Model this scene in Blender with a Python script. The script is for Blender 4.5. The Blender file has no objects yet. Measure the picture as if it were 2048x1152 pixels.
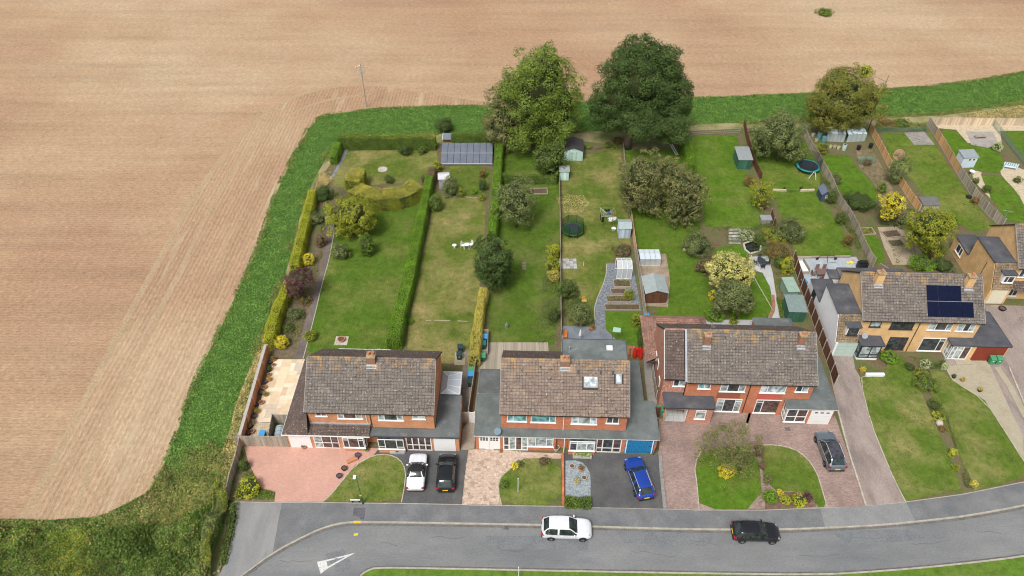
import bpy, bmesh, math, random
import numpy as np
from mathutils import Vector, Matrix
from mathutils.geometry import tessellate_polygon
random.seed(7); rng = np.random.default_rng(7)
S = bpy.context.scene; C = S.collection
R = math.radians
# ---------------------------------------------------------------- camera
CAMH = 64.0; PITCH = R(42.6); FPX = 1500.0
cd = bpy.data.cameras.new('camera'); cam = bpy.data.objects.new('camera', cd); C.objects.link(cam)
cam.location = (0, 0, CAMH); cam.rotation_euler = (math.pi/2-PITCH, 0, 0)
cd.sensor_width = 36; cd.lens = FPX/2048*36; cd.clip_end = 5000; cd.clip_start = 0.5
S.camera = cam
# ---------------------------------------------------------------- sky, sun, exposure
SUN_EL, SUN_AZ = R(56), R(-152)       # azimuth measured from +Y towards +X
w = bpy.data.worlds.new('World'); S.world = w; w.use_nodes = True
nt = w.node_tree; nt.nodes.clear()
sky = nt.nodes.new('ShaderNodeTexSky'); sky.sky_type = 'NISHITA'; sky.sun_disc = False
sky.sun_elevation = SUN_EL; sky.sun_rotation = SUN_AZ; sky.dust_density = 4; sky.air_density = 1; sky.ozone_density = 1
hs = nt.nodes.new('ShaderNodeHueSaturation'); hs.inputs['Saturation'].default_value = 0.3
bgn = nt.nodes.new('ShaderNodeBackground'); bgn.inputs[1].default_value = 0.118
wo = nt.nodes.new('ShaderNodeOutputWorld')
nt.links.new(sky.outputs[0], hs.inputs['Color']); nt.links.new(hs.outputs[0], bgn.inputs[0]); nt.links.new(bgn.outputs[0], wo.inputs[0])
sl = bpy.data.lights.new('sun', 'SUN'); sl.energy = 2.3; sl.angle = R(18); sl.color = (1, 0.96, 0.9)
so = bpy.data.objects.new('sun', sl); C.objects.link(so)
sd = Vector((math.sin(SUN_AZ)*math.cos(SUN_EL), math.cos(SUN_AZ)*math.cos(SUN_EL), math.sin(SUN_EL)))
so.rotation_euler = sd.to_track_quat('Z', 'Y').to_euler()
S.view_settings.view_transform = 'Standard'; S.view_settings.look = 'None'
S.view_settings.exposure = 0.24; S.view_settings.gamma = 1; S.view_settings.use_curve_mapping = False
S.render.engine = 'CYCLES'; S.cycles.filter_width = 1.1
S.cycles.max_bounces = 5; S.cycles.diffuse_bounces = 3; S.cycles.transparent_max_bounces = 6

# ---------------------------------------------------------------- measured points: pixel of the 2048x1152 photograph -> metres
_s, _c = math.sin(PITCH), math.cos(PITCH)
def ray(px, py):
    dx = (px-1024)/FPX; dy = (576-py)/FPX
    return Vector((dx, _c+dy*_s, -_s+dy*_c))
def P(px, py, h=0.0):
    r = ray(px, py); t = (h-CAMH)/r.z
    return Vector((r.x*t, r.y*t, h))
def PY(px, py, Y):                       # the point of that pixel standing at depth Y
    r = ray(px, py); t = Y/r.y
    return Vector((r.x*t, Y, CAMH+r.z*t))
def dist(v): return v.y*_c-(v.z-CAMH)*_s
class Frame:
    def __init__(s, o, ang):
        s.o = Vector((o[0], o[1], 0)); s.ang = R(ang); s.M = Matrix.Translation(s.o) @ Matrix.Rotation(s.ang, 4, 'Z'); s.I = s.M.inverted()
    def l(s, px, py, h=0): return s.I @ P(px, py, h)
    def pl(s, px, py, y):
        a = s.I @ Vector((0, 0, CAMH)); d = s.I.to_3x3() @ ray(px, py); t = (y-a.y)/d.y
        return a.x+d.x*t, a.z+d.z*t

# ---------------------------------------------------------------- objects
def tag(o, label=None, cat=None, group=None, kind=None):
    if label: o['label'] = label
    if cat: o['category'] = cat
    if group: o['group'] = group
    if kind: o['kind'] = kind
    return o
def empty(name, loc=(0, 0, 0), rz=0.0, label=None, cat=None, group=None):
    o = bpy.data.objects.new(name, None); C.objects.link(o); o.empty_display_size = .3
    o.location = loc; o.rotation_euler = (0, 0, rz); return tag(o, label, cat, group)
class MB:
    def __init__(s): s.v = []; s.f = []; s.m = []
    def add(s, vs, fs, m=0):
        b = len(s.v); s.v += [tuple(v) for v in vs]; s.f += [tuple(b+i for i in f) for f in fs]; s.m += [m]*len(fs); return s
    def box(s, x0, x1, y0, y1, z0, z1, m=0):
        return s.add([(x0,y0,z0),(x1,y0,z0),(x1,y1,z0),(x0,y1,z0),(x0,y0,z1),(x1,y0,z1),(x1,y1,z1),(x0,y1,z1)],
            [(0,3,2,1),(4,5,6,7),(0,1,5,4),(1,2,6,5),(2,3,7,6),(3,0,4,7)], m)
    def prism(s, pts, z0, z1, m=0, mt=None):
        n = len(pts); pts = [(p[0], p[1]) for p in pts]
        a = sum(pts[i][0]*pts[(i+1)%n][1]-pts[(i+1)%n][0]*pts[i][1] for i in range(n))
        if a < 0: pts = pts[::-1]
        b = len(s.v)
        s.v += [(x, y, z0) for x, y in pts]+[(x, y, z1) for x, y in pts]
        for i in range(n):
            j = (i+1) % n; s.f.append((b+i, b+j, b+n+j, b+n+i)); s.m.append(m)
        for t in tessellate_polygon([[Vector((x, y, 0)) for x, y in pts]]):
            x = [pts[i] for i in t]
            if (x[1][0]-x[0][0])*(x[2][1]-x[0][1])-(x[2][0]-x[0][0])*(x[1][1]-x[0][1]) < 0: t = t[::-1]
            s.f.append(tuple(b+n+i for i in t)); s.m.append(m if mt is None else mt)
        return s
    def slab(s, quad, th, m=0):           # a quad of any attitude with thickness below it
        q = [Vector(p) for p in quad]; n = (q[1]-q[0]).cross(q[-1]-q[0]).normalized()
        if n.z < 0: q = q[::-1]; n = -n
        k = len(q); b = [p-n*th for p in q]
        fs = [tuple(range(k)), tuple(range(2*k-1, k-1, -1))]+[(i, k+i, k+(i+1)%k, (i+1)%k) for i in range(k)]
        return s.add(q+b, fs, m)
    def tube(s, pts, r0, r1=None, n=6, m=0):
        r1 = r0 if r1 is None else r1; pts = [Vector(p) for p in pts]; k = len(pts); b = len(s.v)
        for i, p in enumerate(pts):
            d = (pts[min(i+1, k-1)]-pts[max(i-1, 0)]).normalized()
            u = d.cross(Vector((0, 0, 1)) if abs(d.z) < .9 else Vector((1, 0, 0))).normalized(); w_ = d.cross(u)
            r = r0+(r1-r0)*i/(k-1)
            for j in range(n):
                a = 2*math.pi*j/n; q = p+u*(r*math.cos(a))+w_*(r*math.sin(a)); s.v.append(tuple(q))
        for i in range(k-1):
            for j in range(n):
                s.f.append((b+i*n+j, b+i*n+(j+1)%n, b+(i+1)*n+(j+1)%n, b+(i+1)*n+j)); s.m.append(m)
        s.f.append(tuple(b+j for j in range(n))[::-1]); s.m.append(m)
        s.f.append(tuple(b+(k-1)*n+j for j in range(n))); s.m.append(m); return s
    def lathe(s, prof, x=0, y=0, n=12, m=0):
        b = len(s.v)
        for r, z in prof:
            for j in range(n):
                a = 2*math.pi*j/n; s.v.append((x+r*math.cos(a), y+r*math.sin(a), z))
        for i in range(len(prof)-1):
            for j in range(n):
                s.f.append((b+i*n+j, b+i*n+(j+1)%n, b+(i+1)*n+(j+1)%n, b+(i+1)*n+j)); s.m.append(m)
        s.f.append(tuple(b+j for j in range(n))[::-1]); s.m.append(m)
        s.f.append(tuple(b+(len(prof)-1)*n+j for j in range(n))); s.m.append(m); return s
    def build(s, name, mat, parent=None, loc=None, rz=0, smooth=False, bevel=0):
        me = bpy.data.meshes.new(name); me.from_pydata(s.v, [], s.f)
        for k in (mat if isinstance(mat, (list, tuple)) else [mat]): me.materials.append(k)
        if any(s.m): me.polygons.foreach_set('material_index', s.m)
        if smooth: me.polygons.foreach_set('use_smooth', [True]*len(me.polygons))
        me.update(); o = bpy.data.objects.new(name, me); C.objects.link(o); o.parent = parent
        if loc is not None: o.location = loc
        o.rotation_euler = (0, 0, rz)
        if bevel:
            b = o.modifiers.new('bevel', 'BEVEL'); b.width = bevel; b.segments = 2; b.limit_method = 'ANGLE'
        return o
def npmesh(name, V, F, mat, parent=None, smooth=False):
    me = bpy.data.meshes.new(name); k = F.shape[1]
    me.vertices.add(len(V)); me.vertices.foreach_set('co', V.astype(np.float32).ravel())
    me.loops.add(F.size); me.loops.foreach_set('vertex_index', F.astype(np.int32).ravel())
    me.polygons.add(len(F)); me.polygons.foreach_set('loop_start', np.arange(0, F.size, k, dtype=np.int32))
    me.polygons.foreach_set('loop_total', np.full(len(F), k, dtype=np.int32))
    if smooth: me.polygons.foreach_set('use_smooth', np.ones(len(F), dtype=bool))
    me.materials.append(mat); me.update(calc_edges=True)
    o = bpy.data.objects.new(name, me); C.objects.link(o); o.parent = parent; return o
def copy_tree(o, parent=None):
    c = o.copy(); C.objects.link(c); c.parent = parent
    for ch in list(o.children): copy_tree(ch, c)
    return c

# ---------------------------------------------------------------- materials
class NT:
    def __init__(s, name):
        s.mat = bpy.data.materials.new(name); s.mat.use_nodes = True; s.t = s.mat.node_tree
        s.b = s.t.nodes['Principled BSDF']; s.b.inputs['Roughness'].default_value = .8
        s.b.inputs['Specular IOR Level'].default_value = .3
    def n(s, ty, **kw):
        x = s.t.nodes.new(ty)
        for k, v in kw.items():
            if k in x.inputs: x.inputs[k].default_value = v
            else: setattr(x, k, v)
        return x
    def L(s, a, b): s.t.links.new(a, b)
    def coord(s, kind='pos', scale=(1, 1, 1), rot=0.0, loc=(0, 0, 0)):
        o = s.n('ShaderNodeNewGeometry').outputs['Position'] if kind == 'pos' else s.n('ShaderNodeTexCoord').outputs['Object']
        r = s.n('ShaderNodeMapping'); r.inputs['Rotation'].default_value = (0, 0, rot); r.inputs['Location'].default_value = loc; s.L(o, r.inputs[0])
        if tuple(scale) == (1, 1, 1): return r.outputs[0]
        m = s.n('ShaderNodeMapping'); m.inputs['Scale'].default_value = scale; s.L(r.outputs[0], m.inputs[0]); return m.outputs[0]
    def noise(s, vec, scale, detail=3, rough=.55):
        x = s.n('ShaderNodeTexNoise'); x.inputs['Scale'].default_value = scale; x.inputs['Detail'].default_value = detail; x.inputs['Roughness'].default_value = rough
        s.L(vec, x.inputs['Vector']); return x.outputs[0]
    def ramp(s, fac, stops):
        x = s.n('ShaderNodeValToRGB'); e = x.color_ramp.elements
        while len(e) < len(stops): e.new(.5)
        for i, (p, c) in enumerate(stops): e[i].position = p; e[i].color = (*c, 1) if len(c) == 3 else c
        s.L(fac, x.inputs[0]); return x.outputs[0]
    def mix(s, f, a, b, mode='MIX'):
        x = s.n('ShaderNodeMix', data_type='RGBA', blend_type=mode)
        for i, v in ((0, f), (6, a), (7, b)):
            if hasattr(v, 'is_output') or isinstance(v, bpy.types.NodeSocket): s.L(v, x.inputs[i])
            else: x.inputs[i].default_value = v if i == 0 else (*v[:3], 1)
        return x.outputs[2]
    def mask(s, vec, scale, lo, hi, detail=3): return s.ramp(s.noise(vec, scale, detail), [(lo, (0, 0, 0)), (hi, (1, 1, 1))])
    def col(s, c): s.L(c, s.b.inputs['Base Color'])
    def bump(s, h, strength=.3, d=.05):
        x = s.n('ShaderNodeBump'); x.inputs['Strength'].default_value = strength; x.inputs['Distance'].default_value = d
        s.L(h, x.inputs['Height']); s.L(x.outputs[0], s.b.inputs['Normal'])
_plain = {}
def plain(c, rough=.7, var=.12, metal=0, sc=3.0, name='paint', spec=.3):
    key = (tuple(c), rough, var, metal, sc)
    if key in _plain: return _plain[key]
    t = NT(name); t.b.inputs['Roughness'].default_value = rough; t.b.inputs['Metallic'].default_value = metal; t.b.inputs['Specular IOR Level'].default_value = spec
    v = t.coord('obj'); n = t.noise(v, sc, 4)
    t.col(t.ramp(n, [(.3, [x*(1-var) for x in c]), (.7, [min(1, x*(1+var)) for x in c])]))
    _plain[key] = t.mat; return t.mat
def ground_mat(name, c1, c2, big=.25, fine=6.0, c3=None, c3m=(.6, .75), c3s=.12, rot=0., stretch=(1, 1, 1), bump=.3, rough=.9, contrast=.22, speck=None):
    t = NT(name); t.b.inputs['Roughness'].default_value = rough; t.b.inputs['Specular IOR Level'].default_value = .15
    v = t.coord('pos', stretch, rot, (random.random()*50, random.random()*50, 0))
    base = t.ramp(t.noise(v, big, 4, .6), [(.35, c1), (.65, c2)])
    if c3: base = t.mix(t.mask(v, c3s, *c3m, detail=5), base, c3)
    f = t.noise(v, fine, 4, .7)
    base = t.mix(1.0, base, t.ramp(f, [(.25, (1-contrast*1.6,)*3), (.5, (1, 1, 1)), (.8, (1+contrast*1.6,)*3)]), 'MULTIPLY')
    if speck: base = t.mix(t.mask(v, speck[1], speck[2], speck[2]+.05, 2), base, speck[0])
    t.col(base)
    if bump: t.bump(f, bump, .04)
    return t.mat
def lawn_mat(c1, c2, dry=(.30, .24, .10), amount=.5, stripe=0., ssc=3.):
    t = NT('grass'); t.b.inputs['Roughness'].default_value = .95; t.b.inputs['Specular IOR Level'].default_value = .1
    v = t.coord('pos', (1, 1, 1), 0, (random.random()*90, random.random()*90, 0))
    base = t.ramp(t.noise(v, .55, 5, .65), [(.3, c1), (.7, c2)])
    big = t.noise(v, .16, 5, .62)
    dm = t.ramp(big, [(.57-.2*amount, (0, 0, 0)), (.74-.12*amount, (min(1, amount*1.15),)*3)])
    base = t.mix(dm, base, dry)
    dark = t.ramp(t.noise(v, 1.5, 5, .75), [(.34, (.72, .76, .68)), (.5, (1, 1, 1)), (.66, (1.22, 1.16, 1.16))])
    base = t.mix(1., base, dark, 'MULTIPLY')
    if stripe:
        w_ = t.n('ShaderNodeTexWave', wave_type='BANDS', bands_direction='X'); w_.inputs['Scale'].default_value = ssc; w_.inputs['Distortion'].default_value = 2
        t.L(v, w_.inputs[0]); base = t.mix(1., base, t.ramp(w_.outputs[1], [(.0, (1-stripe,)*3), (1, (1+stripe,)*3)]), 'MULTIPLY')
    f = t.noise(v, 14, 3, .75)
    base = t.mix(1., base, t.ramp(f, [(.25, (.6, .62, .55)), (.75, (1.35, 1.32, 1.2))]), 'MULTIPLY')
    t.col(base); t.bump(f, .5, .05); return t.mat
def brick_mat(name, c1, c2, mort, speck=None):
    t = NT(name); t.b.inputs['Roughness'].default_value = .85
    o = t.n('ShaderNodeTexCoord').outputs['Object']; sx = t.n('ShaderNodeSeparateXYZ'); t.L(o, sx.inputs[0])
    a = t.n('ShaderNodeMath', operation='ADD'); t.L(sx.outputs[0], a.inputs[0]); t.L(sx.outputs[1], a.inputs[1])
    cb = t.n('ShaderNodeCombineXYZ'); t.L(a.outputs[0], cb.inputs[0]); t.L(sx.outputs[2], cb.inputs[1])
    b = t.n('ShaderNodeTexBrick'); b.inputs['Scale'].default_value = 1; b.inputs['Brick Width'].default_value = .225; b.inputs['Row Height'].default_value = .075
    b.inputs['Mortar Size'].default_value = .006; b.inputs['Color1'].default_value = (*c1, 1); b.inputs['Color2'].default_value = (*c2, 1); b.inputs['Mortar'].default_value = (*mort, 1); b.inputs['Bias'].default_value = -.1
    t.L(cb.outputs[0], b.inputs[0]); base = b.outputs[0]
    base = t.mix(1., base, t.ramp(t.noise(o, .9, 4), [(.3, (.84, .84, .84)), (.7, (1.14, 1.12, 1.1))]), 'MULTIPLY')
    if speck: base = t.mix(t.mask(o, 14, .58, .62, 1), base, speck)
    t.col(base); t.bump(b.outputs[1], -.3, .01); return t.mat
def tile_mat(name, c1, c2, c3, lichen=None, lich_z=None):
    t = NT(name); t.b.inputs['Roughness'].default_value = .9; t.b.inputs['Specular IOR Level'].default_value = .2
    g = t.n('ShaderNodeNewGeometry'); o = t.n('ShaderNodeTexCoord').outputs['Object']
    mid = tuple((a+b+c)/3 for a, b, c in zip(c1, c2, c3)); hf = lambda c: tuple(a*.45+b*.55 for a, b in zip(c, mid))
    base = t.ramp(g.outputs['Random Per Island'], [(0, hf(c1)), (.45, hf(c2)), (.8, hf(c3)), (1., hf(c1))])
    base = t.mix(1., base, t.ramp(t.noise(o, 16, 3, .8), [(.3, (.58, .58, .57)), (.7, (1.28, 1.28, 1.26))]), 'MULTIPLY')
    base = t.mix(1., base, t.ramp(t.noise(o, 1.0, 4, .6), [(.3, (.72, .73, .76)), (.7, (1.22, 1.18, 1.1))]), 'MULTIPLY')
    base = t.mix(t.mask(o, 5.5, .61, .69, 4), base, (.40, .375, .33))
    base = t.mix(t.mask(o, 4.3, .6, .67, 4), base, (.07, .06, .055))
    if lichen:
        sx = t.n('ShaderNodeSeparateXYZ'); t.L(o, sx.inputs[0])
        m = t.n('ShaderNodeMapRange'); m.inputs[1].default_value = lich_z-1.0; m.inputs[2].default_value = lich_z+.1; t.L(sx.outputs[2], m.inputs[0])
        mm = t.n('ShaderNodeMath', operation='MULTIPLY'); t.L(m.outputs[0], mm.inputs[0]); t.L(t.mask(o, 1.3, .5, .66, 5), mm.inputs[1])
        base = t.mix(mm.outputs[0], base, lichen)
    t.col(base); t.bump(t.noise(o, 12, 3), .3, .02); return t.mat
def leaf_mat(name, cols, trans=.25, gain=1.45):
    cols = [tuple(min(.85, x*gain) for x in c) for c in cols]
    t = NT(name); t.b.inputs['Roughness'].default_value = .6; t.b.inputs['Specular IOR Level'].default_value = .25
    g = t.n('ShaderNodeNewGeometry'); p = t.coord('pos')
    k = len(cols); r = t.ramp(g.outputs['Random Per Island'], [(i/(k-1)*.96+.02, c) for i, c in enumerate(cols)])
    big = t.ramp(t.noise(p, .7, 3, .6), [(.3, (.68, .70, .68)), (.7, (1.3, 1.25, 1.1))])
    c = t.mix(1., r, big, 'MULTIPLY'); t.col(c)
    tr = t.n('ShaderNodeBsdfTranslucent'); t.L(c, tr.inputs[0]); mx = t.n('ShaderNodeMixShader'); mx.inputs[0].default_value = trans
    t.L(t.b.outputs[0], mx.inputs[1]); t.L(tr.outputs[0], mx.inputs[2]); t.L(mx.outputs[0], t.t.nodes['Material Output'].inputs[0])
    return t.mat
def wood_mat(name, c1, c2, rough=.8):
    t = NT(name); t.b.inputs['Roughness'].default_value = rough
    v = t.coord('obj', (9, 9, .8)); f = t.noise(v, 1.5, 4, .7); g = t.n('ShaderNodeNewGeometry')
    base = t.ramp(f, [(.3, c1), (.7, c2)])
    base = t.mix(1., base, t.ramp(g.outputs['Random Per Island'], [(0, (.8, .8, .8)), (1, (1.2, 1.2, 1.2))]), 'MULTIPLY')
    oi = t.n('ShaderNodeObjectInfo'); base = t.mix(1., base, t.ramp(oi.outputs['Random'], [(0, (.85, .85, .85)), (1, (1.15, 1.15, 1.15))]), 'MULTIPLY')
    t.col(base); return t.mat
def glass_mat(name, c, rough=.06):
    t = NT(name); t.b.inputs['Roughness'].default_value = rough; t.b.inputs['Specular IOR Level'].default_value = .6
    v = t.coord('obj'); t.col(t.ramp(t.noise(v, 2.2, 3), [(.38, [x*.5 for x in c]), (.62, [min(1, x*1.5) for x in c])])); return t.mat
def see_glass(name='clear_glass', a=.35, c=(.75, .82, .85)):
    t = NT(name); t.b.inputs['Roughness'].default_value = .15; t.b.inputs['Base Color'].default_value = (*c, 1); t.b.inputs['Alpha'].default_value = a; return t.mat
def paint_mat(name, c, rough=.25, coat=.8, metal=.0):
    t = NT(name); t.b.inputs['Base Color'].default_value = (*c, 1); t.b.inputs['Roughness'].default_value = rough; t.b.inputs['Metallic'].default_value = metal
    t.b.inputs['Coat Weight'].default_value = coat; t.b.inputs['Coat Roughness'].default_value = .06
    v = t.coord('obj'); t.col(t.ramp(t.noise(v, 3, 4), [(.3, [x*.93 for x in c]), (.7, [min(1, x*1.07) for x in c])])); return t.mat

M = {}
M['white'] = plain((.80, .80, .79), .45, .03, name='white_upvc')
M['render'] = plain((.82, .83, .85), .8, .04, sc=.8, name='white_render')
M['felt'] = ground_mat('roof_felt', (.095, .108, .11), (.15, .165, .165), .5, 9, (.2, .21, .2), (.55, .75), .9, bump=.15, contrast=.14)
M['felt_green'] = ground_mat('roof_felt_green', (.115, .135, .133), (.165, .188, .183), .6, 8, (.215, .238, .232), (.55, .8), .7, bump=.15, contrast=.12)
M['felt_dark'] = ground_mat('roof_felt_dark', (.07, .073, .085), (.11, .112, .125), .6, 9, (.2, .18, .15), (.6, .85), .6, bump=.15, contrast=.15)
M['brick'] = brick_mat('orange_brick', (.52, .21, .095), (.62, .29, .14), (.55, .36, .24))
M['brick2'] = brick_mat('red_brick', (.45, .125, .055), (.56, .20, .09), (.5, .33, .25))
M['brick3'] = brick_mat('dark_red_brick', (.38, .11, .06), (.52, .2, .12), (.55, .38, .3), (.6, .5, .42))
M['chimney_brick'] = brick_mat('chimney_brick', (.24, .11, .07), (.33, .17, .11), (.36, .26, .2))
M['brick4'] = brick_mat('buff_brick', (.66, .40, .17), (.76, .50, .24), (.66, .5, .32))
M['tile'] = tile_mat('lichened_tile', (.142, .122, .112), (.186, .164, .152), (.235, .212, .196), (.42, .26, .10), 8.5)
M['tile_pink'] = tile_mat('pinkish_tile', (.19, .14, .12), (.25, .19, .16), (.31, .25, .215), (.44, .28, .12), 8.5)
M['tile_brown'] = tile_mat('brown_tile', (.11, .08, .075), (.135, .10, .09), (.17, .13, .115))
M['tile_red'] = tile_mat('red_tile', (.27, .14, .11), (.34, .19, .15), (.4, .24, .19))
M['tile_moss'] = tile_mat('mossy_tile', (.2, .14, .085), (.27, .2, .13), (.33, .26, .18))
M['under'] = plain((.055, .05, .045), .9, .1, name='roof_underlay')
M['lead'] = plain((.33, .36, .40), .5, .15, name='lead_flashing')
M['black'] = plain((.02, .02, .022), .4, .1, name='black_plastic')
M['char'] = plain((.035, .045, .055), .4, .1, name='charcoal_frame')
M['pane_dark'] = glass_mat('dark_pane', (.055, .06, .065)); M['pane_brown'] = glass_mat('brown_pane', (.10, .065, .06))
M['pane_blind'] = glass_mat('blind_pane', (.33, .38, .38)); M['pane_teal_reflect'] = glass_mat('teal_reflect_pane', (.16, .36, .38)); M['pane_pale'] = glass_mat('pale_pane', (.45, .52, .55))  # teal pane: a reflection painted into the glass colour
M['roof_glass'] = see_glass('roof_glass', .88, (.6, .68, .74)); M['clear'] = see_glass()
M['terra'] = plain((.50, .22, .12), .8, .15, name='terracotta'); M['stone'] = plain((.48, .44, .38), .85, .15, name='stone')
M['concrete'] = plain((.42, .40, .37), .9, .12, name='concrete'); M['mortar'] = plain((.36, .26, .15), .9, .3, name='mortar')
M['bluepot'] = plain((.03, .035, .12), .3, .1, name='blue_glaze'); M['steel'] = plain((.5, .52, .55), .35, .05, .7, name='galvanised_steel')
M['soil'] = plain((.12, .08, .055), .95, .3, name='soil')
M['bluebin'] = plain((.06, .30, .62), .4, .05, name='blue_plastic'); M['greenbin'] = plain((.07, .30, .15), .4, .05, name='green_plastic')
M['darkbin'] = plain((.03, .055, .06), .4, .05, name='dark_plastic'); M['tealbin'] = plain((.03, .15, .15), .4, .05, name='teal_plastic')
M['wood_grey'] = wood_mat('weathered_wood', (.26, .22, .17), (.42, .37, .30)); M['wood_new'] = wood_mat('new_wood', (.50, .28, .12), (.62, .38, .18))
M['wood_brown'] = wood_mat('brown_wood', (.10, .045, .025), (.17, .08, .045)); M['wood_pale'] = wood_mat('pale_wood', (.50, .39, .27), (.62, .50, .36))
M['mint'] = wood_mat('mint_boards', (.42, .60, .54), (.52, .70, .64)); M['bluegrey'] = wood_mat('bluegrey_boards', (.36, .45, .55), (.48, .57, .66))
M['green_wood'] = wood_mat('green_boards', (.035, .11, .07), (.05, .15, .095)); M['navy'] = wood_mat('navy_boards', (.045, .065, .10), (.065, .09, .14))
M['orange_metal'] = plain((.62, .2, .05), .6, .1, name='orange_cedar')
G_ = lambda *c: [tuple(x) for x in c]
LF = {
 'green': leaf_mat('leaf_green', G_((.05,.085,.018),(.085,.13,.028),(.12,.17,.038),(.06,.10,.02))),
 'dark': leaf_mat('leaf_dark', G_((.03,.055,.015),(.045,.08,.02),(.068,.108,.028),(.036,.065,.017)), .12),
 'olive': leaf_mat('leaf_olive', G_((.075,.13,.018),(.115,.18,.028),(.17,.215,.04),(.085,.135,.02)), .18),
 'ash': leaf_mat('leaf_ash', G_((.115,.135,.028),(.17,.17,.034),(.095,.13,.026),(.25,.20,.045),(.085,.125,.026)), .18),
 'apple': leaf_mat('leaf_apple', G_((.11,.135,.045),(.16,.165,.065),(.215,.18,.09),(.10,.13,.04),(.14,.155,.055))),
 'grey': leaf_mat('leaf_grey', G_((.085,.115,.038),(.13,.165,.06),(.18,.205,.09),(.09,.115,.036))),
 'yellow': leaf_mat('leaf_yellow', G_((.45,.38,.03),(.62,.52,.05),(.38,.36,.04),(.55,.44,.04))),
 'lime': leaf_mat('leaf_lime', G_((.30,.33,.03),(.42,.42,.05),(.22,.27,.03),(.35,.36,.04))),
 'limedark': leaf_mat('leaf_limedark', G_((.19,.22,.025),(.28,.29,.035),(.13,.17,.02),(.24,.25,.03))),
 'purple': leaf_mat('leaf_purple', G_((.07,.035,.04),(.11,.055,.055),(.16,.085,.075),(.05,.03,.03))),
 'rust': leaf_mat('leaf_rust', G_((.20,.09,.04),(.26,.14,.06),(.15,.14,.04),(.12,.13,.03))),
 'brown': leaf_mat('leaf_brown', G_((.16,.10,.065),(.22,.15,.10),(.13,.10,.06),(.14,.13,.06))),
 'hedge': leaf_mat('leaf_hedge', G_((.07,.15,.011),(.105,.20,.017),(.15,.26,.025),(.08,.165,.013)), .15),
 'hedged': leaf_mat('leaf_hedge_dark', G_((.055,.105,.014),(.08,.14,.02),(.125,.175,.03),(.05,.09,.013)), .12),
 'hedgey': leaf_mat('leaf_hedge_yellow', G_((.27,.29,.02),(.36,.37,.03),(.20,.24,.02),(.30,.31,.025)), .15),
 'gold': leaf_mat('leaf_gold', G_((.42,.33,.06),(.52,.42,.10),(.22,.24,.04),(.46,.40,.12),(.12,.17,.03)), .15),
 'pale': leaf_mat('leaf_pale', G_((.38,.37,.13),(.50,.46,.20),(.30,.31,.09),(.44,.42,.16))),
 'varieg': leaf_mat('leaf_variegated', G_((.34,.40,.24),(.45,.48,.32),(.18,.24,.10),(.30,.34,.18))),
 'crop': leaf_mat('leaf_crop', G_((.06,.135,.024),(.09,.175,.034),(.13,.22,.05),(.065,.14,.026)), .15),
 'rough': leaf_mat('leaf_rough', G_((.09,.14,.03),(.16,.19,.05),(.24,.21,.08),(.07,.12,.025)), .2),
 'lawn': leaf_mat('grass_blades', G_((.075,.115,.018),(.10,.145,.024),(.14,.17,.035),(.085,.125,.02)), .2, 1.25),
 'lawndry': leaf_mat('grass_blades_dry', G_((.12,.135,.03),(.17,.165,.05),(.22,.195,.08),(.10,.125,.025)), .2, 1.25),
 'straw': leaf_mat('leaf_straw', G_((.36,.29,.14),(.46,.37,.19),(.30,.26,.12),(.22,.22,.08)), .2),
}
M['bark'] = plain((.16, .12, .09), .9, .3, sc=6, name='bark')
# ================================================================ the ground
def smooth_loop(pts, k=2, closed=True):
    pts = [Vector((p[0], p[1])) for p in pts]
    for _ in range(k):
        q = []; n = len(pts)
        for i in range(n if closed else n-1):
            a, b = pts[i], pts[(i+1) % n]; q += [a*.75+b*.25, a*.25+b*.75]
        if not closed: q = [pts[0]]+q+[pts[-1]]
        pts = q
    return [(p.x, p.y) for p in pts]
_n = [0]
def sheet(name, px, mat, layer, sm=0, z=None, extra=None):
    _n[0] += 1
    pts = [tuple(P(*p)[:2]) for p in px]
    if extra: pts += extra
    if sm: pts = smooth_loop(pts, sm)
    zz = .004*layer+.00015*_n[0] if z is None else z+.00005*_n[0]
    m = MB(); vs = [(x, y, zz) for x, y in pts]; fs = []
    for t in tessellate_polygon([[Vector(v) for v in vs]]):
        a, b, c = (vs[i] for i in t)
        if (b[0]-a[0])*(c[1]-a[1])-(c[0]-a[0])*(b[1]-a[1]) < 0: t = t[::-1]
        fs.append(tuple(t))
    m.add(vs, fs); return tag(m.build(name, mat), kind='structure')
def strip(name, px, w, z0, z1, mat, world=False, kind='structure', sm=0):   # a kerb or edging along a line
    pts = [Vector((p[0], p[1])) for p in px] if world else [P(*p).to_2d() for p in px]
    if sm: pts = [Vector(p) for p in smooth_loop(pts, sm, False)]
    m = MB(); L_, R_ = [], []
    for i, p in enumerate(pts):
        d = (pts[min(i+1, len(pts)-1)]-pts[max(i-1, 0)]).normalized(); n = Vector((-d.y, d.x))*w/2
        L_.append(p+n); R_.append(p-n)
    for i in range(len(pts)-1):
        a, b, c, d = R_[i], R_[i+1], L_[i+1], L_[i]
        v = [(*q, z0) for q in (a, b, c, d)]+[(*q, z1) for q in (a, b, c, d)]
        m.add(v, [(4,5,6,7),(0,1,5,4),(2,3,7,6)]+([(3,0,4,7)] if i == 0 else [])+([(1,2,6,5)] if i == len(pts)-2 else []))
    o = m.build(name, mat); return tag(o, kind=kind) if kind else o

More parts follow.
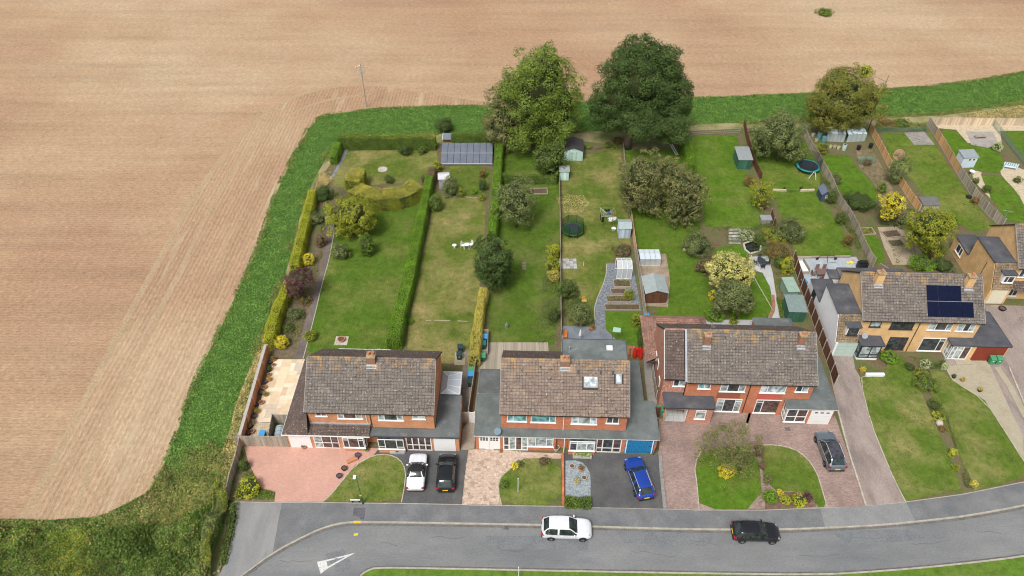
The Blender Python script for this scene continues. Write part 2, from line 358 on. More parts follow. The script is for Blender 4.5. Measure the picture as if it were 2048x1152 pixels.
# stubble field: fine rows, faint tramlines, reddish soil
def field_mat(name, rot, c1, c2, c3, row=.7, contrast=.1, straw=.0):
    t = NT(name); t.b.inputs['Roughness'].default_value = 1; t.b.inputs['Specular IOR Level'].default_value = .05
    v = t.coord('pos', (1, 1, 1), rot); vs = t.coord('pos', (.28, 1, 1), rot); vm = t.coord('pos', (.02, .3, 1), rot)
    g1 = lambda lo, hi, mid=1.: [(.3, (lo,)*3), (.5, (mid,)*3), (.7, (hi,)*3)]
    base = t.ramp(t.noise(v, .02, 5, .6), [(.38, c1), (.5, c2), (.62, c3)])
    base = t.mix(t.mask(v, .011, .5, .66, 3), base, (c1[0]*.97, c1[1]*.93, c1[2]*.9))
    base = t.mix(1, base, t.ramp(t.noise(vm, .9, 7, .72), g1(.86, 1.10)), 'MULTIPLY')
    w_ = t.n('ShaderNodeTexWave', wave_type='BANDS', bands_direction='Y'); w_.inputs['Scale'].default_value = row; w_.inputs['Distortion'].default_value = .8; w_.inputs['Detail'].default_value = 2
    t.L(v, w_.inputs[0]); base = t.mix(1, base, t.ramp(w_.outputs[1], [(0, (1-contrast*.5,)*3), (1, (1+contrast*.5,)*3)]), 'MULTIPLY')
    base = t.mix(1, base, t.ramp(t.noise(vs, 6.5, 3, .9), [(.36, (.76, .74, .72)), (.5, (1, 1, 1)), (.64, (1.22, 1.23, 1.24))]), 'MULTIPLY')
    base = t.mix(1, base, t.ramp(t.noise(v, 1.1, 4, .8), g1(.86, 1.14)), 'MULTIPLY')
    if straw: base = t.mix(t.mask(t.coord('pos', (.07, .55, 1), rot), .9, .58, .72, 6), base, (.47, .37, .25))
    g = t.mask(t.coord('pos', (.03, .5, 1), rot), 1.0, .60, .76, 5); gg = t.mix(1, g, t.mask(v, .9, .45, .62, 4), 'MULTIPLY')
    f = t.n('ShaderNodeMath', operation='MULTIPLY'); t.L(gg, f.inputs[0]); f.inputs[1].default_value = .4
    base = t.mix(f.outputs[0], base, (.25, .24, .11)); t.col(base)
    t.bump(t.noise(v, 4, 5, .8), .5, .08); return t.mat
sand = ((.36, .235, .148), (.405, .282, .178), (.447, .332, .218))
M['field'] = field_mat('stubble', R(.5), (.365, .235, .15), (.41, .285, .18), (.45, .335, .22))
_d = P(615, 260)-P(330, 900); hr = math.atan2(_d.y, _d.x)
M['headland'] = field_mat('stubble_headland', -hr, *sand, row=.55, contrast=.17, straw=1)
m = MB(); m.add([(-900, -500, -.13), (900, -500, -.13), (900, 1400, -.13), (-900, 1400, -.13)], [(0, 1, 2, 3)])
M['earth'] = ground_mat('earth', (.20, .15, .09), (.26, .2, .12)); tag(m.build('ground', M['earth']), kind='structure')

crop_out = [(303,981),(317,948),(336,913),(350,880),(372,810),(398,745),(425,690),(447,645),(480,575),(515,500),(547,400),(569,351),(597,295),(621,253),(639,236),(660,229),(717,222),(777,216),(900,212),(971,211),(1162,204),(1376,197),(1463,193),(1615,188),(1764,180),(1875,171),(1970,158),(2048,145),(2250,108)]
road_left = [(437,1152),(420,1200)]
fieldpx = [(-900,1080),(-200,1047),(0,1040),(96,1043),(191,1037),(235,1020),(273,1006)]+crop_out
far = [(700, 150), (900, 260), (900, 1400), (-900, 1400), (-900, 40)]
sheet('field', fieldpx, M['field'], 1, extra=far)
# the headland turned along the garden boundary
head = [(96,1043),(191,1037),(235,1020),(273,1006)]+crop_out[:18]+[(900,212),(1000,209),(760,172),(690,170),(620,182),(560,205),(500,252),(440,320),(395,380),(345,470),(290,570),(230,680),(180,780),(130,880),(80,980),(40,1040)]
sheet('headland', head, M['headland'], 2)
tram = ground_mat('tramline', (.37, .265, .165), (.42, .31, .195), .3, 4, contrast=.3, c3=(.38, .28, .17), c3m=(.45, .6), c3s=.4)
strip('tramline', [(40,1040),(80,980),(130,880),(180,780),(230,680),(290,570),(345,470),(395,380),(440,320),(500,252),(560,205),(620,182),(690,170),(800,166)], .8, 0, .0115, tram, sm=2)
strip('tramline', [(150,1040),(190,900),(232,790),(280,700),(330,600),(385,490),(430,400),(480,320),(530,262),(590,222),(650,200),(720,190)], .55, 0, .0118, tram, sm=2)

# rough margin under everything on this side, then the green crop strip
M['roughg'] = ground_mat('rough_grass', (.15, .17, .055), (.25, .24, .10), .3, 7, (.36, .30, .17), (.48, .66), .22, contrast=.3, bump=.6)
M['gsoil'] = ground_mat('garden_soil', (.13, .10, .055), (.19, .15, .09), .5, 8, (.11, .13, .045), (.45, .6), .5, contrast=.3)
sheet('rough_grass', [(273,1006)]+crop_out+[(2250,300),(2380,865),(2048,964),(1924,989),(1809,1004),(1655,1015),(1528,1020),(1326,1018),(1124,1013),(924,1010),(647,1005),(470,1004),(462,1082),(440,1140),(437,1200),(-500,1300),(-900,1200),(-900,1080),(-200,1047),(0,1040),(96,1043),(191,1037),(235,1020)], M['roughg'], 3)
M['cropg'] = ground_mat('crop_leaves', (.05, .13, .02), (.08, .17, .03), .5, 5, (.10, .16, .04), (.55, .7), .3, contrast=.3, bump=.8)
crop_in = [(2250,170),(2048,206),(1928,222),(1872,229),(1765,233),(1690,240),(1500,246),(1376,248),(1200,262),(1000,268),(870,268),(700,272),(678,280),(650,320),(625,365),(612,400),(598,440),(583,500),(572,545),(556,590),(540,650),(512,700),(480,800),(471,878),(449,900),(440,930),(418,985),(380,1000),(340,992),(322,975)]
croppoly = crop_out[1:]+crop_in
sheet('crop_strip', croppoly, M['cropg'], 4)
garden = [(455,1003),(486,890),(536,705),(537,650),(570,575),(600,470),(628,370),(660,330),(690,290),(870,290),(1010,270),(1110,275),(1240,292),(1370,262),(1500,256),(1605,255),(1740,257),(1856,245),(2048,246),(2260,246),(2300,900),(2048,964),(1924,989),(1809,1004),(1655,1015),(1528,1021),(1326,1018),(1124,1013),(924,1010),(647,1005)]
sheet('garden_soil', garden, M['gsoil'], 5)

# road, pavement, kerbs
kerb = [(395,1212),(483,1151),(546,1105),(623,1065),(657,1052),(684,1046),(707,1044),(789,1044.4),(960,1047.5),(1077,1049.5),(1186,1053),(1333,1057.4),(1453,1059),(1562,1059),(1640,1056),(1768,1049.6),(1862,1040),(1939,1031),(2048,1011),(2180,982),(2380,930)]
lkerb = [(640,1290),(700,1180),(721,1151),(733,1142),(752,1135),(868,1137),(960,1138.6),(1179,1143),(1418,1147),(1640,1149.5),(1768,1142),(1896,1130.7),(2048,1113),(2200,1086),(2400,1046)]
M['road'] = ground_mat('road_asphalt', (.175, .18, .184), (.228, .232, .232), .35, 10, (.135, .145, .155), (.5, .72), .2, stretch=(.35, 1, 1), contrast=.13, bump=.2)
M['pave'] = ground_mat('pavement_asphalt', (.15, .154, .16), (.20, .204, .207), .5, 10, (.13, .14, .15), (.5, .7), .4, contrast=.2, bump=.2)
M['pavelight'] = ground_mat('light_asphalt', (.225, .225, .223), (.28, .28, .275), .4, 10, (.22, .225, .24), (.55, .75), .35, stretch=(2, .5, 1), contrast=.12, bump=.2)
M['crack'] = plain((.135,.135,.135), .9, .2, name='crack'); M['kerb'] = ground_mat('kerb_stone', (.33, .30, .25), (.44, .41, .35), 1.5, 9, contrast=.15)
sheet('road', [(395,1212)]+kerb[1:]+[(2500,1000),(2500,1300),(640,1500),(380,1400)], M['road'], 0, z=-.1)
back = [(2380,865),(2200,922),(2048,964),(1924,989),(1809,1004.5),(1732,1012),(1655,1015.4),(1528,1020.5),(1398,1020.5),(1326,1018),(1179,1015),(1124,1013),(940,1010.5),(924,1009.5),(802,1007),(710,1006.5),(647,1005),(546,1005),(470,1004)]
bedl = [(470,1004),(476,1033),(462,1082),(451,1126),(437,1153),(410,1212)]
sheet('pavement', kerb+back+bedl[1:], M['pave'], 6)
sheet('light_pavement', [(465,1004.5),(564,1006),(556,1047),(546,1104),(483,1150.5),(420,1195),(412,1205),(437,1153),(451,1126),(462,1082),(474,1033)], M['pavelight'], 8)
sheet('pavement', [(1640,1017),(1812,1005),(1830,1042),(1700,1052),(1650,1054)], ground_mat('pavement_newer', (.215, .22, .222), (.255, .257, .258), .6, 10, contrast=.15), 7)
strip('gutter_dirt', kerb, .62, -.12, -.0955, ground_mat('gutter_dirt', (.125,.12,.112), (.17,.165,.155), 1.2, 8), sm=1)
strip('gutter_dirt', lkerb, .56, -.12, -.0955, ground_mat('gutter_dirt', (.125,.12,.112), (.17,.165,.155), 1.2, 8), sm=1)
_r = random.Random(2)
for (cx_, cy_, n_) in ((560,1120,5),(860,1075,6),(1000,1100,5),(1260,1100,7),(1380,1080,5),(1600,1110,6),(1700,1075,5),(1820,1085,6),(1950,1060,5),(760,1085,4)):
    q = [(cx_, cy_)]
    for k in range(n_): q.append((q[-1][0]+_r.uniform(8, 16), q[-1][1]+_r.uniform(-4, 4)))
    strip('road_crack', q, .045, -.12, -.0935, M['crack'])
strip('kerb', kerb, .16, -.13, .028, M['kerb'], sm=1)
strip('kerb', lkerb, .16, -.13, .028, M['kerb'], sm=1)
strip('pavement_edging', back, .08, -.02, .036, M['kerb'])
vm = lawn_mat((.085, .16, .022), (.13, .22, .035), (.2, .2, .08), .35)
sheet('verge', lkerb+[(2500,1500),(500,1500)], vm, 2)
# road markings, repair patches, drains
M['mark'] = ground_mat('road_paint', (.52, .52, .50), (.68, .68, .66), 3, 8, (.28, .29, .29), (.58, .64), 6, contrast=.1)
M['ymark'] = plain((.75, .48, .04), .8, .1, name='yellow_paint')
def mark(px, mt, name='road_marking', z=-.094): sheet(name, px, mt, 0, z=z)
Z3 = lambda x, y: (420+x/3.793, 960+y/3.793)
mark([Z3(810,617),Z3(878,603),Z3(897,664),Z3(838,708)], M['mark'])
mark([Z3(878,603),Z3(1100,548),Z3(1070,566),Z3(882,614)], M['mark'])
mark([Z3(897,664),Z3(892,652),Z3(1030,577),Z3(1068,567)], M['mark'])
mark([Z3(1090,402),Z3(1124,400),Z3(1118,416),Z3(1088,420)], M['ymark'])
strip('painted_kerb', [Z3(1092,319),Z3(1142,318)], .2, -.09, .034, M['ymark'])
pd = ground_mat('asphalt_patch', (.10, .10, .12), (.135, .13, .15), .8, 8)
sheet('asphalt_patch', [Z3(1092,212),Z3(1180,212),Z3(1176,262),Z3(1168,302),Z3(1140,300),Z3(1130,280),Z3(1082,272)], pd, 8)
pd2 = ground_mat('faded_patch', (.16, .172, .18), (.19, .20, .207), .8, 8)
for q in ([(970,1070),(1180,1072),(1175,1100),(980,1096)],[(1230,1060),(1430,1066),(1420,1092),(1250,1085)],[(1660,1062),(1820,1056),(1900,1075),(1700,1090)],[Z3(870,560),Z3(1010,520),Z3(1080,640),Z3(1050,700),Z3(960,690)]):
    mark(q, pd2, 'asphalt_patch', -.0965)
def drain(px, py, rz, label):
    e = empty('road_drain', P(px, py, -.1), rz, label, 'drain'); m = MB(); m.box(-.27, .27, -.2, .2, 0, .012); m.build('frame', M['under'], e)
    for k in range(5):
        b = MB(); b.box(-.24+k*.105, -.2+k*.105, -.18, .18, .012, .022); b.build('bar', M['steel'], e)
drain(1012, 1055, -.02, 'iron road drain beside the kerb left of the white parked car')
drain(506, 1139, .65, 'iron road drain beside the diagonal kerb at the bottom left')

# ---------------------------------------------------------------- lawns
GL = lambda x, y: x
_lawns = []
def Lw(name, px, mat, sm=1, ly=8):
    o = sheet(name, px, mat, ly, sm); _lawns.append((px, mat, .004*ly+.01)); return o
tired = lambda a=.6, d=(.29, .25, .11): lawn_mat((.08, .13, .02), (.125, .17, .032), d, a)
lush = lambda a=.25: lawn_mat((.07, .15, .014), (.11, .195, .022), (.21, .21, .07), a, .05)
Lw('lawn', [(606,720),(628,638),(643,573),(659,517),(669,467),(700,440),(743,415),(793,415),(847,390),(845,423),(820,507),(799,598),(776,698),(775,722)], lawn_mat((.068,.135,.016),(.105,.175,.026),(.23,.21,.08),.5,.05,1.2))
Lw('lawn', [(695,298),(872,297),(877,323),(852,361),(793,367),(720,372),(680,376),(662,369),(675,335)], tired(.7))
Lw('lawn', [(864,427),(868,400),(889,394),(972,396),(970,457),(960,573),(948,640),(938,700),(930,730),(815,722),(815,665),(822,620)], tired(.85))
Lw('lawn', [(878,332),(985,330),(976,391),(905,392),(882,380)], tired(.4))
Lw('lawn', [(1010,303),(1118,312),(1118,500),(1119,600),(1108,690),(982,690),(975,610),(988,480),(1003,362)], lawn_mat((.065,.12,.016),(.098,.16,.024),(.22,.2,.09),.5,.03), 0)
Lw('lawn', [(1122,320),(1240,296),(1256,430),(1262,490),(1228,517),(1213,528),(1212,556),(1188,612),(1190,640),(1135,652),(1124,560)], tired(.75), 0)
Lw('lawn', [(1210,624),(1280,624),(1286,690),(1240,690),(1225,670),(1207,658)], lush(), 0)
Lw('lawn', [(1245,300),(1360,300),(1395,380),(1402,440),(1392,500),(1415,550),(1425,600),(1425,650),(1395,655),(1300,640),(1322,610),(1335,560),(1330,510),(1280,505),(1262,440)], lawn_mat((.07,.14,.015),(.108,.185,.024),(.21,.2,.07),.35,.03), 0)
Lw('lawn', [(1384,272),(1475,271),(1482,338),(1512,368),(1520,455),(1470,458),(1410,453),(1398,385),(1390,340)], lush(.45), 0)
Lw('lawn', [(1440,490),(1478,487),(1497,505),(1498,520),(1430,520),(1425,500)], lush())
Lw('lawn', [(1470,555),(1525,546),(1540,575),(1550,618),(1535,642),(1500,650),(1462,645),(1450,600)], lush(0.1))
Lw('lawn', [(1500,272),(1606,275),(1632,320),(1642,350),(1638,395),(1662,425),(1690,470),(1708,512),(1592,512),(1570,450),(1550,400),(1528,380),(1512,340)], lawn_mat((.075,.145,.016),(.12,.19,.028),(.25,.23,.08),.5), 0)
Lw('lawn', [(1640,310),(1700,310),(1712,335),(1740,360),(1756,390),(1752,410),(1690,400),(1655,340)], lush())
Lw('lawn', [(1722,472),(1752,470),(1764,495),(1772,527),(1742,527),(1730,500)], lush())
Lw('lawn', [(1762,266),(1860,266),(1895,330),(1945,400),(1988,458),(1940,462),(1905,440),(1855,400),(1815,350),(1790,330),(1775,300)], lawn_mat((.085,.15,.02),(.135,.195,.033),(.25,.23,.08),.55), 0)
Lw('lawn', [(1878,258),(1912,262),(1935,288),(1975,290),(2005,312),(2012,340),(1990,348),(1950,340),(1925,330),(1900,300)], lush())
Lw('lawn', [(1960,350),(2002,350),(2035,385),(2052,420),(2052,446),(2015,444),(1985,400),(1962,368)], lush())
Lw('lawn', [(2005,262),(2300,262),(2300,340),(2065,335)], lush(), 0)
Lw('lawn', [(2035,640),(2060,620),(2200,620),(2200,700),(2060,690)], lush())
front = lambda a=.75: lawn_mat((.08, .135, .02), (.12, .18, .03), (.30, .26, .12), a)
Lw('front_lawn', [(748,911),(777,910),(800,920),(811,941),(808,975),(802.5,1004),(646,1004),(662,990),(682,966),(709,932)], front(), 1, 12)
Lw('front_lawn', [(1047,917),(1121,917),(1124,1011.5),(1003,1009),(997,985),(998,960),(1012,944),(1030,932)], front(.6), 1, 12)
Lw('front_lawn', [(1410,896),(1515,892),(1526,1019),(1398,1019),(1395,970),(1390,930)], lush(.3), 1, 12)
Lw('front_lawn', [(1520,892),(1550,891),(1585,898),(1612,916),(1632,945),(1643,980),(1653,1015),(1632,1015),(1622,984),(1530,982)], front(.45), 1, 12)
Lw('front_lawn', [(1719,758),(1735,752),(1768,748),(1781,710),(1805,715),(1830,755),(1871,852),(1905,930),(1922,978),(1811,1003.5),(1788,960),(1765,905),(1742,848)], front(.7), 0, 12)
Lw('front_lawn', [(1849,741),(1888,745),(1905,762),(1969,801),(2016,873),(2060,940),(2120,935),(1948,982),(1920,915),(1895,860),(1866,800)], front(.6), 0, 12)
M['edging'] = ground_mat('edging_stone', (.38, .34, .28), (.5, .46, .38), 1.5, 8)
for px in ([(646,1004),(662,990),(682,966),(709,932),(748,910),(777,909),(800,919),(812,941),(809,975),(803,1005)], [(1003,1010),(997,985),(998,960),(1012,944),(1030,932),(1047,917)],
           [(1398,1020),(1394,970),(1388,930),(1406,895)], [(1520,891),(1550,890),(1586,897),(1613,915),(1633,944),(1644,980),(1654,1015)],
           [(1811,1004),(1788,960),(1765,905),(1742,848),(1719,757),(1735,751),(1768,747)], [(1891,735),(1905,762),(1969,801),(2016,873),(2048,925),(2070,950)],
           [(606,720),(628,638),(643,573),(659,517),(668,467)], [(1190,640),(1188,612),(1212,556),(1213,528)], [(1498,520),(1502,545),(1545,620)]):
    strip('lawn_edging', px, .09, 0, .07, M['edging'], sm=1)
strip('brick_edging', [(1545,590),(1548,618),(1536,642),(1505,652)], .45, 0, .06, ground_mat('edging_brick', (.28,.14,.09), (.36,.2,.14), 2, 10), sm=1)
# ---------------------------------------------------------------- drives and paths
M['pink'] = ground_mat('block_paving_pink', (.50, .27, .20), (.58, .33, .255), .4, 9, (.60, .38, .30), (.5, .8), .3, contrast=.13)
def block_mat(name, c1, c2, mort, s=1., var=(.8, 1.2)):
    t = NT(name); v = t.coord('pos', (1, 1, 1), R(3)); b = t.n('ShaderNodeTexBrick'); b.inputs['Scale'].default_value = s
    b.inputs['Brick Width'].default_value = .22; b.inputs['Row Height'].default_value = .11; b.inputs['Mortar Size'].default_value = .008
    for k, c in (('Color1', c1), ('Color2', c2), ('Mortar', mort)): b.inputs[k].default_value = (*c, 1)
    t.L(v, b.inputs[0]); base = t.mix(1, b.outputs[0], t.ramp(t.noise(v, .35, 5, .6), [(.3, (var[0],)*3), (.7, (var[1],)*3)]), 'MULTIPLY')
    base = t.mix(1, base, t.ramp(t.noise(v, 6, 4, .8), [(.25, (.9,)*3), (.75, (1.1,)*3)]), 'MULTIPLY'); t.col(base); t.bump(b.outputs[1], -.3, .01); return t.mat
M['pink'] = block_mat('pink_block_paving', (.52, .29, .225), (.575, .34, .27), (.43, .25, .2), var=(.92, 1.08))
M['plum'] = block_mat('plum_block_paving', (.26, .185, .16), (.37, .265, .23), (.17, .13, .115))
M['tarmac'] = ground_mat('drive_asphalt', (.085, .085, .088), (.115, .115, .115), .5, 10, (.135, .13, .12), (.5, .75), .4, contrast=.2)
M['oldtar'] = ground_mat('worn_asphalt', (.27, .215, .19), (.34, .285, .255), .35, 9, (.19, .16, .15), (.5, .72), .3, contrast=.2, stretch=(1.6, .5, 1))
M['slab'] = ground_mat('paving_tan', (.34, .30, .215), (.43, .385, .29), .5, 8, (.34, .3, .22), (.5, .7), .5, contrast=.14)
M['greypave'] = ground_mat('paving_grey', (.40, .41, .40), (.48, .48, .47), .6, 9, contrast=.1)
M['path'] = ground_mat('dark_path', (.13, .11, .10), (.18, .155, .135), .5, 9, contrast=.25)
M['slate'] = ground_mat('slate_chips', (.13, .15, .17), (.24, .26, .28), 3, 12, contrast=.4, bump=.8)
M['gravel'] = ground_mat('gravel', (.44, .36, .24), (.56, .48, .36), 2, 12, contrast=.3)
sheet('driveway', [(487,891),(762,897),(763,905),(748,910),(709,932),(682,966),(662,990),(646,1004),(549,1004),(551,985),(524,979),(509,951),(497,925)], M['pink'], 9)
sheet('driveway', [(758,897),(936,899),(930,960),(924,1009),(803,1006),(811,941),(800,919),(777,909),(748,910)], M['tarmac'], 9)
sheet('driveway', [(1128,905),(1318,910),(1328,1018),(1181,1015),(1130,1010)], M['tarmac'], 9)
sheet('driveway', [(1318,838),(1430,822),(1670,832),(1700,920),(1732,1013),(1655,1015.4),(1398,1020),(1326,1018),(1318,905)], M['plum'], 9)
sheet('driveway', [(1655,713),(1706,713),(1710,738),(1721,757),(1742,848),(1765,905),(1788,960),(1811,1004),(1732,1012.5),(1700,910),(1676,822),(1660,750)], M['oldtar'], 9)
sheet('driveway', [(1888,718),(2020,718),(2048,800),(2090,960),(2070,950),(2016,873),(1969,801),(1905,762),(1890,735)], M['oldtar'], 9)
sheet('driveway', [(1968,610),(2048,612),(2300,612),(2300,880),(2120,935),(2090,960),(2048,880),(2020,740),(2005,715),(1985,660)], M['oldtar'], 8)
sheet('garden_path', [(605,720),(590,716),(608,655),(628,590),(645,530),(655,470),(648,430),(660,425),(669,467),(659,517),(643,573),(628,638)], M['path'], 9)
sheet('garden_path', [(1498,514),(1535,512),(1545,545),(1552,590),(1560,640),(1545,655),(1500,655),(1500,648),(1536,640),(1548,618),(1540,575),(1525,546),(1505,540)], M['greypave'], 9)
sheet('slate_path', [(1213,527),(1265,527),(1283,622),(1210,622),(1212,662),(1190,665),(1188,612),(1212,556)], M['slate'], 9)
sheet('garden_path', [(930,700),(948,702),(948,835),(925,840),(925,740)], ground_mat('path_brown', (.19,.16,.13), (.26,.22,.18), .7, 8), 9)
sheet('side_path', [(938,742),(962,700),(975,690),(958,800),(948,900),(922,900),(925,860),(938,840)], ground_mat('path_stone', (.28,.24,.19), (.36,.31,.24), .7, 8), 10)
sheet('side_path', [(1282,655),(1305,640),(1322,800),(1318,838),(1300,838),(1290,760)], ground_mat('side_concrete', (.22,.21,.19), (.3,.28,.26), .7, 8), 9)
sheet('gravel_bed', [(668,355),(662,366),(652,372),(678,325),(690,298),(697,298),(690,315)], M['slate'], 9)
sheet('flower_bed', [(1530,984),(1622,985),(1632,1014),(1530,1019)], ground_mat('bark_mulch', (.15,.09,.07), (.2,.13,.1), 2, 9), 13)
sheet('flower_bed', [(487,893),(496,925),(509,951),(524,979),(551,985),(549,1003),(458,1003)], ground_mat('bed_soil', (.15,.12,.07), (.22,.19,.12), 2, 9), 10)
sheet('slate_bed', [(1131,922),(1150,921),(1164,925),(1174,935),(1180,948),(1181,960),(1181,1000),(1131,1000)], ground_mat('pale_slate', (.22,.255,.28), (.33,.37,.39), 3, 12, contrast=.4), 11, 0)
sheet('patio', [(1124,652),(1190,655),(1212,660),(1245,692),(1245,705),(1122,705)], ground_mat('slate_patio', (.15,.17,.20), (.21,.235,.265), 1, 9, contrast=.15), 11)
sheet('patio', [(1590,518),(1712,514),(1730,545),(1730,600),(1650,600),(1625,600),(1600,560)], ground_mat('blue_grey_patio', (.33,.37,.40), (.41,.45,.48), 1.2, 9, contrast=.1), 11)
sheet('patio', [(1380,640),(1500,640),(1560,655),(1560,672),(1380,672)], M['greypave'], 10)
sheet('patio', [(1278,508),(1332,508),(1340,560),(1336,615),(1290,612)], ground_mat('worn_concrete', (.26,.2,.14), (.36,.29,.22), 1, 9), 9)
sheet('gravel_patch', [(1808,266),(1848,264),(1870,290),(1828,290)], ground_mat('grey_gravel', (.27,.24,.23), (.34,.31,.3), 1, 9), 10)
sheet('gravel_patch', [(1790,300),(1806,298),(1812,312),(1800,322),(1784,316)], ground_mat('red_earth', (.36,.2,.13), (.42,.25,.17), 1, 9), 10, 1)
sheet('patio', [(1866,246),(2300,246),(2300,262),(2000,262),(2005,300),(1975,292),(1935,286),(1912,260),(1878,257)], M['gravel'], 9)
sheet('patio', [(1932,264),(1985,264),(1998,290),(1975,296),(1942,290)], ground_mat('grey_paving', (.3,.27,.25), (.38,.35,.32), 1, 9), 11)
sheet('gravel_path', [(1940,340),(1965,345),(1960,350),(1985,402),(1968,385),(1950,365)], M['gravel'], 11, 1)
sheet('gravel_path', [(2000,340),(2022,330),(2060,345),(2100,420),(2052,420),(2035,385),(2002,352)], M['gravel'], 10, 1)
sheet('vegetable_bed', [(1712,300),(1745,300),(1778,360),(1800,420),(1762,400),(1745,362),(1718,335)], ground_mat('veg_soil', (.2,.15,.1), (.27,.21,.14), 1, 9), 9)
sheet('vegetable_bed', [(1755,455),(1830,452),(1850,530),(1785,530),(1768,495)], ground_mat('tan_soil', (.34,.27,.19), (.42,.34,.25), 1, 9), 9)
sheet('flower_bed', [(545,700),(560,640),(600,560),(640,470),(655,420),(690,375),(705,372),(700,395),(660,425),(648,430),(655,470),(645,530),(628,590),(608,655),(598,715),(550,715)], ground_mat('bed_soil_dark', (.13,.1,.065), (.19,.15,.1), 2, 9), 7)
for q in ([(1500,455),(1545,450),(1560,490),(1500,520),(1488,490)],[(1385,500),(1430,455),(1480,455),(1480,488),(1425,500)]): sheet('flower_bed', q, M['gsoil'], 9, 1)

strip('concrete_track', [(1994,735),(2020,775),(2052,835)], .7, 0, .085, M['slab'])
# ================================================================ houses
def window(parent, o, u, n, W, H, cols=(), trans=None, mat='white', panes='pane_dark', sill=True, bar=.055, name='window', label=None):
    """o = lower left corner on the wall, u = direction along the wall, n = outward normal"""
    u = Vector(u); n = Vector(n); o = Vector(o)+n*.004
    def bx(mb, a0, a1, z0, z1, d0, d1):
        c = [o+u*a+n*d+Vector((0, 0, z)) for a, d, z in ((a0,d1,z0),(a1,d1,z0),(a1,d0,z0),(a0,d0,z0),(a0,d1,z1),(a1,d1,z1),(a1,d0,z1),(a0,d0,z1))]
        mb.add(c, [(0,3,2,1),(4,5,6,7),(0,1,5,4),(1,2,6,5),(2,3,7,6),(3,0,4,7)])
    f = MB(); bx(f, 0, W, 0, bar*1.3, 0, .06); bx(f, 0, W, H-bar*1.3, H, 0, .06); bx(f, 0, bar*1.3, bar*1.3, H-bar*1.3, 0, .06); bx(f, W-bar*1.3, W, bar*1.3, H-bar*1.3, 0, .06)
    xs = [bar*1.3]+[c*W for c in cols]+[W-bar*1.3]
    for c in cols: bx(f, c*W-bar*.7, c*W+bar*.7, bar*1.3, H-bar*1.3, 0, .056)
    tr = trans if isinstance(trans, (list, tuple)) else [trans]*(len(cols)+1)
    fr = None; ob = f.build(name, M[mat], parent)
    if label: ob['label'] = label
    if sill:
        s = MB(); bx(s, -.07, W+.07, -.07, -.003, -.02, .13); s.build('sill', M[mat], ob)
    pl_ = panes if isinstance(panes, (list, tuple)) else [panes]*(len(cols)+1)
    for i in range(len(xs)-1):
        a0, a1 = xs[i]+(.0 if i == 0 else bar*.7), xs[i+1]-(0 if i == len(xs)-2 else bar*.7)
        if tr[i]:
            zt = H*tr[i]; b = MB(); bx(b, a0, a1, zt-bar*.6, zt+bar*.6, 0, .052); b.build('glazing_bar', M[mat], ob)
            spans = [(bar*1.3, zt-bar*.6), (zt+bar*.6, H-bar*1.3)]
        else: spans = [(bar*1.3, H-bar*1.3)]
        for z0, z1 in spans:
            p = MB(); bx(p, a0, a1, z0, z1, 0, .022); p.build('pane', M[pl_[i]], ob)
    return ob
def fwin(H, F, bl, br, z1, y=.35, cols=(), trans=None, mat='white', panes='pane_dark', z0=None, **k):
    x0, za = F.pl(*bl, y); x1, zb = F.pl(*br, y); zz = (za+zb)/2 if z0 is None else z0
    return window(H, (x0, y, zz), (1, 0, 0), (0, -1, 0), x1-x0, z1-zz, cols, trans, mat, panes, **k)
def garage_door(H, F, bl, br, y, mat, z1=2.2, style='plain'):
    x0, _ = F.pl(*bl, y); x1, _ = F.pl(*br, y); m = MB(); yy = y-.004
    m.box(x0, x1, yy-.04, yy, .02, z1)
    o = m.build('garage_door', mat, H); W = x1-x0
    if style == 'doors':
        g = MB(); g.box(x0+W/2-.012, x0+W/2+.012, yy-.046, yy-.0401, .05, z1-.03); g.build('door_gap', M['lead'], o)
        for s_ in (0, 1):
            for k in range(3):
                for j in range(2):
                    a = x0+W*.07+s_*W*.47+k*W*.13; p = MB(); p.box(a, a+W*.1, yy-.047, yy-.0401, z1-.32-j*.3, z1-.08-j*.3); p.build('pane', M['pane_dark'], o)
        for z in (.12, z1-.12):
            for s_ in (0, 1):
                h = MB(); h.box(x0+s_*W*.7, x0+s_*W*.7+W*.3, yy-.052, yy-.0401, z-.03, z+.02); h.build('hinge', M['black'], o)
    elif style == 'blue':
        for k in range(1, 12):
            g = MB(); g.box(x0+W*k/12-.008, x0+W*k/12+.008, yy-.044, yy-.0401, .05, z1-.03); g.build('board_gap', M['char'], o)
        for z in (.18, z1*.55, z1-.12):
            for s_ in (0, 1):
                h = MB(); h.box(x0+s_*W*.8, x0+s_*W*.8+W*.2, yy-.052, yy-.0405, z-.03, z+.02); h.build('hinge', M['black'], o)
    elif style == 'panels':
        for k in range(1, 4):
            g = MB(); g.box(x0+.05, x1-.05, yy-.046, yy-.0401, z1*k/4-.012, z1*k/4+.012); g.build('groove', M['lead'], o)
        g = MB(); g.box(x0+W/2-.01, x0+W/2+.01, yy-.049, yy-.0461, .05, z1-.05); g.build('groove', M['lead'], o)
    elif style == 'ribs':
        for k in range(1, 16):
            g = MB(); g.box(x0+W*k/16-.012, x0+W*k/16+.012, yy-.046, yy-.0401, .05, z1-.05); g.build('groove', M['brown_dark'], o)
    elif style == 'slots':
        for k in range(3):
            p = MB(); a = x0+W*(.16+k*.27); p.box(a, a+W*.15, yy-.046, yy-.0401, z1-.42, z1-.25); p.build('pane', M['pane_dark'], o)
        for k in range(1, 5):
            g = MB(); g.box(x0+.03, x1-.03, yy-.043, yy-.0401, z1*k/5-.006, z1*k/5+.006); g.build('groove', M['lead'], o)
    else:
        for k in range(1, 10):
            g = MB(); g.box(x0+W*k/10-.006, x0+W*k/10+.006, yy-.044, yy-.0401, .05, z1-.03); g.build('groove', M['render'], o)
    return o
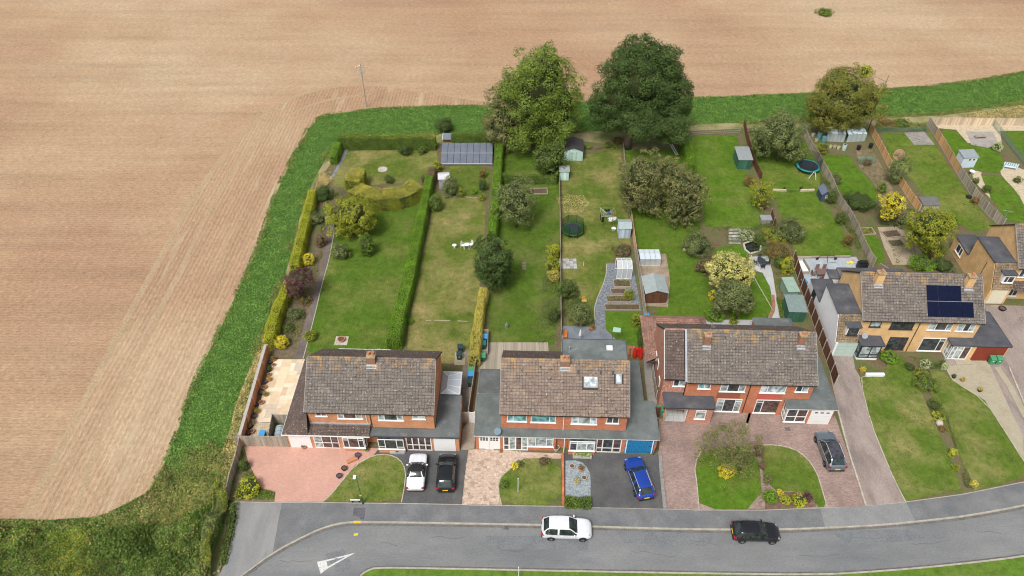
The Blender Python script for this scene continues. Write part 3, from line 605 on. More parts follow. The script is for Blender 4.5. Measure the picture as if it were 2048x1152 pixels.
M['brown_dark'] = plain((.14, .03, .015), .5, .1, name='dark_red_paint')
def tiles(parent, a, b, c, d, mat, cols=None, rows=None, lift=.04, name='roof_tiles', skip=(), tw=.31, gauge=.31, jit=1.):
    """real tiles on the slope a-b (eave) d-c (ridge)"""
    a, b, c, d = map(Vector, (a, b, c, d)); n = (b-a).cross(d-a).normalized()
    if n.z < 0: n = -n
    nr = rows or max(1, round(((d-a).length+(c-b).length)/2/gauge)); m = MB(); r = random.Random(5)
    for i in range(nr):
        g_ = .10 if i else 0
        e0, e1 = a.lerp(d, (i+g_)/nr), b.lerp(c, (i+g_)/nr); f0, f1 = a.lerp(d, (i+1)/nr), b.lerp(c, (i+1)/nr)
        nc = cols or max(1, round((e1-e0).length/tw))
        for j in range(nc):
            t0, t1 = (j+.035)/nc, (j+.965)/nc
            q = [e0.lerp(e1, t0), e0.lerp(e1, t1), f0.lerp(f1, t1), f0.lerp(f1, t0)]
            cx = (q[0]+q[2])/2
            if any(s(cx) for s in skip): continue
            l0 = lift+r.uniform(-.003, .006)*jit; l1 = .016+r.uniform(0, .003); tl = r.uniform(-.003, .003)*jit
            h = [l0+tl, l0-tl, l1, l1]
            top = [q[k]+n*h[k] for k in range(4)]; bot = [q[0]+n*.0, q[1]+n*.0]
            m.add(top+bot, [(0, 1, 2, 3), (4, 5, 1, 0)])
    return tag(m.build(name, mat, parent), kind='stuff')
def ridge_tiles(parent, p, q, mat, r=.13, name='ridge_tile'):
    p, q = Vector(p), Vector(q); L = (q-p).length; k = max(1, round(L/.45)); rr = random.Random(3)
    proto = None
    for i in range(k):
        a = p.lerp(q, (i+.03)/k); b = p.lerp(q, (i+.97)/k); m = MB()
        d = (q-p).normalized(); s = d.cross(Vector((0, 0, 1))).normalized(); up = s.cross(d)
        v = []
        for e in (a, b):
            for t in range(6):
                an = math.pi*t/5; v.append(e+s*(r*math.cos(an))+up*(r*.75*math.sin(an)+.0+rr.uniform(-.005, .01)))
        m.add(v, [(t, t+6, t+7, t+1) for t in range(5)]+[(5,4,3,2,1,0),(6,7,8,9,10,11)]); m.build(name, mat, parent)
def chimney(roof, x, y, z0, z1, w=.9, d=.6, mat='brick', pots=2, cap=True):
    m = MB(); m.box(x-w/2, x+w/2, y-d/2, y+d/2, z0, z1); o = m.build('chimney', M[mat], roof)
    m = MB(); m.box(x-w/2-.05, x+w/2+.05, y-d/2-.05, y+d/2+.05, z1+.002, z1+.14); m.build('chimney_cap', M['mortar'], o)
    f = MB(); f.box(x-w/2-.09, x+w/2+.09, y-d/2-.28, y-d/2-.003, z0+.0, z0+.62); f.build('flashing', M['lead'], o) if False else None
    for k in range(pots):
        px = x+(k-(pots-1)/2)*.42; p = MB(); p.lathe([(.13, z1+.142), (.12, z1+.45), (.15, z1+.46), (.15, z1+.52), (.10, z1+.52), (.09, z1+.44)], px, y, 10); p.build('chimney_pot', M['terra'], o)
    return o
ZE, ZR, YF, YB, YR = 5.2, 8.6, .35, 8.05, 4.18
def slope_z(y, y0=0, z0=ZE): return z0+(ZR-z0)*(y-y0)/(YR-y0)
def on_roof(F, px, py):
    y = 2.5
    for i in range(60): q = F.l(px, py, slope_z(y)+.05); y = y*.5+q.y*.5
    return q.x, y
def stack(F, roof, px, pyb, pyt, w, d, mat, pots, flash=True):
    x, y = on_roof(F, px, pyb); _, zt = F.pl(px, pyt, y)
    if flash:
        m = MB(); ya = y-.34; m.slab([(x-w/2-.1, ya, slope_z(ya)+.07), (x+w/2+.1, ya, slope_z(ya)+.07), (x+w/2+.1, y-.004, slope_z(y)+.07), (x-w/2-.1, y-.004, slope_z(y)+.07)], .02); m.build('lead_flashing', M['lead'], roof)
    return chimney(roof, x, y+d/2, slope_z(y)-.3, zt, w, d, mat, pots)
def main_block(H, x0, x1, brick, tile, under='under', vx0=-.12, vx1=.12, name_r='roof', zr=ZR, skip=(), rear=True, yf=YF):
    # walls, one object each
    w = MB(); t = .25
    w.box(x0, x1, yf, yf+t, 0, ZE+.05); w.build('front_wall', brick, H)
    w = MB(); w.box(x0, x1, YB-t, YB, 0, ZE); w.build('back_wall', brick, H)
    for nm, a in (('gable_wall', x0), ('gable_wall', x1-t)):
        w = MB(); y0, y1 = yf+t+.001, YB-t-.001
        zt = lambda y: slope_z(min(y, 2*YR-y))-.12
        pr = [(y0, 0), (y1, 0), (y1, zt(y1)), (YR, zt(YR)), (y0, zt(y0))]
        v = [(a, y, z) for y, z in pr]+[(a+t, y, z) for y, z in pr]
        w.add(v, [(4,3,2,1,0),(5,6,7,8,9)]+[(i, (i+1)%5, 5+(i+1)%5, 5+i) for i in range(5)]); w.build(nm, brick, H)
    r = MB(); a, b = x0+vx0, x1+vx1
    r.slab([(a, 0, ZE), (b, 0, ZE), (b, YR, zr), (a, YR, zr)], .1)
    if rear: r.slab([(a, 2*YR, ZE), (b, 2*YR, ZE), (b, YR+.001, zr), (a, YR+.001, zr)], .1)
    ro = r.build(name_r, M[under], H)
    e = .012; n = Vector((0, -(zr-ZE), YR)).normalized()
    tiles(ro, Vector((a, -.05, ZE-.02))+n*e, Vector((b, -.05, ZE-.02))+n*e, Vector((b, YR-.02, zr))+n*e, Vector((a, YR-.02, zr))+n*e, tile, skip=skip)
    if rear: tiles(ro, (b, 2*YR+.05, ZE), (a, 2*YR+.05, ZE), (a, YR+.02, zr+e), (b, YR+.02, zr+e), M['tile_brown'])
    ridge_tiles(ro, (a, YR, zr+.03), (b, YR, zr+.03), tile)
    for xx in (a-.03, b+.0):
        v = MB(); v.slab([(xx, -.04, ZE+.035), (xx+.03, -.04, ZE+.035), (xx+.03, YR, zr+.035), (xx, YR, zr+.035)], .16); v.build('verge_board', M['concrete'], ro)
    return ro
def gutter(H, x0, x1, y, z, mat='black', posts=()):
    m = MB(); m.box(x0, x1, y-.07, y+.03, z-.11, z-.02); o = m.build('gutter', M[mat], H)
    return o
def downpipe(H, x, y, z0, z1, mat='black', dx=0):
    m = MB(); m.tube([(x, y, z1), (x+dx, y, (z0+z1)/2), (x+dx, y, z0)], .04); return m.build('downpipe', M[mat], H)
def flat_roof(H, pts, z, mat='felt', th=.16, fascia='white', name='flat_roof'):
    m = MB(); m.prism(pts, z-th, z, 1, 0); o = m.build(name, [M[mat], M[fascia]], H)
    # raised drip edge
    n = len(pts); 
    for i in range(n):
        a, b = Vector(pts[i]), Vector(pts[(i+1) % n]); 
        if (b-a).length < .6: continue
        e = MB(); d = (b-a).normalized(); s = Vector((-d.y, d.x))*.05
        a2, b2 = a+d*.051, b-d*.051
        e.add([(*q, zz) for zz in (z+.002, z+.035) for q in (a2-s, b2-s, b2+s, a2+s)], [(0,3,2,1),(4,5,6,7),(0,1,5,4),(1,2,6,5),(2,3,7,6),(3,0,4,7)]); e.build('roof_edge', M['felt_dark'] if fascia != 'white' else M[mat], o)
    return o
def wallbox(H, x0, x1, y0, y1, z0, z1, brick, name='wall'):
    m = MB(); m.box(x0, x1, y0, y1, z0, z1); return m.build(name, brick, H)
def z10(px0, py0, s): return lambda x, y: (px0+x/s, py0+y/s)

# ---- house 1
F1 = Frame(P(610, 824, 5.2), -1.64)
H = empty('semi_detached_house', F1.o, F1.ang, 'orange brick semi-detached pair beside the field with a dark tiled lean-to on its left', 'house')
ro = main_block(H, 0, 12.55, M['brick'], M['tile'])
stack(F1, ro, 743, 729, 717, .8, .75, 'chimney_brick', 2)
# lean-to
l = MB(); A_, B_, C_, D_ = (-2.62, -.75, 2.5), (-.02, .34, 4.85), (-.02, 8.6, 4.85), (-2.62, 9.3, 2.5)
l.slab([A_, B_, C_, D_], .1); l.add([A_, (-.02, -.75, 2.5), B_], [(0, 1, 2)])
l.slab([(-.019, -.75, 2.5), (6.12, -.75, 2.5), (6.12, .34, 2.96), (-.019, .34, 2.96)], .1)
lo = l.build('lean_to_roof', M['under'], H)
tiles(lo, (-2.66, 9.3, 2.52), (-2.66, -.75, 2.52), (-.02, .34, 4.87), (-.02, 8.6, 4.87), M['tile_brown'], jit=.5)
tiles(lo, (-2.62, -.79, 2.52), (-.02, -.79, 2.52), (-.02, .33, 4.87), (-.06, .33, 4.87), M['tile_brown'], cols=8, jit=.5)
tiles(lo, (-.02, -.79, 2.52), (6.12, -.79, 2.52), (6.12, .34, 2.985), (-.02, .34, 2.985), M['tile_brown'], jit=.5)
ridge_tiles(lo, (-2.6, -.76, 2.53), (-.04, .34, 4.88), M['tile_brown'], .09, 'hip_tile')
m = MB(); m.box(0, 6.12, .25, .345, 2.97, 3.14); m.build('lead_flashing', M['lead'], H)
m = MB(); m.box(-2.66, 6.15, -.86, -.79, 2.38, 2.49); m.build('gutter', M['white'], H)
m = MB(); m.box(-2.74, -2.67, -.86, 9.3, 2.38, 2.49); m.build('gutter', M['white'], H)
wallbox(H, -2.4, -.25, -.5, 9.2, 0, 2.45, M['brick'], 'side_wall')
wallbox(H, -.249, 5.55, -.5, .34, 0, 2.4, M['brick'], 'front_wall')
g1, g2 = z10(560, 810, 10.24), z10(740, 810, 10.24)
garage_door(H, F1, g1(240, 855), g1(675, 865), -.5, M['white'])
fwin(H, F1, g1(735, 850), g1(1238, 858), 2.3, -.5, (.33, .70), .4, panes=('pane_blind', 'pane_brown', 'pane_brown'), z0=.06, sill=False)
m = MB(); m.prism([(3.25, -.502), (3.35, -.85), (5.5, -.85), (5.6, -.502)], 0, .72); m.build('bay_wall', M['brick'], H)
window(H, (3.36, -.85, .74), (1, 0, 0), (0, -1, 0), 2.13, 1.6, (.27, .74), (.78, None, .78), panes=('pane_dark', 'pane_brown', 'pane_dark'))
window(H, (5.62, -.5, .74), (-.11, -.34, 0), (.95, -.3, 0), 1.0, 1.6, (), None, sill=False)
m = MB(); m.prism([(3.27, -.503), (3.37, -.849), (5.48, -.849), (5.58, -.503)], .721, 2.38); m.build('bay_core', M['pane_dark'], H)
fwin(H, F1, g1(740, 215), g1(965, 225), 4.85, .35, (.5,), panes='pane_brown')
fwin(H, F1, g1(1190, 270), g1(1695, 275), 4.85, .35, (.25, .75), panes=('pane_blind', 'pane_brown', 'pane_blind'))
fwin(H, F1, g2(180, 300), g2(690, 315), 4.85, .35, (.24, .76), panes=('pane_blind', 'pane_dark', 'pane_blind'))
fwin(H, F1, g2(875, 280), g2(1135, 285), 4.85, .35, (.5,), panes='pane_blind')
downpipe(H, 5.85, .3, 3.0, 5.0, 'white'); downpipe(H, 6.25, .3, 2.7, 5.05, 'black')
gutter(H, -.1, 12.6, -.02, 5.2); 
wallbox(H, 7.0, 15.0, -.5, .34, 0, 2.33, M['brick'], 'front_wall')
wallbox(H, 12.56, 15.0, .341, 4.6, 0, 2.33, M['brick'], 'garage_wall')
flat_roof(H, [(6.14, -.72), (15.1, -.72), (14.95, 4.75), (12.56, 4.75), (12.56, .34), (6.14, .34)], 2.5, 'felt', fascia='char')
m = MB(); m.box(6.9, 9.55, -.92, -.505, 0, .72); m.build('bay_wall', M['brick'], H)
m = MB(); m.box(6.95, 9.5, -.9, -.505, .721, 2.33); m.build('bay_core', M['pane_dark'], H)
window(H, (6.92, -.92, .74), (1, 0, 0), (0, -1, 0), 2.6, 1.58, (.27, .72), (.22, None, .22), panes=('pane_dark', 'pane_dark', 'pane_dark'))
fwin(H, F1, g2(765, 915), g2(1280, 918), 2.3, -.5, (.25, .5, .75), .4, panes='pane_brown', z0=.05, sill=False, bar=.08)
garage_door(H, F1, g2(1325, 915), g2(1760, 920), -.5, M['white'])
# conservatory with a lantern roof of glass sheets
cx0, cx1, cy0, cy1 = 12.6, 14.6, 4.8, 7.9
m = MB(); m.box(cx0, cx1, cy0, cy1, 0, .5); cw = m.build('dwarf_wall', M['brick'], H)
for i, (x, y) in enumerate([(cx0+.05, cy1), (cx1, cy1), (cx1, cy0+.05), (cx1, (cy0+cy1)/2)]):
    m = MB(); m.box(x-.05, x+.05, y-.05, y+.05, .502, 2.3); m.build('conservatory_post', M['white'], H)
ap = Vector((13.35, 6.9, 2.95)); ap2 = Vector((13.35, 5.2, 2.95)); e = [Vector(v) for v in ((cx0, cy0, 2.4), (cx1+.1, cy0, 2.4), (cx1+.1, cy1+.1, 2.4), (cx0, cy1+.1, 2.4))]
cr = MB(); cr.slab([(cx0, cy0, 2.3), (cx1+.1, cy0, 2.3), (cx1+.1, cy1+.1, 2.3), (cx0, cy1+.1, 2.3)], .08); cro = cr.build('conservatory_roof', M['white'], H)
for tri in ([e[1], e[2], ap, ap2], [e[2], e[3], ap], [e[3], e[0], ap2, ap], [e[0], e[1], ap2]):
    m = MB(); m.slab(tri, .02); m.build('glass_sheet', M['roof_glass'], cro)
for p, q in ((e[0], ap2), (e[1], ap2), (e[2], ap), (e[3], ap), (ap, ap2), (e[1].lerp(e[2], .33), ap2.lerp(ap, .3)), (e[1].lerp(e[2], .66), ap2.lerp(ap, .7)), (e[2].lerp(e[3], .5), ap), (e[0], e[1]), (e[1], e[2]), (e[2], e[3])):
    m = MB(); m.tube([p+Vector((0, 0, .03)), q+Vector((0, 0, .03))], .05, n=4); m.build('glazing_bar', M['white'], cro)
m = MB(); m.box(1.6, 7.2, 8.4, 8.52, 5.1, 5.2); m.build('gutter', M['white'], H)
m = MB(); m.lathe([(.0, 0), (.22, .03), (.33, .09)], 0, 0, 14)

# ---- house 2
F2 = Frame(P(1002, 828, 5.2), -1.66)
H = empty('semi_detached_house', F2.o, F2.ang, 'red brick semi-detached pair with white garage doors left and blue garage doors right', 'house')
sk = []
for (px0, py0, px1, py1) in ((1169, 754, 1194, 772), (1233, 750, 1242, 764)):
    a, b = on_roof(F2, px0, py0), on_roof(F2, px1, py1); sk.append((a[0], b[0], b[1], a[1]))
ro = main_block(H, 0, 12.45, M['brick2'], M['tile_pink'], skip=[lambda c, q=q: q[0]-.1 < c.x < q[1]+.1 and q[2]-.2 < c.y < q[3]+.1 for q in sk], rear=True)
for q in sk:
    zz = lambda y: slope_z(y)+.07
    m = MB(); m.slab([(q[0]-.07, q[2]-.14, zz(q[2]-.14)), (q[1]+.07, q[2]-.14, zz(q[2]-.14)), (q[1]+.07, q[3]+.07, zz(q[3]+.07)), (q[0]-.07, q[3]+.07, zz(q[3]+.07))], .1); r_ = m.build('roof_window', M['lead'], ro)
    m = MB(); m.slab([(q[0], q[2], zz(q[2])+.03), (q[1], q[2], zz(q[2])+.03), (q[1], q[3], zz(q[3])+.03), (q[0], q[3], zz(q[3])+.03)], .028); m.build('pane', M['pane_pale'], r_)
for px, py in ((1157, 745), (1202, 746), (1226, 747)):
    a = Vector((*on_roof(F2, px, py), 0)); m = MB(); m.slab([(a.x-.13, a.y-.16, slope_z(a.y-.16)+.1), (a.x+.13, a.y-.16, slope_z(a.y-.16)+.1), (a.x+.13, a.y+.16, slope_z(a.y+.16)+.1), (a.x-.13, a.y+.16, slope_z(a.y+.16)+.1)], .06); m.build('vent_tile', M['char'], ro)
stack(F2, ro, 1130, 734, 724, .85, .7, 'chimney_brick', 2)
gutter(H, -.1, 12.5, -.02, 5.2)
flat_roof(H, [(-2.68, -.66), (15.78, -.66), (15.72, 4.2), (14.65, 4.2), (14.65, 9.8), (12.46, 9.8), (12.46, .34), (-.01, .34), (-.01, 4.65), (-2.68, 4.65)], 2.5, 'felt_green')
flat_roof(H, [(-2.62, 4.72), (-.01, 4.72), (-.01, 8.0), (-2.56, 8.0)], 2.6, 'felt')
wallbox(H, -2.55, 5.5, -.5, .34, 0, 2.33, M['brick2'], 'front_wall'); wallbox(H, 5.51, 6.75, -.1, .34, 0, 2.33, M['brick2'], 'front_wall'); wallbox(H, 6.76, 15.6, -.5, .34, 0, 2.33, M['brick2'], 'front_wall')
wallbox(H, -2.5, -.01, .341, 7.9, 0, 2.33, M['brick2'], 'garage_wall'); wallbox(H, 12.46, 14.6, .341, 9.7, 0, 2.33, M['brick2'], 'garage_wall'); wallbox(H, 14.601, 15.6, .341, 4.1, 0, 2.33, M['brick2'], 'garage_wall')
g1, g2 = z10(940, 810, 10.24), z10(1120, 810, 9.309)
garage_door(H, F2, g1(190, 885), g1(620, 900), -.5, M['white'], 2.15, 'doors')
fwin(H, F2, g1(680, 915), g1(1185, 935), 2.3, -.5, (.24, .5, .75), (.35, None, None, .3), panes=('pane_dark', 'pane_blind', 'pane_brown', 'pane_blind'), z0=.05, sill=False, bar=.09)
fwin(H, F2, g1(1195, 865), g1(1700, 875), 2.3, -.5, (.29, .72), (.8, None, .8), panes='pane_blind', z0=.75)
fwin(H, F2, g1(765, 325), g1(1158, 335), 4.85, .35, (.3,), panes='pane_teal_reflect'); fwin(H, F2, g1(1245, 345), g1(1750, 355), 4.85, .35, (.76,), panes='pane_teal_reflect')
m = MB(); m.box(6.8, 9.45, -.9, -.505, 0, .74); m.build('bay_wall', M['brick2'], H); m = MB(); m.box(6.85, 9.4, -.88, -.505, .741, 2.33); m.build('bay_core', M['pane_dark'], H)
window(H, (6.85, -.9, .76), (1, 0, 0), (0, -1, 0), 2.55, 1.55, (.3, .68), (.8, .8, .8), panes=('pane_dark', 'pane_blind', 'pane_blind'), bar=.08)
fwin(H, F2, g2(650, 908), g2(1112, 922), 2.3, -.5, (.25, .66), .32, panes=('pane_brown', 'pane_dark', 'pane_brown'), z0=.05, sill=False, bar=.08)
M['bluedoor'] = plain((.02, .20, .42), .45, .08, name='blue_door_paint')
garage_door(H, F2, g2(1185, 905), g2(1718, 922), -.5, M['bluedoor'], 2.2, 'blue')
for xx in (12.6, 15.22):
    m = MB(); m.box(xx-.05, xx+.05, -.56, -.503, 0, 2.25); m.build('door_jamb', M['white'], H)
fwin(H, F2, g2(208, 345), g2(680, 355), 4.85, .35, (.27, .74), panes=('pane_pale', 'pane_blind', 'pane_pale')); fwin(H, F2, g2(858, 330), g2(1088, 340), 4.85, .35, (.5,), panes='pane_dark')
downpipe(H, 6.2, .3, 2.5, 5.05, 'white'); m = MB(); m.tube([(6.35, -.72, 2.42), (6.35, -.72, .05)], .045); m.build('downpipe', M['white'], H)
m = MB(); m.tube([(15.7, -.7, 2.4), (15.45, -.7, .05)], .05); m.build('downpipe', M['under'], H)
# rear dormer with a wide flat roof on the right half
m = MB(); m.box(6.2, 12.35, 4.5, 7.1, ZE+.5, 8.3); m.build('dormer', M['char'], H)
do = flat_roof(H, [(5.98, 4.3), (12.42, 4.3), (12.42, 7.2), (5.98, 7.2)], 8.48, 'felt_green', name='dormer_roof', fascia='char')
m = MB(); m.box(10.4, 11.0, 5.7, 6.25, 8.5, 8.66); rl = m.build('roof_light', M['white'], H)
m = MB(); m.box(6.6, 6.7, 5.6, 5.7, 8.5, 9.0); m.build('vent_pipe', M['lead'], H)
# dish on the flat roof
m = MB(); m.lathe([(.03, .9), (.25, .95), (.36, 1.05)], 0, 0, 14); d = m.build('satellite_dish', plain((.12, .19, .25), .5, .05, name='dish'), H, (-.35, .1, 2.2)); d.rotation_euler = (R(35), 0, 0)

# ---- house 3
F3 = Frame(P(1377, 765, 5.2), -1.9)
H = empty('semi_detached_house', F3.o, F3.ang, 'red brick semi-detached pair with brown tiled side extension, slate canopy and white porch', 'house')
ro = main_block(H, 0, 12.95, M['brick2'], M['tile'])
stack(F3, ro, 1413, 691, 675, .65, .6, 'chimney_brick', 1); stack(F3, ro, 1602, 691, 675, .65, .6, 'chimney_brick', 1)
gutter(H, -.05, 13, -.02, 5.2)
m = MB(); m.slab([(-.33, -.05, ZE+.12), (-.13, -.05, ZE+.12), (-.13, YR, ZR+.12), (-.33, YR, ZR+.12)], .12); m.build('valley_flashing', M['lead'], ro)
# side extension
ex = -2.35; ex2 = -2.25
w = MB(); w.box(ex2, -.01, .75, 1.0, 0, ZE+.1); w.build('extension_front_wall', M['brick3'], H)
w = MB(); pr = [(.75, 0), (8.05, 0), (8.05, 5.15), (YR+.15, 8.3), (.75, 5.2)]; v = [(ex, y, z) for y, z in pr]+[(ex2, y, z) for y, z in pr]
w.add(v, [(4,3,2,1,0),(5,6,7,8,9)]+[(i, (i+1)%5, 5+(i+1)%5, 5+i) for i in range(5)]); w.build('extension_side_wall', M['brick3'], H)
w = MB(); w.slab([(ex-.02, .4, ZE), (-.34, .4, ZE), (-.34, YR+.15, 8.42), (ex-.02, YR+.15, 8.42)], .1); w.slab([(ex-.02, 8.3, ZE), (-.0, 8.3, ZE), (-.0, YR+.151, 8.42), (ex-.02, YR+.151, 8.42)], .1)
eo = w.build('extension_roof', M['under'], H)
tiles(eo, (ex-.02, .35, ZE+.01), (-.35, .35, ZE+.01), (-.35, YR+.13, 8.44), (ex-.02, YR+.13, 8.44), M['tile_brown'], jit=.2)
tiles(eo, (-.02, 8.35, ZE+.01), (ex-.02, 8.35, ZE+.01), (ex-.02, YR+.17, 8.44), (-.02, YR+.17, 8.44), M['tile_brown'], jit=.2)
ridge_tiles(eo, (ex-.02, YR+.15, 8.47), (-.3, YR+.15, 8.47), M['tile_red'])
m = MB(); m.slab([(ex-.07, .35, ZE+.04), (ex-.03, .35, ZE+.04), (ex-.03, YR+.1, 8.45), (ex-.07, YR+.1, 8.45)], .14); m.build('verge_board', M['white'], eo)
gutter(H, ex, -.34, .38, 5.18)
# single storey rear wing with hipped red tiles
w = MB(); w.box(-3.2, 3.6, 9.0, 12.0, 0, 2.5); w.build('rear_wing_wall', M['brick3'], H)
a0, a1, a2, a3 = (-3.5, 4.6, 2.6), (-3.5, 12.2, 2.6), (4.0, 12.2, 2.6), (4.0, 9.4, 2.6)
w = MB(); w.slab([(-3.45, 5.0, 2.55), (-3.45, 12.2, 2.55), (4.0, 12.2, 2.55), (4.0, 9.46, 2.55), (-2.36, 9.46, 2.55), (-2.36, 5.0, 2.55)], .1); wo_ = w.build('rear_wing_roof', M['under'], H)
tiles(wo_, (4.0, 12.25, 2.57), (-3.5, 12.25, 2.57), (-1.9, 10.8, 3.5), (2.9, 10.8, 3.5), M['tile_red'], jit=.3)
tiles(wo_, (-3.5, 12.25, 2.57), (-3.5, 5.0, 2.57), (-2.37, 5.0, 3.3), (-1.9, 10.8, 3.5), M['tile_red'], jit=.3)
tiles(wo_, (-2.4, 9.3, 2.57), (4.0, 9.3, 2.57), (2.9, 10.78, 3.5), (-1.9, 10.78, 3.5), M['tile_red'], jit=.3)
tiles(wo_, (4.0, 9.3, 2.57), (4.0, 12.2, 2.57), (2.9, 10.8, 3.5), (2.9, 10.78, 3.5), M['tile_red'], cols=9, jit=.3)
ridge_tiles(wo_, (-1.9, 10.8, 3.53), (2.9, 10.8, 3.53), M['tile_red'], .1); ridge_tiles(wo_, (4.0, 12.2, 2.6), (2.9, 10.8, 3.53), M['tile_red'], .09, 'hip_tile')
# canopy, brick room, post
flat_roof(H, [(-2.2, -1.28), (3.0, -1.28), (3.0, .34), (-.02, .34), (-.02, .74), (-2.2, .74)], 2.68, 'felt_dark', .2, 'char', 'canopy_roof')
wallbox(H, .35, 2.85, -1.15, .345, 0, 2.46, M['brick3'], 'room_wall')
m = MB(); m.box(-2.1, -1.97, -1.15, -1.02, 0, 2.45); m.build('wooden_post', M['wood_new'], H); m = MB(); m.box(-1.96, .34, -1.12, -1.04, 2.2, 2.45); m.build('wooden_beam', M['wood_new'], H)
m = MB(); m.box(.25, .33, -.9, .0, 0, 2.1); m.build('door', M['white'], H)
for i in range(4):
    for j in range(2):
        m = MB(); m.box(-1.95+i*.55, -1.42+i*.55, -1.0+j*.75, -.28+j*.75, .04, .07); m.build('paving_slab', M['greypave'], H)
g1, g2 = z10(1290, 740, 9.6), z10(1480, 740, 9.6)
fwin(H, F3, g1(530, 300), g1(775, 310), 4.85, .75, (.45,), panes=('pane_dark', 'pane_blind'))
fwin(H, F3, g1(1010, 350), g1(1245, 360), 4.85, .35, (.5,), panes=('pane_teal_reflect', 'pane_blind'))
fwin(H, F3, g1(1425, 405), g1(1905, 415), 4.85, .35, (.29, .74), panes=('pane_blind', 'pane_dark', 'pane_blind'))
fwin(H, F3, g1(1328, 780), g1(1795, 800), 2.35, .35, (.29, .74), (.82, None, .82), panes=('pane_blind', 'pane_dark', 'pane_blind'))
fwin(H, F3, g1(945, 930), g1(1140, 940), 2.2, -1.15, (), .82, panes='pane_blind')
fwin(H, F3, g2(370, 430), g2(855, 440), 4.85, .35, (.28,), panes='pane_pale')
fwin(H, F3, g2(1050, 410), g2(1290, 420), 4.85, .35, (.5,), panes=('pane_dark', 'pane_blind'))
fwin(H, F3, g2(240, 810), g2(718, 825), 2.35, .35, (.28,), (.82, None), panes=('pane_dark', 'pane_brown'))
x0, z0 = F3.pl(*g1(1400, 600), .35); x1, _ = F3.pl(*g1(1860, 600), .35)
for nm, xa, xb, c in (('hung_tile_panel', 3.35, 5.75, (.30, .10, .07)), ('painted_panel', 7.5, 10.0, (.52, .12, .09))):
    m = MB(); m.box(xa, xb, .33, .348, 2.45, 3.66); m.build(nm, plain(c, .8, .15, sc=6, name=nm), H)
m = MB(); m.box(7.4, 9.9, .33, .348, .05, .7); m.build('painted_panel', plain((.52, .12, .09), .8, .15, sc=6, name='painted_panel'), H)
downpipe(H, -.12, .35, 2.75, 5.0); downpipe(H, 6.5, .29, .1, 5.05)
flat_roof(H, [(10.35, -.95), (15.6, -.95), (15.52, 6.9), (12.96, 6.9), (12.96, .34), (10.5, .34)], 2.6, 'felt_green', fascia='white')
wallbox(H, 12.75, 15.4, -.8, .34, 0, 2.42, M['brick2'], 'garage_wall'); wallbox(H, 12.96, 15.4, .341, 6.8, 0, 2.42, M['brick2'], 'garage_wall'); wallbox(H, 10.6, 12.74, -.78, .34, 0, .3, M['brick2'], 'porch_wall')
m = MB(); m.box(10.66, 12.7, -.74, .34, .301, 2.4); m.build('porch_core', M['pane_dark'], H)
fwin(H, F3, g2(830, 985), g2(1225, 1000), 2.4, -.8, (.5,), .42, panes=('pane_dark', 'pane_brown'), z0=.3, bar=.08)
window(H, (10.62, .3, .3), (0, -1, 0), (-1, 0, 0), 1.05, 2.1, (.5,), .42, panes='pane_blind', sill=False)
garage_door(H, F3, g2(1275, 1025), g2(1680, 1045), -.8, M['white'], 2.25, 'slots')
m = MB(); m.box(10.0, 10.45, .2, .34, 0, 2.3); m.build('wall_core', M['brick2'], H)
# rear flat extension behind the right half
wallbox(H, 9.6, 13.8, 9.5, 12.2, 0, 2.4, M['brick2'], 'rear_extension_wall'); flat_roof(H, [(9.5, 9.47), (13.9, 9.47), (13.9, 12.3), (9.5, 12.3)], 2.56, 'felt')
for py_, pz in ((4.2, 3.2), (2.3, 2.6), (5.6, 2.9)):
    m = MB(); m.box(ex-.09, ex-.003, py_-.35, py_+.35, pz-.5, pz+.5); m.build('side_window', M['white'], H)
    p = MB(); p.box(ex-.1, ex-.091, py_-.28, py_+.28, pz-.42, pz+.42); p.build('pane', M['pane_dark'], H)

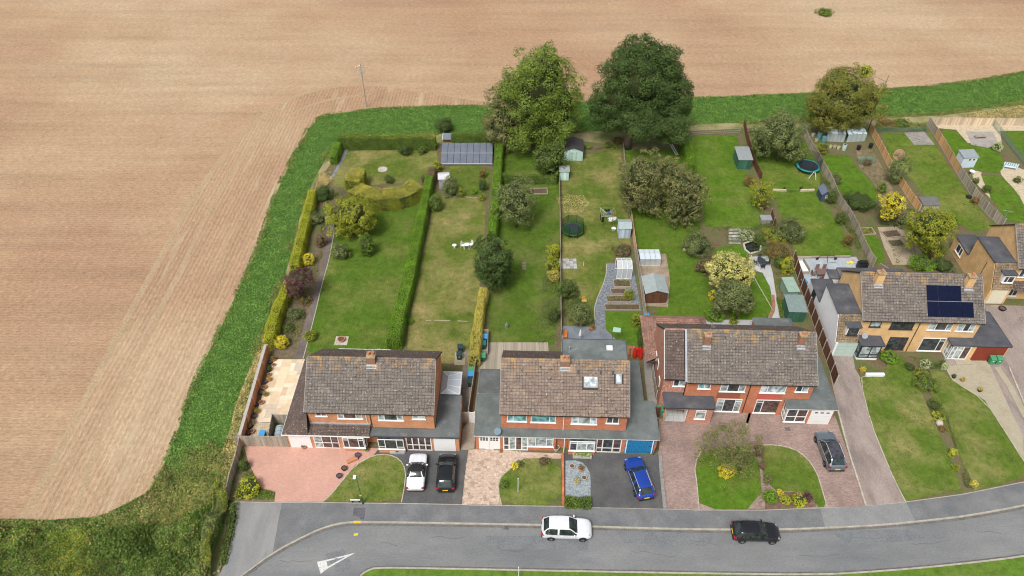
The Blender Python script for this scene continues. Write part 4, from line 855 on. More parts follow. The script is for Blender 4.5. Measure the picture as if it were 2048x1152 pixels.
# ---- houses 4 and 5 (buff brick, built alike; 5 shows only its left side)
def buff_house(F, label, white_side, L=13.1):
    H = empty('semi_detached_house', F.o, F.ang, label, 'house'); B = M['brick4']; side = M['render'] if white_side else B
    ro = main_block(H, 0, L, B, M['tile'])
    gutter(H, -.05, L+.05, -.02, 5.2)
    # side wing: tall front volume with a tiled mansard slope and dormer, low rear volume
    zt = 5.25; w = MB(); pr = [(-.65, 0), (5.75, 0), (5.75, zt-.05), (1.0, zt-.05), (-.6, 2.5), (-.65, 2.4)]; k = len(pr)
    v = [(-2.5, y, z) for y, z in pr]+[(-2.25, y, z) for y, z in pr]
    w.add(v, [tuple(range(k))[::-1], tuple(range(k, 2*k))]+[(i, (i+1)%k, k+(i+1)%k, k+i) for i in range(k)]); w.build('side_wall', side, H)
    wallbox(H, -2.249, -.01, 5.5, 5.75, 0, zt-.05, side, 'wing_back_wall')
    flat_roof(H, [(-2.6, .95), (-.01, .95), (-.01, 5.85), (-2.6, 5.85)], zt+.08, 'felt_dark', .12, 'char')
    wallbox(H, -2.5, -.01, 5.76, 9.8, 0, 2.3, side, 'rear_wing_wall'); flat_roof(H, [(-2.58, 5.86), (-.01, 5.86), (-.01, 9.9), (-2.58, 9.9)], 2.42, 'felt_dark', .12, 'char')
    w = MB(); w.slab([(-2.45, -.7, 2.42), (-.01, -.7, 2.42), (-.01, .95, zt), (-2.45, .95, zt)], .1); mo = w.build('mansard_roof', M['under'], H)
    tiles(mo, (-2.45, -.74, 2.42), (-.01, -.74, 2.42), (-.01, .94, zt+.01), (-2.45, .94, zt+.01), M['tile_moss'])
    dm = MB(); dm.box(-1.6, -.25, -.45, .93, 3.25, 4.45); dm.build('dormer', M['render'], H); flat_roof(H, [(-1.72, -.55), (-.13, -.55), (-.13, .94), (-1.72, .94)], 4.56, 'felt_dark', .1, 'char', 'dormer_roof')
    window(H, (-1.5, -.45, 3.35), (1, 0, 0), (0, -1, 0), 1.15, 1.0, (.4,) if not white_side else (.75,), None, 'char' if white_side else 'white', 'pane_dark')
    wallbox(H, -2.24, -.01, -.6, .34, 0, 2.33, M['render'] if white_side else B, 'garage_wall')
    return H, ro
F4 = Frame(P(1728, 641, 5.2), -1.99)
H, ro = buff_house(F4, 'buff brick semi-detached pair with solar panels and a white rendered side wing', True)
stack(F4, ro, 1757, 569, 550, .8, .7, 'brick4', 1); stack(F4, ro, 1937, 576, 557, .8, .7, 'brick4', 1)
z7, z8 = z10(1600, 540, 5.2375), z10(1800, 620, 8.23)
M['mintdoor'] = plain((.46, .58, .51), .5, .05, name='mint_door_paint')
garage_door(H, F4, z7(330, 915), z7(540, 925), -.6, M['mintdoor'], 2.2, 'panels')
m = MB(); m.box(-2.5, -2.26, -.9, -.66, 0, 2.4); m.build('pier', M['render'], H)
fwin(H, F4, z7(722, 590), z7(835, 595), 4.85, .35, (), mat='char', panes='pane_blind'); fwin(H, F4, z7(932, 615), z7(1170, 620), 4.85, .35, (.2, .75), mat='char', panes='pane_dark')
fwin(H, F4, z7(885, 825), z7(1075, 833), 2.35, .35, (.72,), mat='char', panes='pane_dark')
fwin(H, F4, z8(440, 325), z8(825, 335), 4.85, .35, (.3, .76), panes=('pane_blind', 'pane_dark', 'pane_blind')); fwin(H, F4, z8(902, 345), z8(1195, 350), 4.85, .35, (.38, .7), panes=('pane_blind', 'pane_dark', 'pane_blind'))
fwin(H, F4, z8(272, 660), z8(655, 675), 2.35, .35, (.75,), (None, .8), panes=('pane_dark', 'pane_dark'))
downpipe(H, 6.45, .29, .1, 5.05)
# grey glazed porch
m = MB(); m.box(.35, 2.65, -1.1, .34, 0, .32); m.build('porch_wall', M['render'], H); m = MB(); m.box(.42, 2.58, -1.02, .33, .321, 2.25); m.build('porch_core', M['pane_dark'], H)
window(H, (.38, -1.05, .33), (1, 0, 0), (0, -1, 0), 2.25, 1.95, (.52,), .3, 'char', 'pane_blind', sill=False, bar=.08); window(H, (.4, .3, .33), (0, -1, 0), (-1, 0, 0), 1.3, 1.95, (.5,), .3, 'char', 'pane_blind', sill=False)
flat_roof(H, [(.15, -1.25), (2.85, -1.25), (2.75, .34), (.15, .34)], 2.5, 'felt_dark', .14, 'char', 'porch_roof')
# right side: white porch, red garage door, dark flat roof
flat_roof(H, [(10.35, -.9), (17.0, -.9), (16.8, 4.7), (13.12, 4.7), (13.12, .34), (10.35, .34)], 2.5, 'felt_dark', .14, 'char')
wallbox(H, 12.75, 16.8, -.75, .34, 0, 2.35, M['brick4'], 'garage_wall'); wallbox(H, 13.12, 16.7, .341, 4.6, 0, 2.35, M['brick4'], 'garage_wall'); wallbox(H, 10.6, 12.74, -.73, .34, 0, .15, M['render'], 'porch_step')
m = MB(); m.box(10.66, 12.7, -.7, .34, .151, 2.34); m.build('porch_core', M['pane_dark'], H)
window(H, (10.62, -.75, .16), (1, 0, 0), (0, -1, 0), 2.1, 2.15, (.25, .6), (None, .7, None), panes=('pane_blind', 'pane_blind', 'pane_brown'), sill=False, bar=.09); window(H, (10.62, .3, .16), (0, -1, 0), (-1, 0, 0), .98, 2.15, (.5,), .4, panes='pane_blind', sill=False, bar=.08)
M['reddoor'] = plain((.24, .045, .025), .45, .12, name='red_brown_door_paint')
garage_door(H, F4, z8(1140, 825), z8(1640, 835), -.75, M['reddoor'], 2.25, 'ribs')
# solar panels, 3 above 4
M['solar'] = plain((.006, .009, .03), .3, .15, name='solar_cells', spec=.12)
(xa, ya), (xb, yb) = on_roof(F4, 1852, 571), on_roof(F4, 1948, 637)
(xm, ym) = on_roof(F4, 1922, 571); pw = (xb-xa)/4; ph = (ya-yb)/2
for r_ in (0, 1):
    for k in range(3 if r_ == 0 else 4):
        x0 = xa+k*pw+.015; x1 = x0+pw-.03; y1 = ya-r_*ph-.01; y0 = y1-ph+.03
        m = MB(); m.slab([(x0, y0, slope_z(y0)+.13), (x1, y0, slope_z(y0)+.13), (x1, y1, slope_z(y1)+.13), (x0, y1, slope_z(y1)+.13)], .04); po = m.build('solar_panel', M['solar'], ro)
m = MB(); yy = ya-ph
m.slab([(xa, yy-.025, slope_z(yy-.025)+.137), (xb, yy-.025, slope_z(yy-.025)+.137), (xb, yy+.0, slope_z(yy)+.137), (xa, yy+.0, slope_z(yy)+.137)], .02); m.build('panel_rail', M['steel'], ro)
# low rear extension
wallbox(H, -.2, .9, 9.91, 11.5, 0, 2.4, M['render'], 'rear_extension_wall'); flat_roof(H, [(-.25, 9.91), (.95, 9.91), (.95, 11.55), (-.25, 11.55)], 2.56, 'felt_dark', .14, 'char')
flat_roof(H, [(1.0, 9.6), (9.5, 9.6), (9.0, 11.8), (1.0, 11.8)], 2.7, 'felt_dark', .14, 'char'); wallbox(H, 1.1, 8.9, 9.61, 11.7, 0, 2.54, M['render'], 'rear_extension_wall')
window(H, (-2.5, 8.4, 1.1), (0, -1, 0), (-1, 0, 0), 1.1, 1.1, (), None, 'char', 'pane_dark', label='dark framed window in the white side wall')
m = MB(); m.lathe([(.03, 0), (.25, .05), (.36, .15)], 0, 0, 14); d = m.build('satellite_dish', M['lead'], H, (.85, .1, 2.75)); d.rotation_euler = (R(60), 0, 0)
F5 = Frame((60.55, 67.35), -2.0)
H, ro = buff_house(F5, 'buff brick house at the right edge with brick side wing and cream garage door', False, 9.0)
m = MB(); m.box(-2.2, -.3, -.66, -.604, .02, 2.2); m.build('garage_door', plain((.72, .68, .52), .5, .04, name='cream_door_paint'), H)
window(H, (-2.5, 8.6, .9), (0, -1, 0), (-1, 0, 0), 1.5, 1.2, (.6,), None, 'white', 'pane_dark', label='white framed window in the side wing')
window(H, (.55, .35, 3.6), (1, 0, 0), (0, -1, 0), 1.9, 1.25, (.3,), None, 'white', 'pane_dark'); window(H, (.6, .35, .5), (1, 0, 0), (0, -1, 0), 1.1, 1.75, (.5,), None, 'white', 'pane_dark')
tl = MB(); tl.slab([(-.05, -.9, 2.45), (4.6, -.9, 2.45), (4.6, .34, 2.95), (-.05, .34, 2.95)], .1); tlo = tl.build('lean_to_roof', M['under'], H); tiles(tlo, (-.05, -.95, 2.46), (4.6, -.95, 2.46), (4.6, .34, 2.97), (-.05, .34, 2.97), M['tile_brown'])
m = MB(); m.box(-2.505, -2.501, 2.2, 2.3, 1, 4.2); m.build('cable', M['black'], H)
m = MB(); m.tube([(0.3, 7, 6.7), (0.3, 7, 8.6)], .03); m.tube([(-.3, 7.2, 8.5), (.9, 6.8, 8.5)], .02); m.build('aerial', M['steel'], H)

def aerial(H, x, y, z, h=1.4, an=.5):
    m = MB(); m.tube([(x, y, z), (x, y, z+h)], .022, n=5); c, s = math.cos(an), math.sin(an); m.tube([(x-.5*c, y-.5*s, z+h-.1), (x+.6*c, y+.6*s, z+h-.1)], .014, n=4)
    for k in range(6): t = -.4+k*.18; w_ = .22-.02*k; m.tube([(x+t*c-w_*s, y+t*s+w_*c, z+h-.1), (x+t*c+w_*s, y+t*s-w_*c, z+h-.1)], .009, n=3)
    m.build('aerial', M['steel'], H)
for o_, (x, y, z) in zip([o for o in C.objects if o.name.startswith('semi_detached_house')], ((6.7, 4.3, 8.5), (6.9, 4.5, 8.5), (2.2, 4.0, 8.4), (2.2, 4.2, 8.4))): aerial(o_, x, y, z, 1.3, x)
# ================================================================ plants
def rot_any(n):                                   # two unit vectors square to each normal, turned at random
    a = np.where(np.abs(n[:, 2:3]) < .9, np.array([[0, 0, 1.]]), np.array([[1., 0, 0]]))
    u = np.cross(n, a); u /= np.linalg.norm(u, axis=1, keepdims=True)+1e-9; v = np.cross(n, u)
    t = rng.uniform(0, 2*np.pi, (len(n), 1)); return u*np.cos(t)+v*np.sin(t), v*np.cos(t)-u*np.sin(t)
def leaves(P0, N, size, jit=.5, aspect=.62):
    n = N+rng.normal(0, jit, N.shape); n /= np.linalg.norm(n, axis=1, keepdims=True)+1e-9
    u, v = rot_any(n); s = (size*rng.uniform(.6, 1.35, (len(P0), 1))); k = aspect
    V = np.stack([P0-u*s*.5, P0+v*s*.5*k+n*s*.06, P0+u*s*.5, P0-v*s*.5*k+n*s*.06], 1)
    return V.reshape(-1, 3), np.arange(len(P0)*4).reshape(-1, 4)
def sphere_dirs(n):
    i = np.arange(n)+.5; ph = np.arccos(1-2*i/n); th = np.pi*(1+5**.5)*i
    return np.stack([np.cos(th)*np.sin(ph), np.sin(th)*np.sin(ph), np.cos(ph)], 1)
def lobe_noise(d, amp, seed):
    r = np.random.default_rng(seed); f = np.ones(len(d))
    for k in range(7):
        w_ = r.normal(0, 1, 3); w_ /= np.linalg.norm(w_); f += amp*.45*np.cos(d@w_*r.uniform(2.5, 6.5)+r.uniform(0, 6.3))
    return f
def crown_pts(c, rx, ry, rz, leaf, dens, clump=.3, amp=.22, seed=1, others=()):
    r = np.random.default_rng(seed); rad = (rx*ry*rz)**(1/3); rc0 = max(clump*rad, leaf*1.2)
    nc = int(np.clip(13.0*(rad/rc0)**2*.42, 8, 420)); d = sphere_dirs(nc)+r.normal(0, .12, (nc, 3)); d /= np.linalg.norm(d, axis=1, keepdims=True)
    f = lobe_noise(d, amp, seed)*r.uniform(.74, 1.08, nc); inner = r.random(nc) < .15; f[inner] *= .6
    R3 = np.array([rx, ry, rz]); cc = d*f[:, None]*(R3-rc0*.55); rc = rc0*r.uniform(.65, 1.25, nc)
    ctr = cc+np.array(c); ok = np.ones(nc, bool)
    for (c2, a2, b2, e2) in others:                  # leave out clumps buried inside a neighbouring lobe
        ok &= (((ctr-np.array(c2))/np.array([a2, b2, e2]))**2).sum(1) > .42
    if ok.sum() < 4: ok[:4] = True
    cc, d, rc, nc = cc[ok], d[ok], rc[ok], int(ok.sum())
    per = np.maximum(6, (1.5*dens*4*np.pi*rc**2*.62/(leaf*leaf*.62)).astype(int))
    idx = np.repeat(np.arange(nc), per); m = len(idx); q = r.normal(0, 1, (m, 3)); q /= np.linalg.norm(q, axis=1, keepdims=True)
    keep = (q*d[idx]).sum(1) > -.35; q, idx = q[keep], idx[keep]; m = len(idx)
    p = cc[idx]+q*(rc[idx]*r.uniform(.55, 1.06, m))[:, None]*np.array([1, 1, .82]); N = q*.95+d[idx]*.2+np.array([0, 0, .25])
    return p+np.array(c), N
def core_mesh(c, rx, ry, rz, k=.74):
    d = sphere_dirs(1); n = 10; V = []; F = []
    for i in range(n+1):
        for j in range(14):
            a, b = math.pi*i/n, 2*math.pi*j/14; V.append((c[0]+rx*k*math.sin(a)*math.cos(b), c[1]+ry*k*math.sin(a)*math.sin(b), c[2]+rz*k*math.cos(a)))
    for i in range(n):
        for j in range(14): F.append((i*14+j, (i+1)*14+j, (i+1)*14+(j+1)%14, i*14+(j+1)%14))
    return np.array(V), np.array(F)
_seed = [10]
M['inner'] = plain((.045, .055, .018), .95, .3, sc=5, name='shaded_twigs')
def crown(name, ells, mat, leaf, dens, parent, clump=.3, amp=.22, core=.72, mat2=None):
    Vs, Fs, b = [], [], 0; Vc, Fc, bc = [], [], 0
    for (c, rx, ry, rz) in ells:
        _seed[0] += 1; p, N = crown_pts(c, rx, ry, rz, leaf, dens, clump, amp, _seed[0], [e for e in ells if e[0] is not c])
        ok = p[:, 2] > .03; V, F = leaves(p[ok], N[ok], leaf, .36); Vs.append(V); Fs.append(F+b); b += len(V)
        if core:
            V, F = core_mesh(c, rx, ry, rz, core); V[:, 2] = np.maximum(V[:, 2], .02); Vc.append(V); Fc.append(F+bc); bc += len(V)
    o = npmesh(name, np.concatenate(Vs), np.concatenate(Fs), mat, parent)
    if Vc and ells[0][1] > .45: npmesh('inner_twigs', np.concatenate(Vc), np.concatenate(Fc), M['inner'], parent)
    return o
def limb_mesh(r0, top, ells, seed, n=6):
    m = MB(); r = random.Random(seed); z = top
    m.tube([(0, 0, -.05), (r.uniform(-.1, .1), r.uniform(-.1, .1), z*.5), (r.uniform(-.2, .2), r.uniform(-.2, .2), z)], r0, r0*.62, 8)
    for k in range(n):
        c, rx, ry, rz = ells[k % len(ells)]; a = r.uniform(0, 6.28); t = Vector(c)+Vector((math.cos(a)*rx*.55, math.sin(a)*ry*.55, r.uniform(-.3, .5)*rz))
        s = Vector((0, 0, z*r.uniform(.6, 1))); mid = s.lerp(t, .5)+Vector((0, 0, .15*rz)); m.tube([s, mid, t], r0*.42, r0*.12, 5)
    return m
def ell_at(base, cx, cy, rw, rh):                 # an ellipsoid standing over base whose outline is that ellipse
    c = PY(cx, cy, base.y); d = dist(c); sc = FPX/d; a = rw/sc; th = math.atan2(CAMH-c.z, c.y); v = rh/sc
    b2 = v*v-(a*math.sin(th))**2; b = math.sqrt(max(b2, (.35*a)**2))/math.cos(th); b = min(b, 1.6*a)
    return (c.x-base.x, 0.0, c.z), a, a, b
def tree(base, ells, mat, label, leaf=.3, dens=.6, trunk=.25, name='tree', cat='tree', group=None, clump=.25, amp=.24, core=.6, limbs=9):
    B = P(*base); E_ = []
    for e in ells:
        c, a, a2, b = ell_at(B, *e[:4]); c = (c[0], (e[4] if len(e) > 4 else 0), c[2]); E_.append((c, a, a2, b))
    T = empty(name, B, 0, label, cat, group); crown('crown', E_, LF[mat], leaf, dens, T, clump, amp, core)
    low = min(e[0][2]-e[3]*.6 for e in E_); limb_mesh(trunk, max(.6, low+.3*E_[0][3]), E_, _seed[0], limbs).build('trunk', M['bark'], T, smooth=True); return T
def shrub(cx, cy, rw, rh, mat, label, leaf=.13, dens=.6, name='shrub', cat='shrub', clump=.32, amp=.2, core=.7, group=None, ry=None):
    base = P(cx, cy+rh*.6)
    for i in range(25):                           # move the base until the ellipsoid just rests on the ground
        (c, a, a2, b) = ell_at(base, cx, cy, rw, rh); err = c[2]-b*.92
        base = Vector((PY(cx, cy, base.y+err*.6).x, base.y+err*.6, 0))
    T = empty(name, base, 0, label, cat, group); crown('foliage', [((0, 0, b*.92), a, (ry or a), b)], LF[mat], leaf, dens, T, clump, amp, core)
    m = MB(); m.tube([(0, 0, -.02), (.03, .02, b*.6), (.0, .05, b)], max(.03, a*.06), .02, 6)
    for k in range(3):
        an = k*2.1+cx; m.tube([(0, 0, b*.3), (math.cos(an)*a*.4, math.sin(an)*a*.4, b)], .025, .012, 4)
    m.build('stem', M['bark'], T); return T
def hedge(px, wid, h, mat, label, leaf=.11, dens=1.0, cat='hedge', wob=.09, top=None, name='hedge', w2=None, world=None):
    pts = world or [P(*p) for p in px]; o = pts[0].copy(); pts = [p-o for p in pts]; T = empty(name, o, 0, label, cat)
    L = [0.];
    for i in range(1, len(pts)): L.append(L[-1]+(pts[i]-pts[i-1]).length)
    tot = L[-1]; X = np.array([[p.x, p.y] for p in pts])
    def at(s):
        x = np.interp(s, L, X[:, 0]); y = np.interp(s, L, X[:, 1]); e = .3
        dx = np.interp(s+e, L, X[:, 0])-np.interp(s-e, L, X[:, 0]); dy = np.interp(s+e, L, X[:, 1])-np.interp(s-e, L, X[:, 1]); n = np.hypot(dx, dy)+1e-9
        return x, y, -dy/n, dx/n
    w_at = lambda s: np.interp(s, [0, tot], [wid, w2 or wid]); area = tot*(wid+2*h); n = int(1.7*dens*area/(leaf*leaf*.45)); _seed[0] += 1; r = np.random.default_rng(_seed[0])
    s = r.uniform(-.05*wid, tot+.05*wid, n); f = r.uniform(0, 1, n)*(wid+2*h); x, y, nx, ny = at(np.clip(s, 0, tot)); w_ = w_at(s)
    wv = wob*(np.sin(s*1.7+_seed[0])+np.sin(s*.63)+.6*np.sin(s*4.1)); hh = h+wv*.8
    side = np.where(f < h, -1, np.where(f > h+wid, 1, 0)); lat = np.where(side == 0, (f-h)/wid*2-1, side*(1+r.normal(0, .04, n))); z = np.where(side == 0, hh+r.normal(0, .025, n), np.where(side < 0, f, f-h-wid)/h*hh)
    rnd = 1-.18*np.clip(z/hh, 0, 1)**6; lat = lat*(w_/2+wv*.4)*rnd
    Pp = np.stack([x+nx*lat, y+ny*lat, z], 1); N = np.where((side == 0)[:, None], np.array([[0, 0, 1.]]), np.stack([nx*side, ny*side, np.full(n, .25)], 1)); ok = z > .02
    # end caps
    for s0, sg in ((0, -1), (tot, 1)):
        k = int(dens*wid*h/(leaf*leaf*.45)); x0, y0, a0, b0 = at(np.array([s0])); t = np.array([b0[0], -a0[0]])*sg; l = r.uniform(-1, 1, k)*w_at(s0)/2; zz = r.uniform(.02, h, k)
        Pp = np.concatenate([Pp, np.stack([x0[0]+a0[0]*l+t[0]*.06, y0[0]+b0[0]*l+t[1]*.06, zz], 1)]); N = np.concatenate([N, np.tile([t[0], t[1], .2], (k, 1))]); ok = np.concatenate([ok, np.ones(k, bool)])
    V, F = leaves(Pp[ok]+r.normal(0, .035, Pp[ok].shape), N[ok], leaf, .6); npmesh('foliage', V, F, LF[mat], T)
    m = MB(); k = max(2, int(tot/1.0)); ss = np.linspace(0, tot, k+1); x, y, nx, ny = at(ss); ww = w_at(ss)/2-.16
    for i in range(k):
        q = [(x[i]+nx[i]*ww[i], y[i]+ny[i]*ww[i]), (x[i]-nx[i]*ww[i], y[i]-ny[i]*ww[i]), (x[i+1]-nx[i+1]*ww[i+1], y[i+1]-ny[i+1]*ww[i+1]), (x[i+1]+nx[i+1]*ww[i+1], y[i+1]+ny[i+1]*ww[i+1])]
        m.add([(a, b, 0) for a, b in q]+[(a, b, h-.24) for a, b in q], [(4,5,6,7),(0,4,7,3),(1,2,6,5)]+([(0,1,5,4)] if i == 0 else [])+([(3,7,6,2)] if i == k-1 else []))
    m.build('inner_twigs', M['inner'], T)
    if top:
        n = int(tot*wid*top[1]/(leaf*leaf*.4)); s = r.uniform(0, tot, n); x, y, nx, ny = at(s); l = r.uniform(-.48, .48, n)*w_at(s); V, F = leaves(np.stack([x+nx*l, y+ny*l, h+.08+r.uniform(0, .08, n)+wob*(np.sin(s*1.7+_seed[0])+np.sin(s*.63))*.8], 1), np.tile([0, 0, 1.], (n, 1)), leaf, .4); npmesh('top_leaves', V, F, LF[top[0]], T)
    return T
def vnoise(x, y, sc, seed):
    g = np.random.default_rng(seed).random((256, 256)); out = 0; a = 1.; tot = 0
    for k in range(3):
        u, v = x/sc*2**k+1000+k*31, y/sc*2**k+1000; i, j = np.floor(u).astype(int), np.floor(v).astype(int); fu, fv = u-i, v-j; fu, fv = fu*fu*(3-2*fu), fv*fv*(3-2*fv)
        q = lambda a_, b_: g[a_ % 256, b_ % 256]; out = out+a*((q(i, j)*(1-fu)+q(i+1, j)*fu)*(1-fv)+(q(i, j+1)*(1-fu)+q(i+1, j+1)*fu)*fv); tot += a; a *= .55
    return out/tot
def scatter(name, poly, n, leaf, mat, h=.15, jit=.6, z0=.02, kind='stuff', parent=None, patch=None, mound=0):
    W_ = np.array([tuple(P(*p)[:2]) for p in poly]); x0, y0 = W_.min(0); x1, y1 = W_.max(0); out = []
    tot = 0
    while tot < n:
        p = rng.uniform([x0, y0], [x1, y1], (n*2, 2)); ins = np.zeros(len(p), bool); j = len(W_)-1
        for i in range(len(W_)):
            a, b = W_[i], W_[j]; c = ((a[1] > p[:, 1]) != (b[1] > p[:, 1])) & (p[:, 0] < (b[0]-a[0])*(p[:, 1]-a[1])/(b[1]-a[1]+1e-12)+a[0]); ins ^= c; j = i
        p = p[ins]
        if patch is not None: p = p[vnoise(p[:, 0], p[:, 1], 3.2/patch, int(patch*10))+rng.normal(0, .06, len(p)) > .5]
        out.append(p); tot += len(p)
    p = np.concatenate(out)[:n]; z = z0+rng.uniform(0, 1, n)**1.5*h if not mound else z0+np.clip((vnoise(p[:, 0], p[:, 1], mound, 5)-.25)*2, 0.05, 1)*h*rng.uniform(.8, 1.05, n); N = np.tile([0, 0, 1.], (n, 1))
    V, F = leaves(np.column_stack([p, z]), N, leaf, jit); o = npmesh(name, V, F, LF[mat], parent); return tag(o, kind=kind) if kind else o

# ---- crop, rough grass and straw
tag(scatter('crop_leaves', croppoly, 130000, .22, 'crop', .13, .45), 'leafy green crop strip following the edge of the stubble field', 'crop')
_rg = [(348,992),(400,960),(446,905),(480,812),(515,705),(545,640),(538,705),(486,890),(458,985),(430,1010),(380,1030),(280,1050),(120,1062),(0,1062),(0,1042),(96,1045),(191,1040),(235,1024),(273,1008),(305,985)]
tag(scatter('rough_grass_tufts', _rg, 16000, .26, 'rough', .3, .8, patch=.9), 'rough green and dry grass along the field margin', 'grass')
tag(scatter('dry_grass_tufts', _rg, 14000, .22, 'straw', .25, .8, patch=.6), 'straw coloured dry grass along the field margin', 'grass')
tag(scatter('dry_grass_tufts', [(1925,232),(1990,222),(2048,214),(2200,195),(2240,232),(2048,241),(1930,241)], 9000, .25, 'straw', .5, .8), 'dry straw coloured grass behind the far right fence', 'grass')
tag(scatter('rough_grass_tufts', [(585,560),(612,430),(640,350),(672,300),(690,285),(668,360),(640,385),(612,480),(590,570),(560,640),(545,650)], 9000, .2, 'straw', .3, .8, patch=.9), 'dry grass between the green crop and the yellow hedge', 'grass')

# ---- grass blades over every lawn, straying a little over its edge
for i_, (px_, mt_, z_) in enumerate(_lawns):
    W_ = [P(*p) for p in px_]; ar = abs(sum(W_[k].x*W_[(k+1) % len(W_)].y-W_[(k+1) % len(W_)].x*W_[k].y for k in range(len(W_)))/2); c_ = sum((Vector(p) for p in [(q[0], q[1]) for q in px_]), Vector((0, 0)))/len(px_)
    big = [((p[0]-c_.x)*1.012+c_.x, (p[1]-c_.y)*1.012+c_.y) for p in px_]
    tag(scatter('grass_blades', big, int(ar*34), .10, 'lawndry' if i_ in (1, 2, 5, 16, 20, 21, 24) else 'lawn', .05, .9, z_, patch=2.2), 'short grass of the %s lawn' % ('mown' if i_ not in (1, 2) else 'worn'), 'grass')
tag(scatter('fallen_leaves', [(1250,440),(1400,440),(1420,500),(1380,520),(1270,470)], 900, .1, 'rust', .03, .4, .06), 'fallen leaves below the sprawling apple trees', 'leaves')
tag(scatter('fallen_leaves', [(1330,850),(1500,850),(1560,960),(1420,975)], 900, .09, 'rust', .03, .4, .06), 'fallen leaves under the thin tree on the front lawn', 'leaves')
_o = [Vector(p) for p in crop_out]; _bo = [(p.x-5-2*(i % 2), p.y-1.5) for i, p in enumerate(_o)]+[(p.x+7+3*(i % 2), p.y+3) for i, p in enumerate(_o)][::-1]
tag(scatter('field_edge_tufts', _bo, 9000, .22, 'crop', .2, .8, patch=1.2), 'crop leaves straying over the edge of the stubble field', 'crop'); tag(scatter('field_edge_tufts', _bo, 7000, .2, 'rough', .2, .8, patch=.8), 'weeds along the edge of the stubble field', 'weeds')
_q = [Vector(p) for p in crop_in]; _bi = [(p.x-9-5*(i % 2), p.y-2) for i, p in enumerate(_q)]+[(p.x+5, p.y+3) for p in _q][::-1]
tag(scatter('crop_edge_tufts', _bi, 16000, .2, 'rough', .25, .8, patch=.7), 'ragged grass along the garden side of the green crop', 'grass')
tag(scatter('crop_edge_tufts', [(345,905),(420,880),(455,905),(430,1000),(330,992),(303,981)], 6000, .2, 'rough', .25, .8, patch=.8), 'ragged grass at the near end of the green crop', 'grass')
tag(scatter('worn_patch', [(1112,396),(1135,390),(1168,392),(1180,408),(1165,426),(1125,426)], 1500, .14, 'straw', .03, .5, .05), 'worn dry patch of grass above the green netted trampoline', 'grass')
# ---- trees
tree((1031,296), [(1078,168,62,78),(1045,205,58,75),(1115,210,50,66),(1076,250,66,50),(1100,130,32,42,-1)], 'olive', 'tall yellow-green tree behind the mint shed, left of the darkest big tree', .23, .62, .45, amp=.22, clump=.27)
tree((1020,300), [(1012,225,38,70),(1003,255,36,45),(1022,180,24,38)], 'apple', 'slim brownish green tree on the left flank of the tall yellow-green tree', .26, .6, .25)
tree((1255,296), [(1285,155,70,76),(1235,185,50,62),(1332,178,54,68),(1248,135,38,42),(1322,132,38,44),(1215,222,32,36),(1358,210,30,42),(1290,222,92,50),(1278,112,38,42),(1335,235,40,40,-2)], 'dark', 'largest dark green tree with a thick pale trunk at the back of the gardens', .22, .75, .75, clump=.27, amp=.17)
tree((1105,348), [(1094,320,36,33),(1110,300,20,18)], 'green', 'bright green young tree in front of the tall trees beside the mint shed', .24, .55, .15)
tree((1683,268), [(1690,200,62,58),(1655,215,38,42),(1728,205,40,48),(1690,165,45,32),(1675,235,50,25)], 'ash', 'golden brown autumn tree standing over the glass frames', .22, .6, .3, clump=.26, amp=.25)
tree((1736,262), [(1735,147,14,14,.8)], 'lime', 'small bright lime tuft of leaves on top of the golden brown tree', .22, .5, .08, limbs=2, name='tree')
tree((1555,322), [(1558,262,50,44),(1575,290,38,28),(1530,285,26,28)], 'grey', 'rounded grey-green tree beside the green shed and the blue ringed trampoline', .24, .65, .22)
tree((1310,430), [(1288,345,48,42),(1268,378,28,40),(1300,400,44,34),(1340,350,36,38)], 'apple', 'wide sprawling apple tree with faded leaves left of the bright lawn', .2, .5, .25, clump=.2, amp=.3)
tree((1370,455), [(1362,375,34,36),(1385,410,27,45),(1352,415,24,36),(1388,370,24,26)], 'apple', 'drooping apple tree overlapping the wide one, nearest the bright lawn', .2, .5, .2, clump=.2, amp=.3)
tree((1033,455), [(1032,405,40,42),(1025,385,28,28)], 'grey', 'loose green apple tree in the garden left of the green netted trampoline', .2, .5, .14, clump=.22, amp=.25)
tree((985,578), [(984,515,42,46),(988,545,36,32)], 'dark', 'dense round dark tree standing over the long hedge', .2, .75, .2, clump=.2, amp=.12)
tree((712,472), [(702,425,46,38),(688,445,36,28),(725,440,30,28)], 'limedark', 'yellow-green maple-like tree beside the curved hedge', .22, .65, .16, amp=.2)
tree((1460,592), [(1462,532,42,32),(1440,540,28,30),(1485,545,26,28)], 'pale', 'pale cream-green tree in front of the grey-green one', .22, .6, .12)
tree((1472,640), [(1470,588,38,36),(1455,600,25,22),(1490,605,22,22)], 'grey', 'dense grey-green tree just behind the house ridge', .2, .75, .14)
tree((1858,520), [(1858,445,40,34),(1845,470,32,30),(1885,455,25,32)], 'limedark', 'yellowing tree beside the low brick extension with the flat roof', .2, .6, .15, amp=.22)
tree((1788,455), [(1787,402,24,20),(1780,425,18,16)], 'yellow', 'bright yellow tree beside the orange fence', .2, .5, .08)
tree((1797,368), [(1800,332,20,26),(1790,350,14,18)], 'grey', 'thin grey-green sapling leaning on the orange fence', .2, .4, .07, core=0)
tree((1528,420), [(1525,382,27,25),(1522,400,18,15)], 'limedark', 'loose yellow-green tree at the right edge of the bright lawn', .18, .35, .08, core=.3)
tree((1478,945), [(1462,880,55,34),(1480,915,40,28),(1435,890,32,25)], 'apple', 'thin leafed olive tree on the front lawn of the canopied house', .13, .26, .11, clump=.22, amp=.3, core=0, limbs=14)
tree((598,600), [(597,556,31,24),(590,575,22,18)], 'purple', 'dark purple leaved tree on the left border', .17, .7, .08)

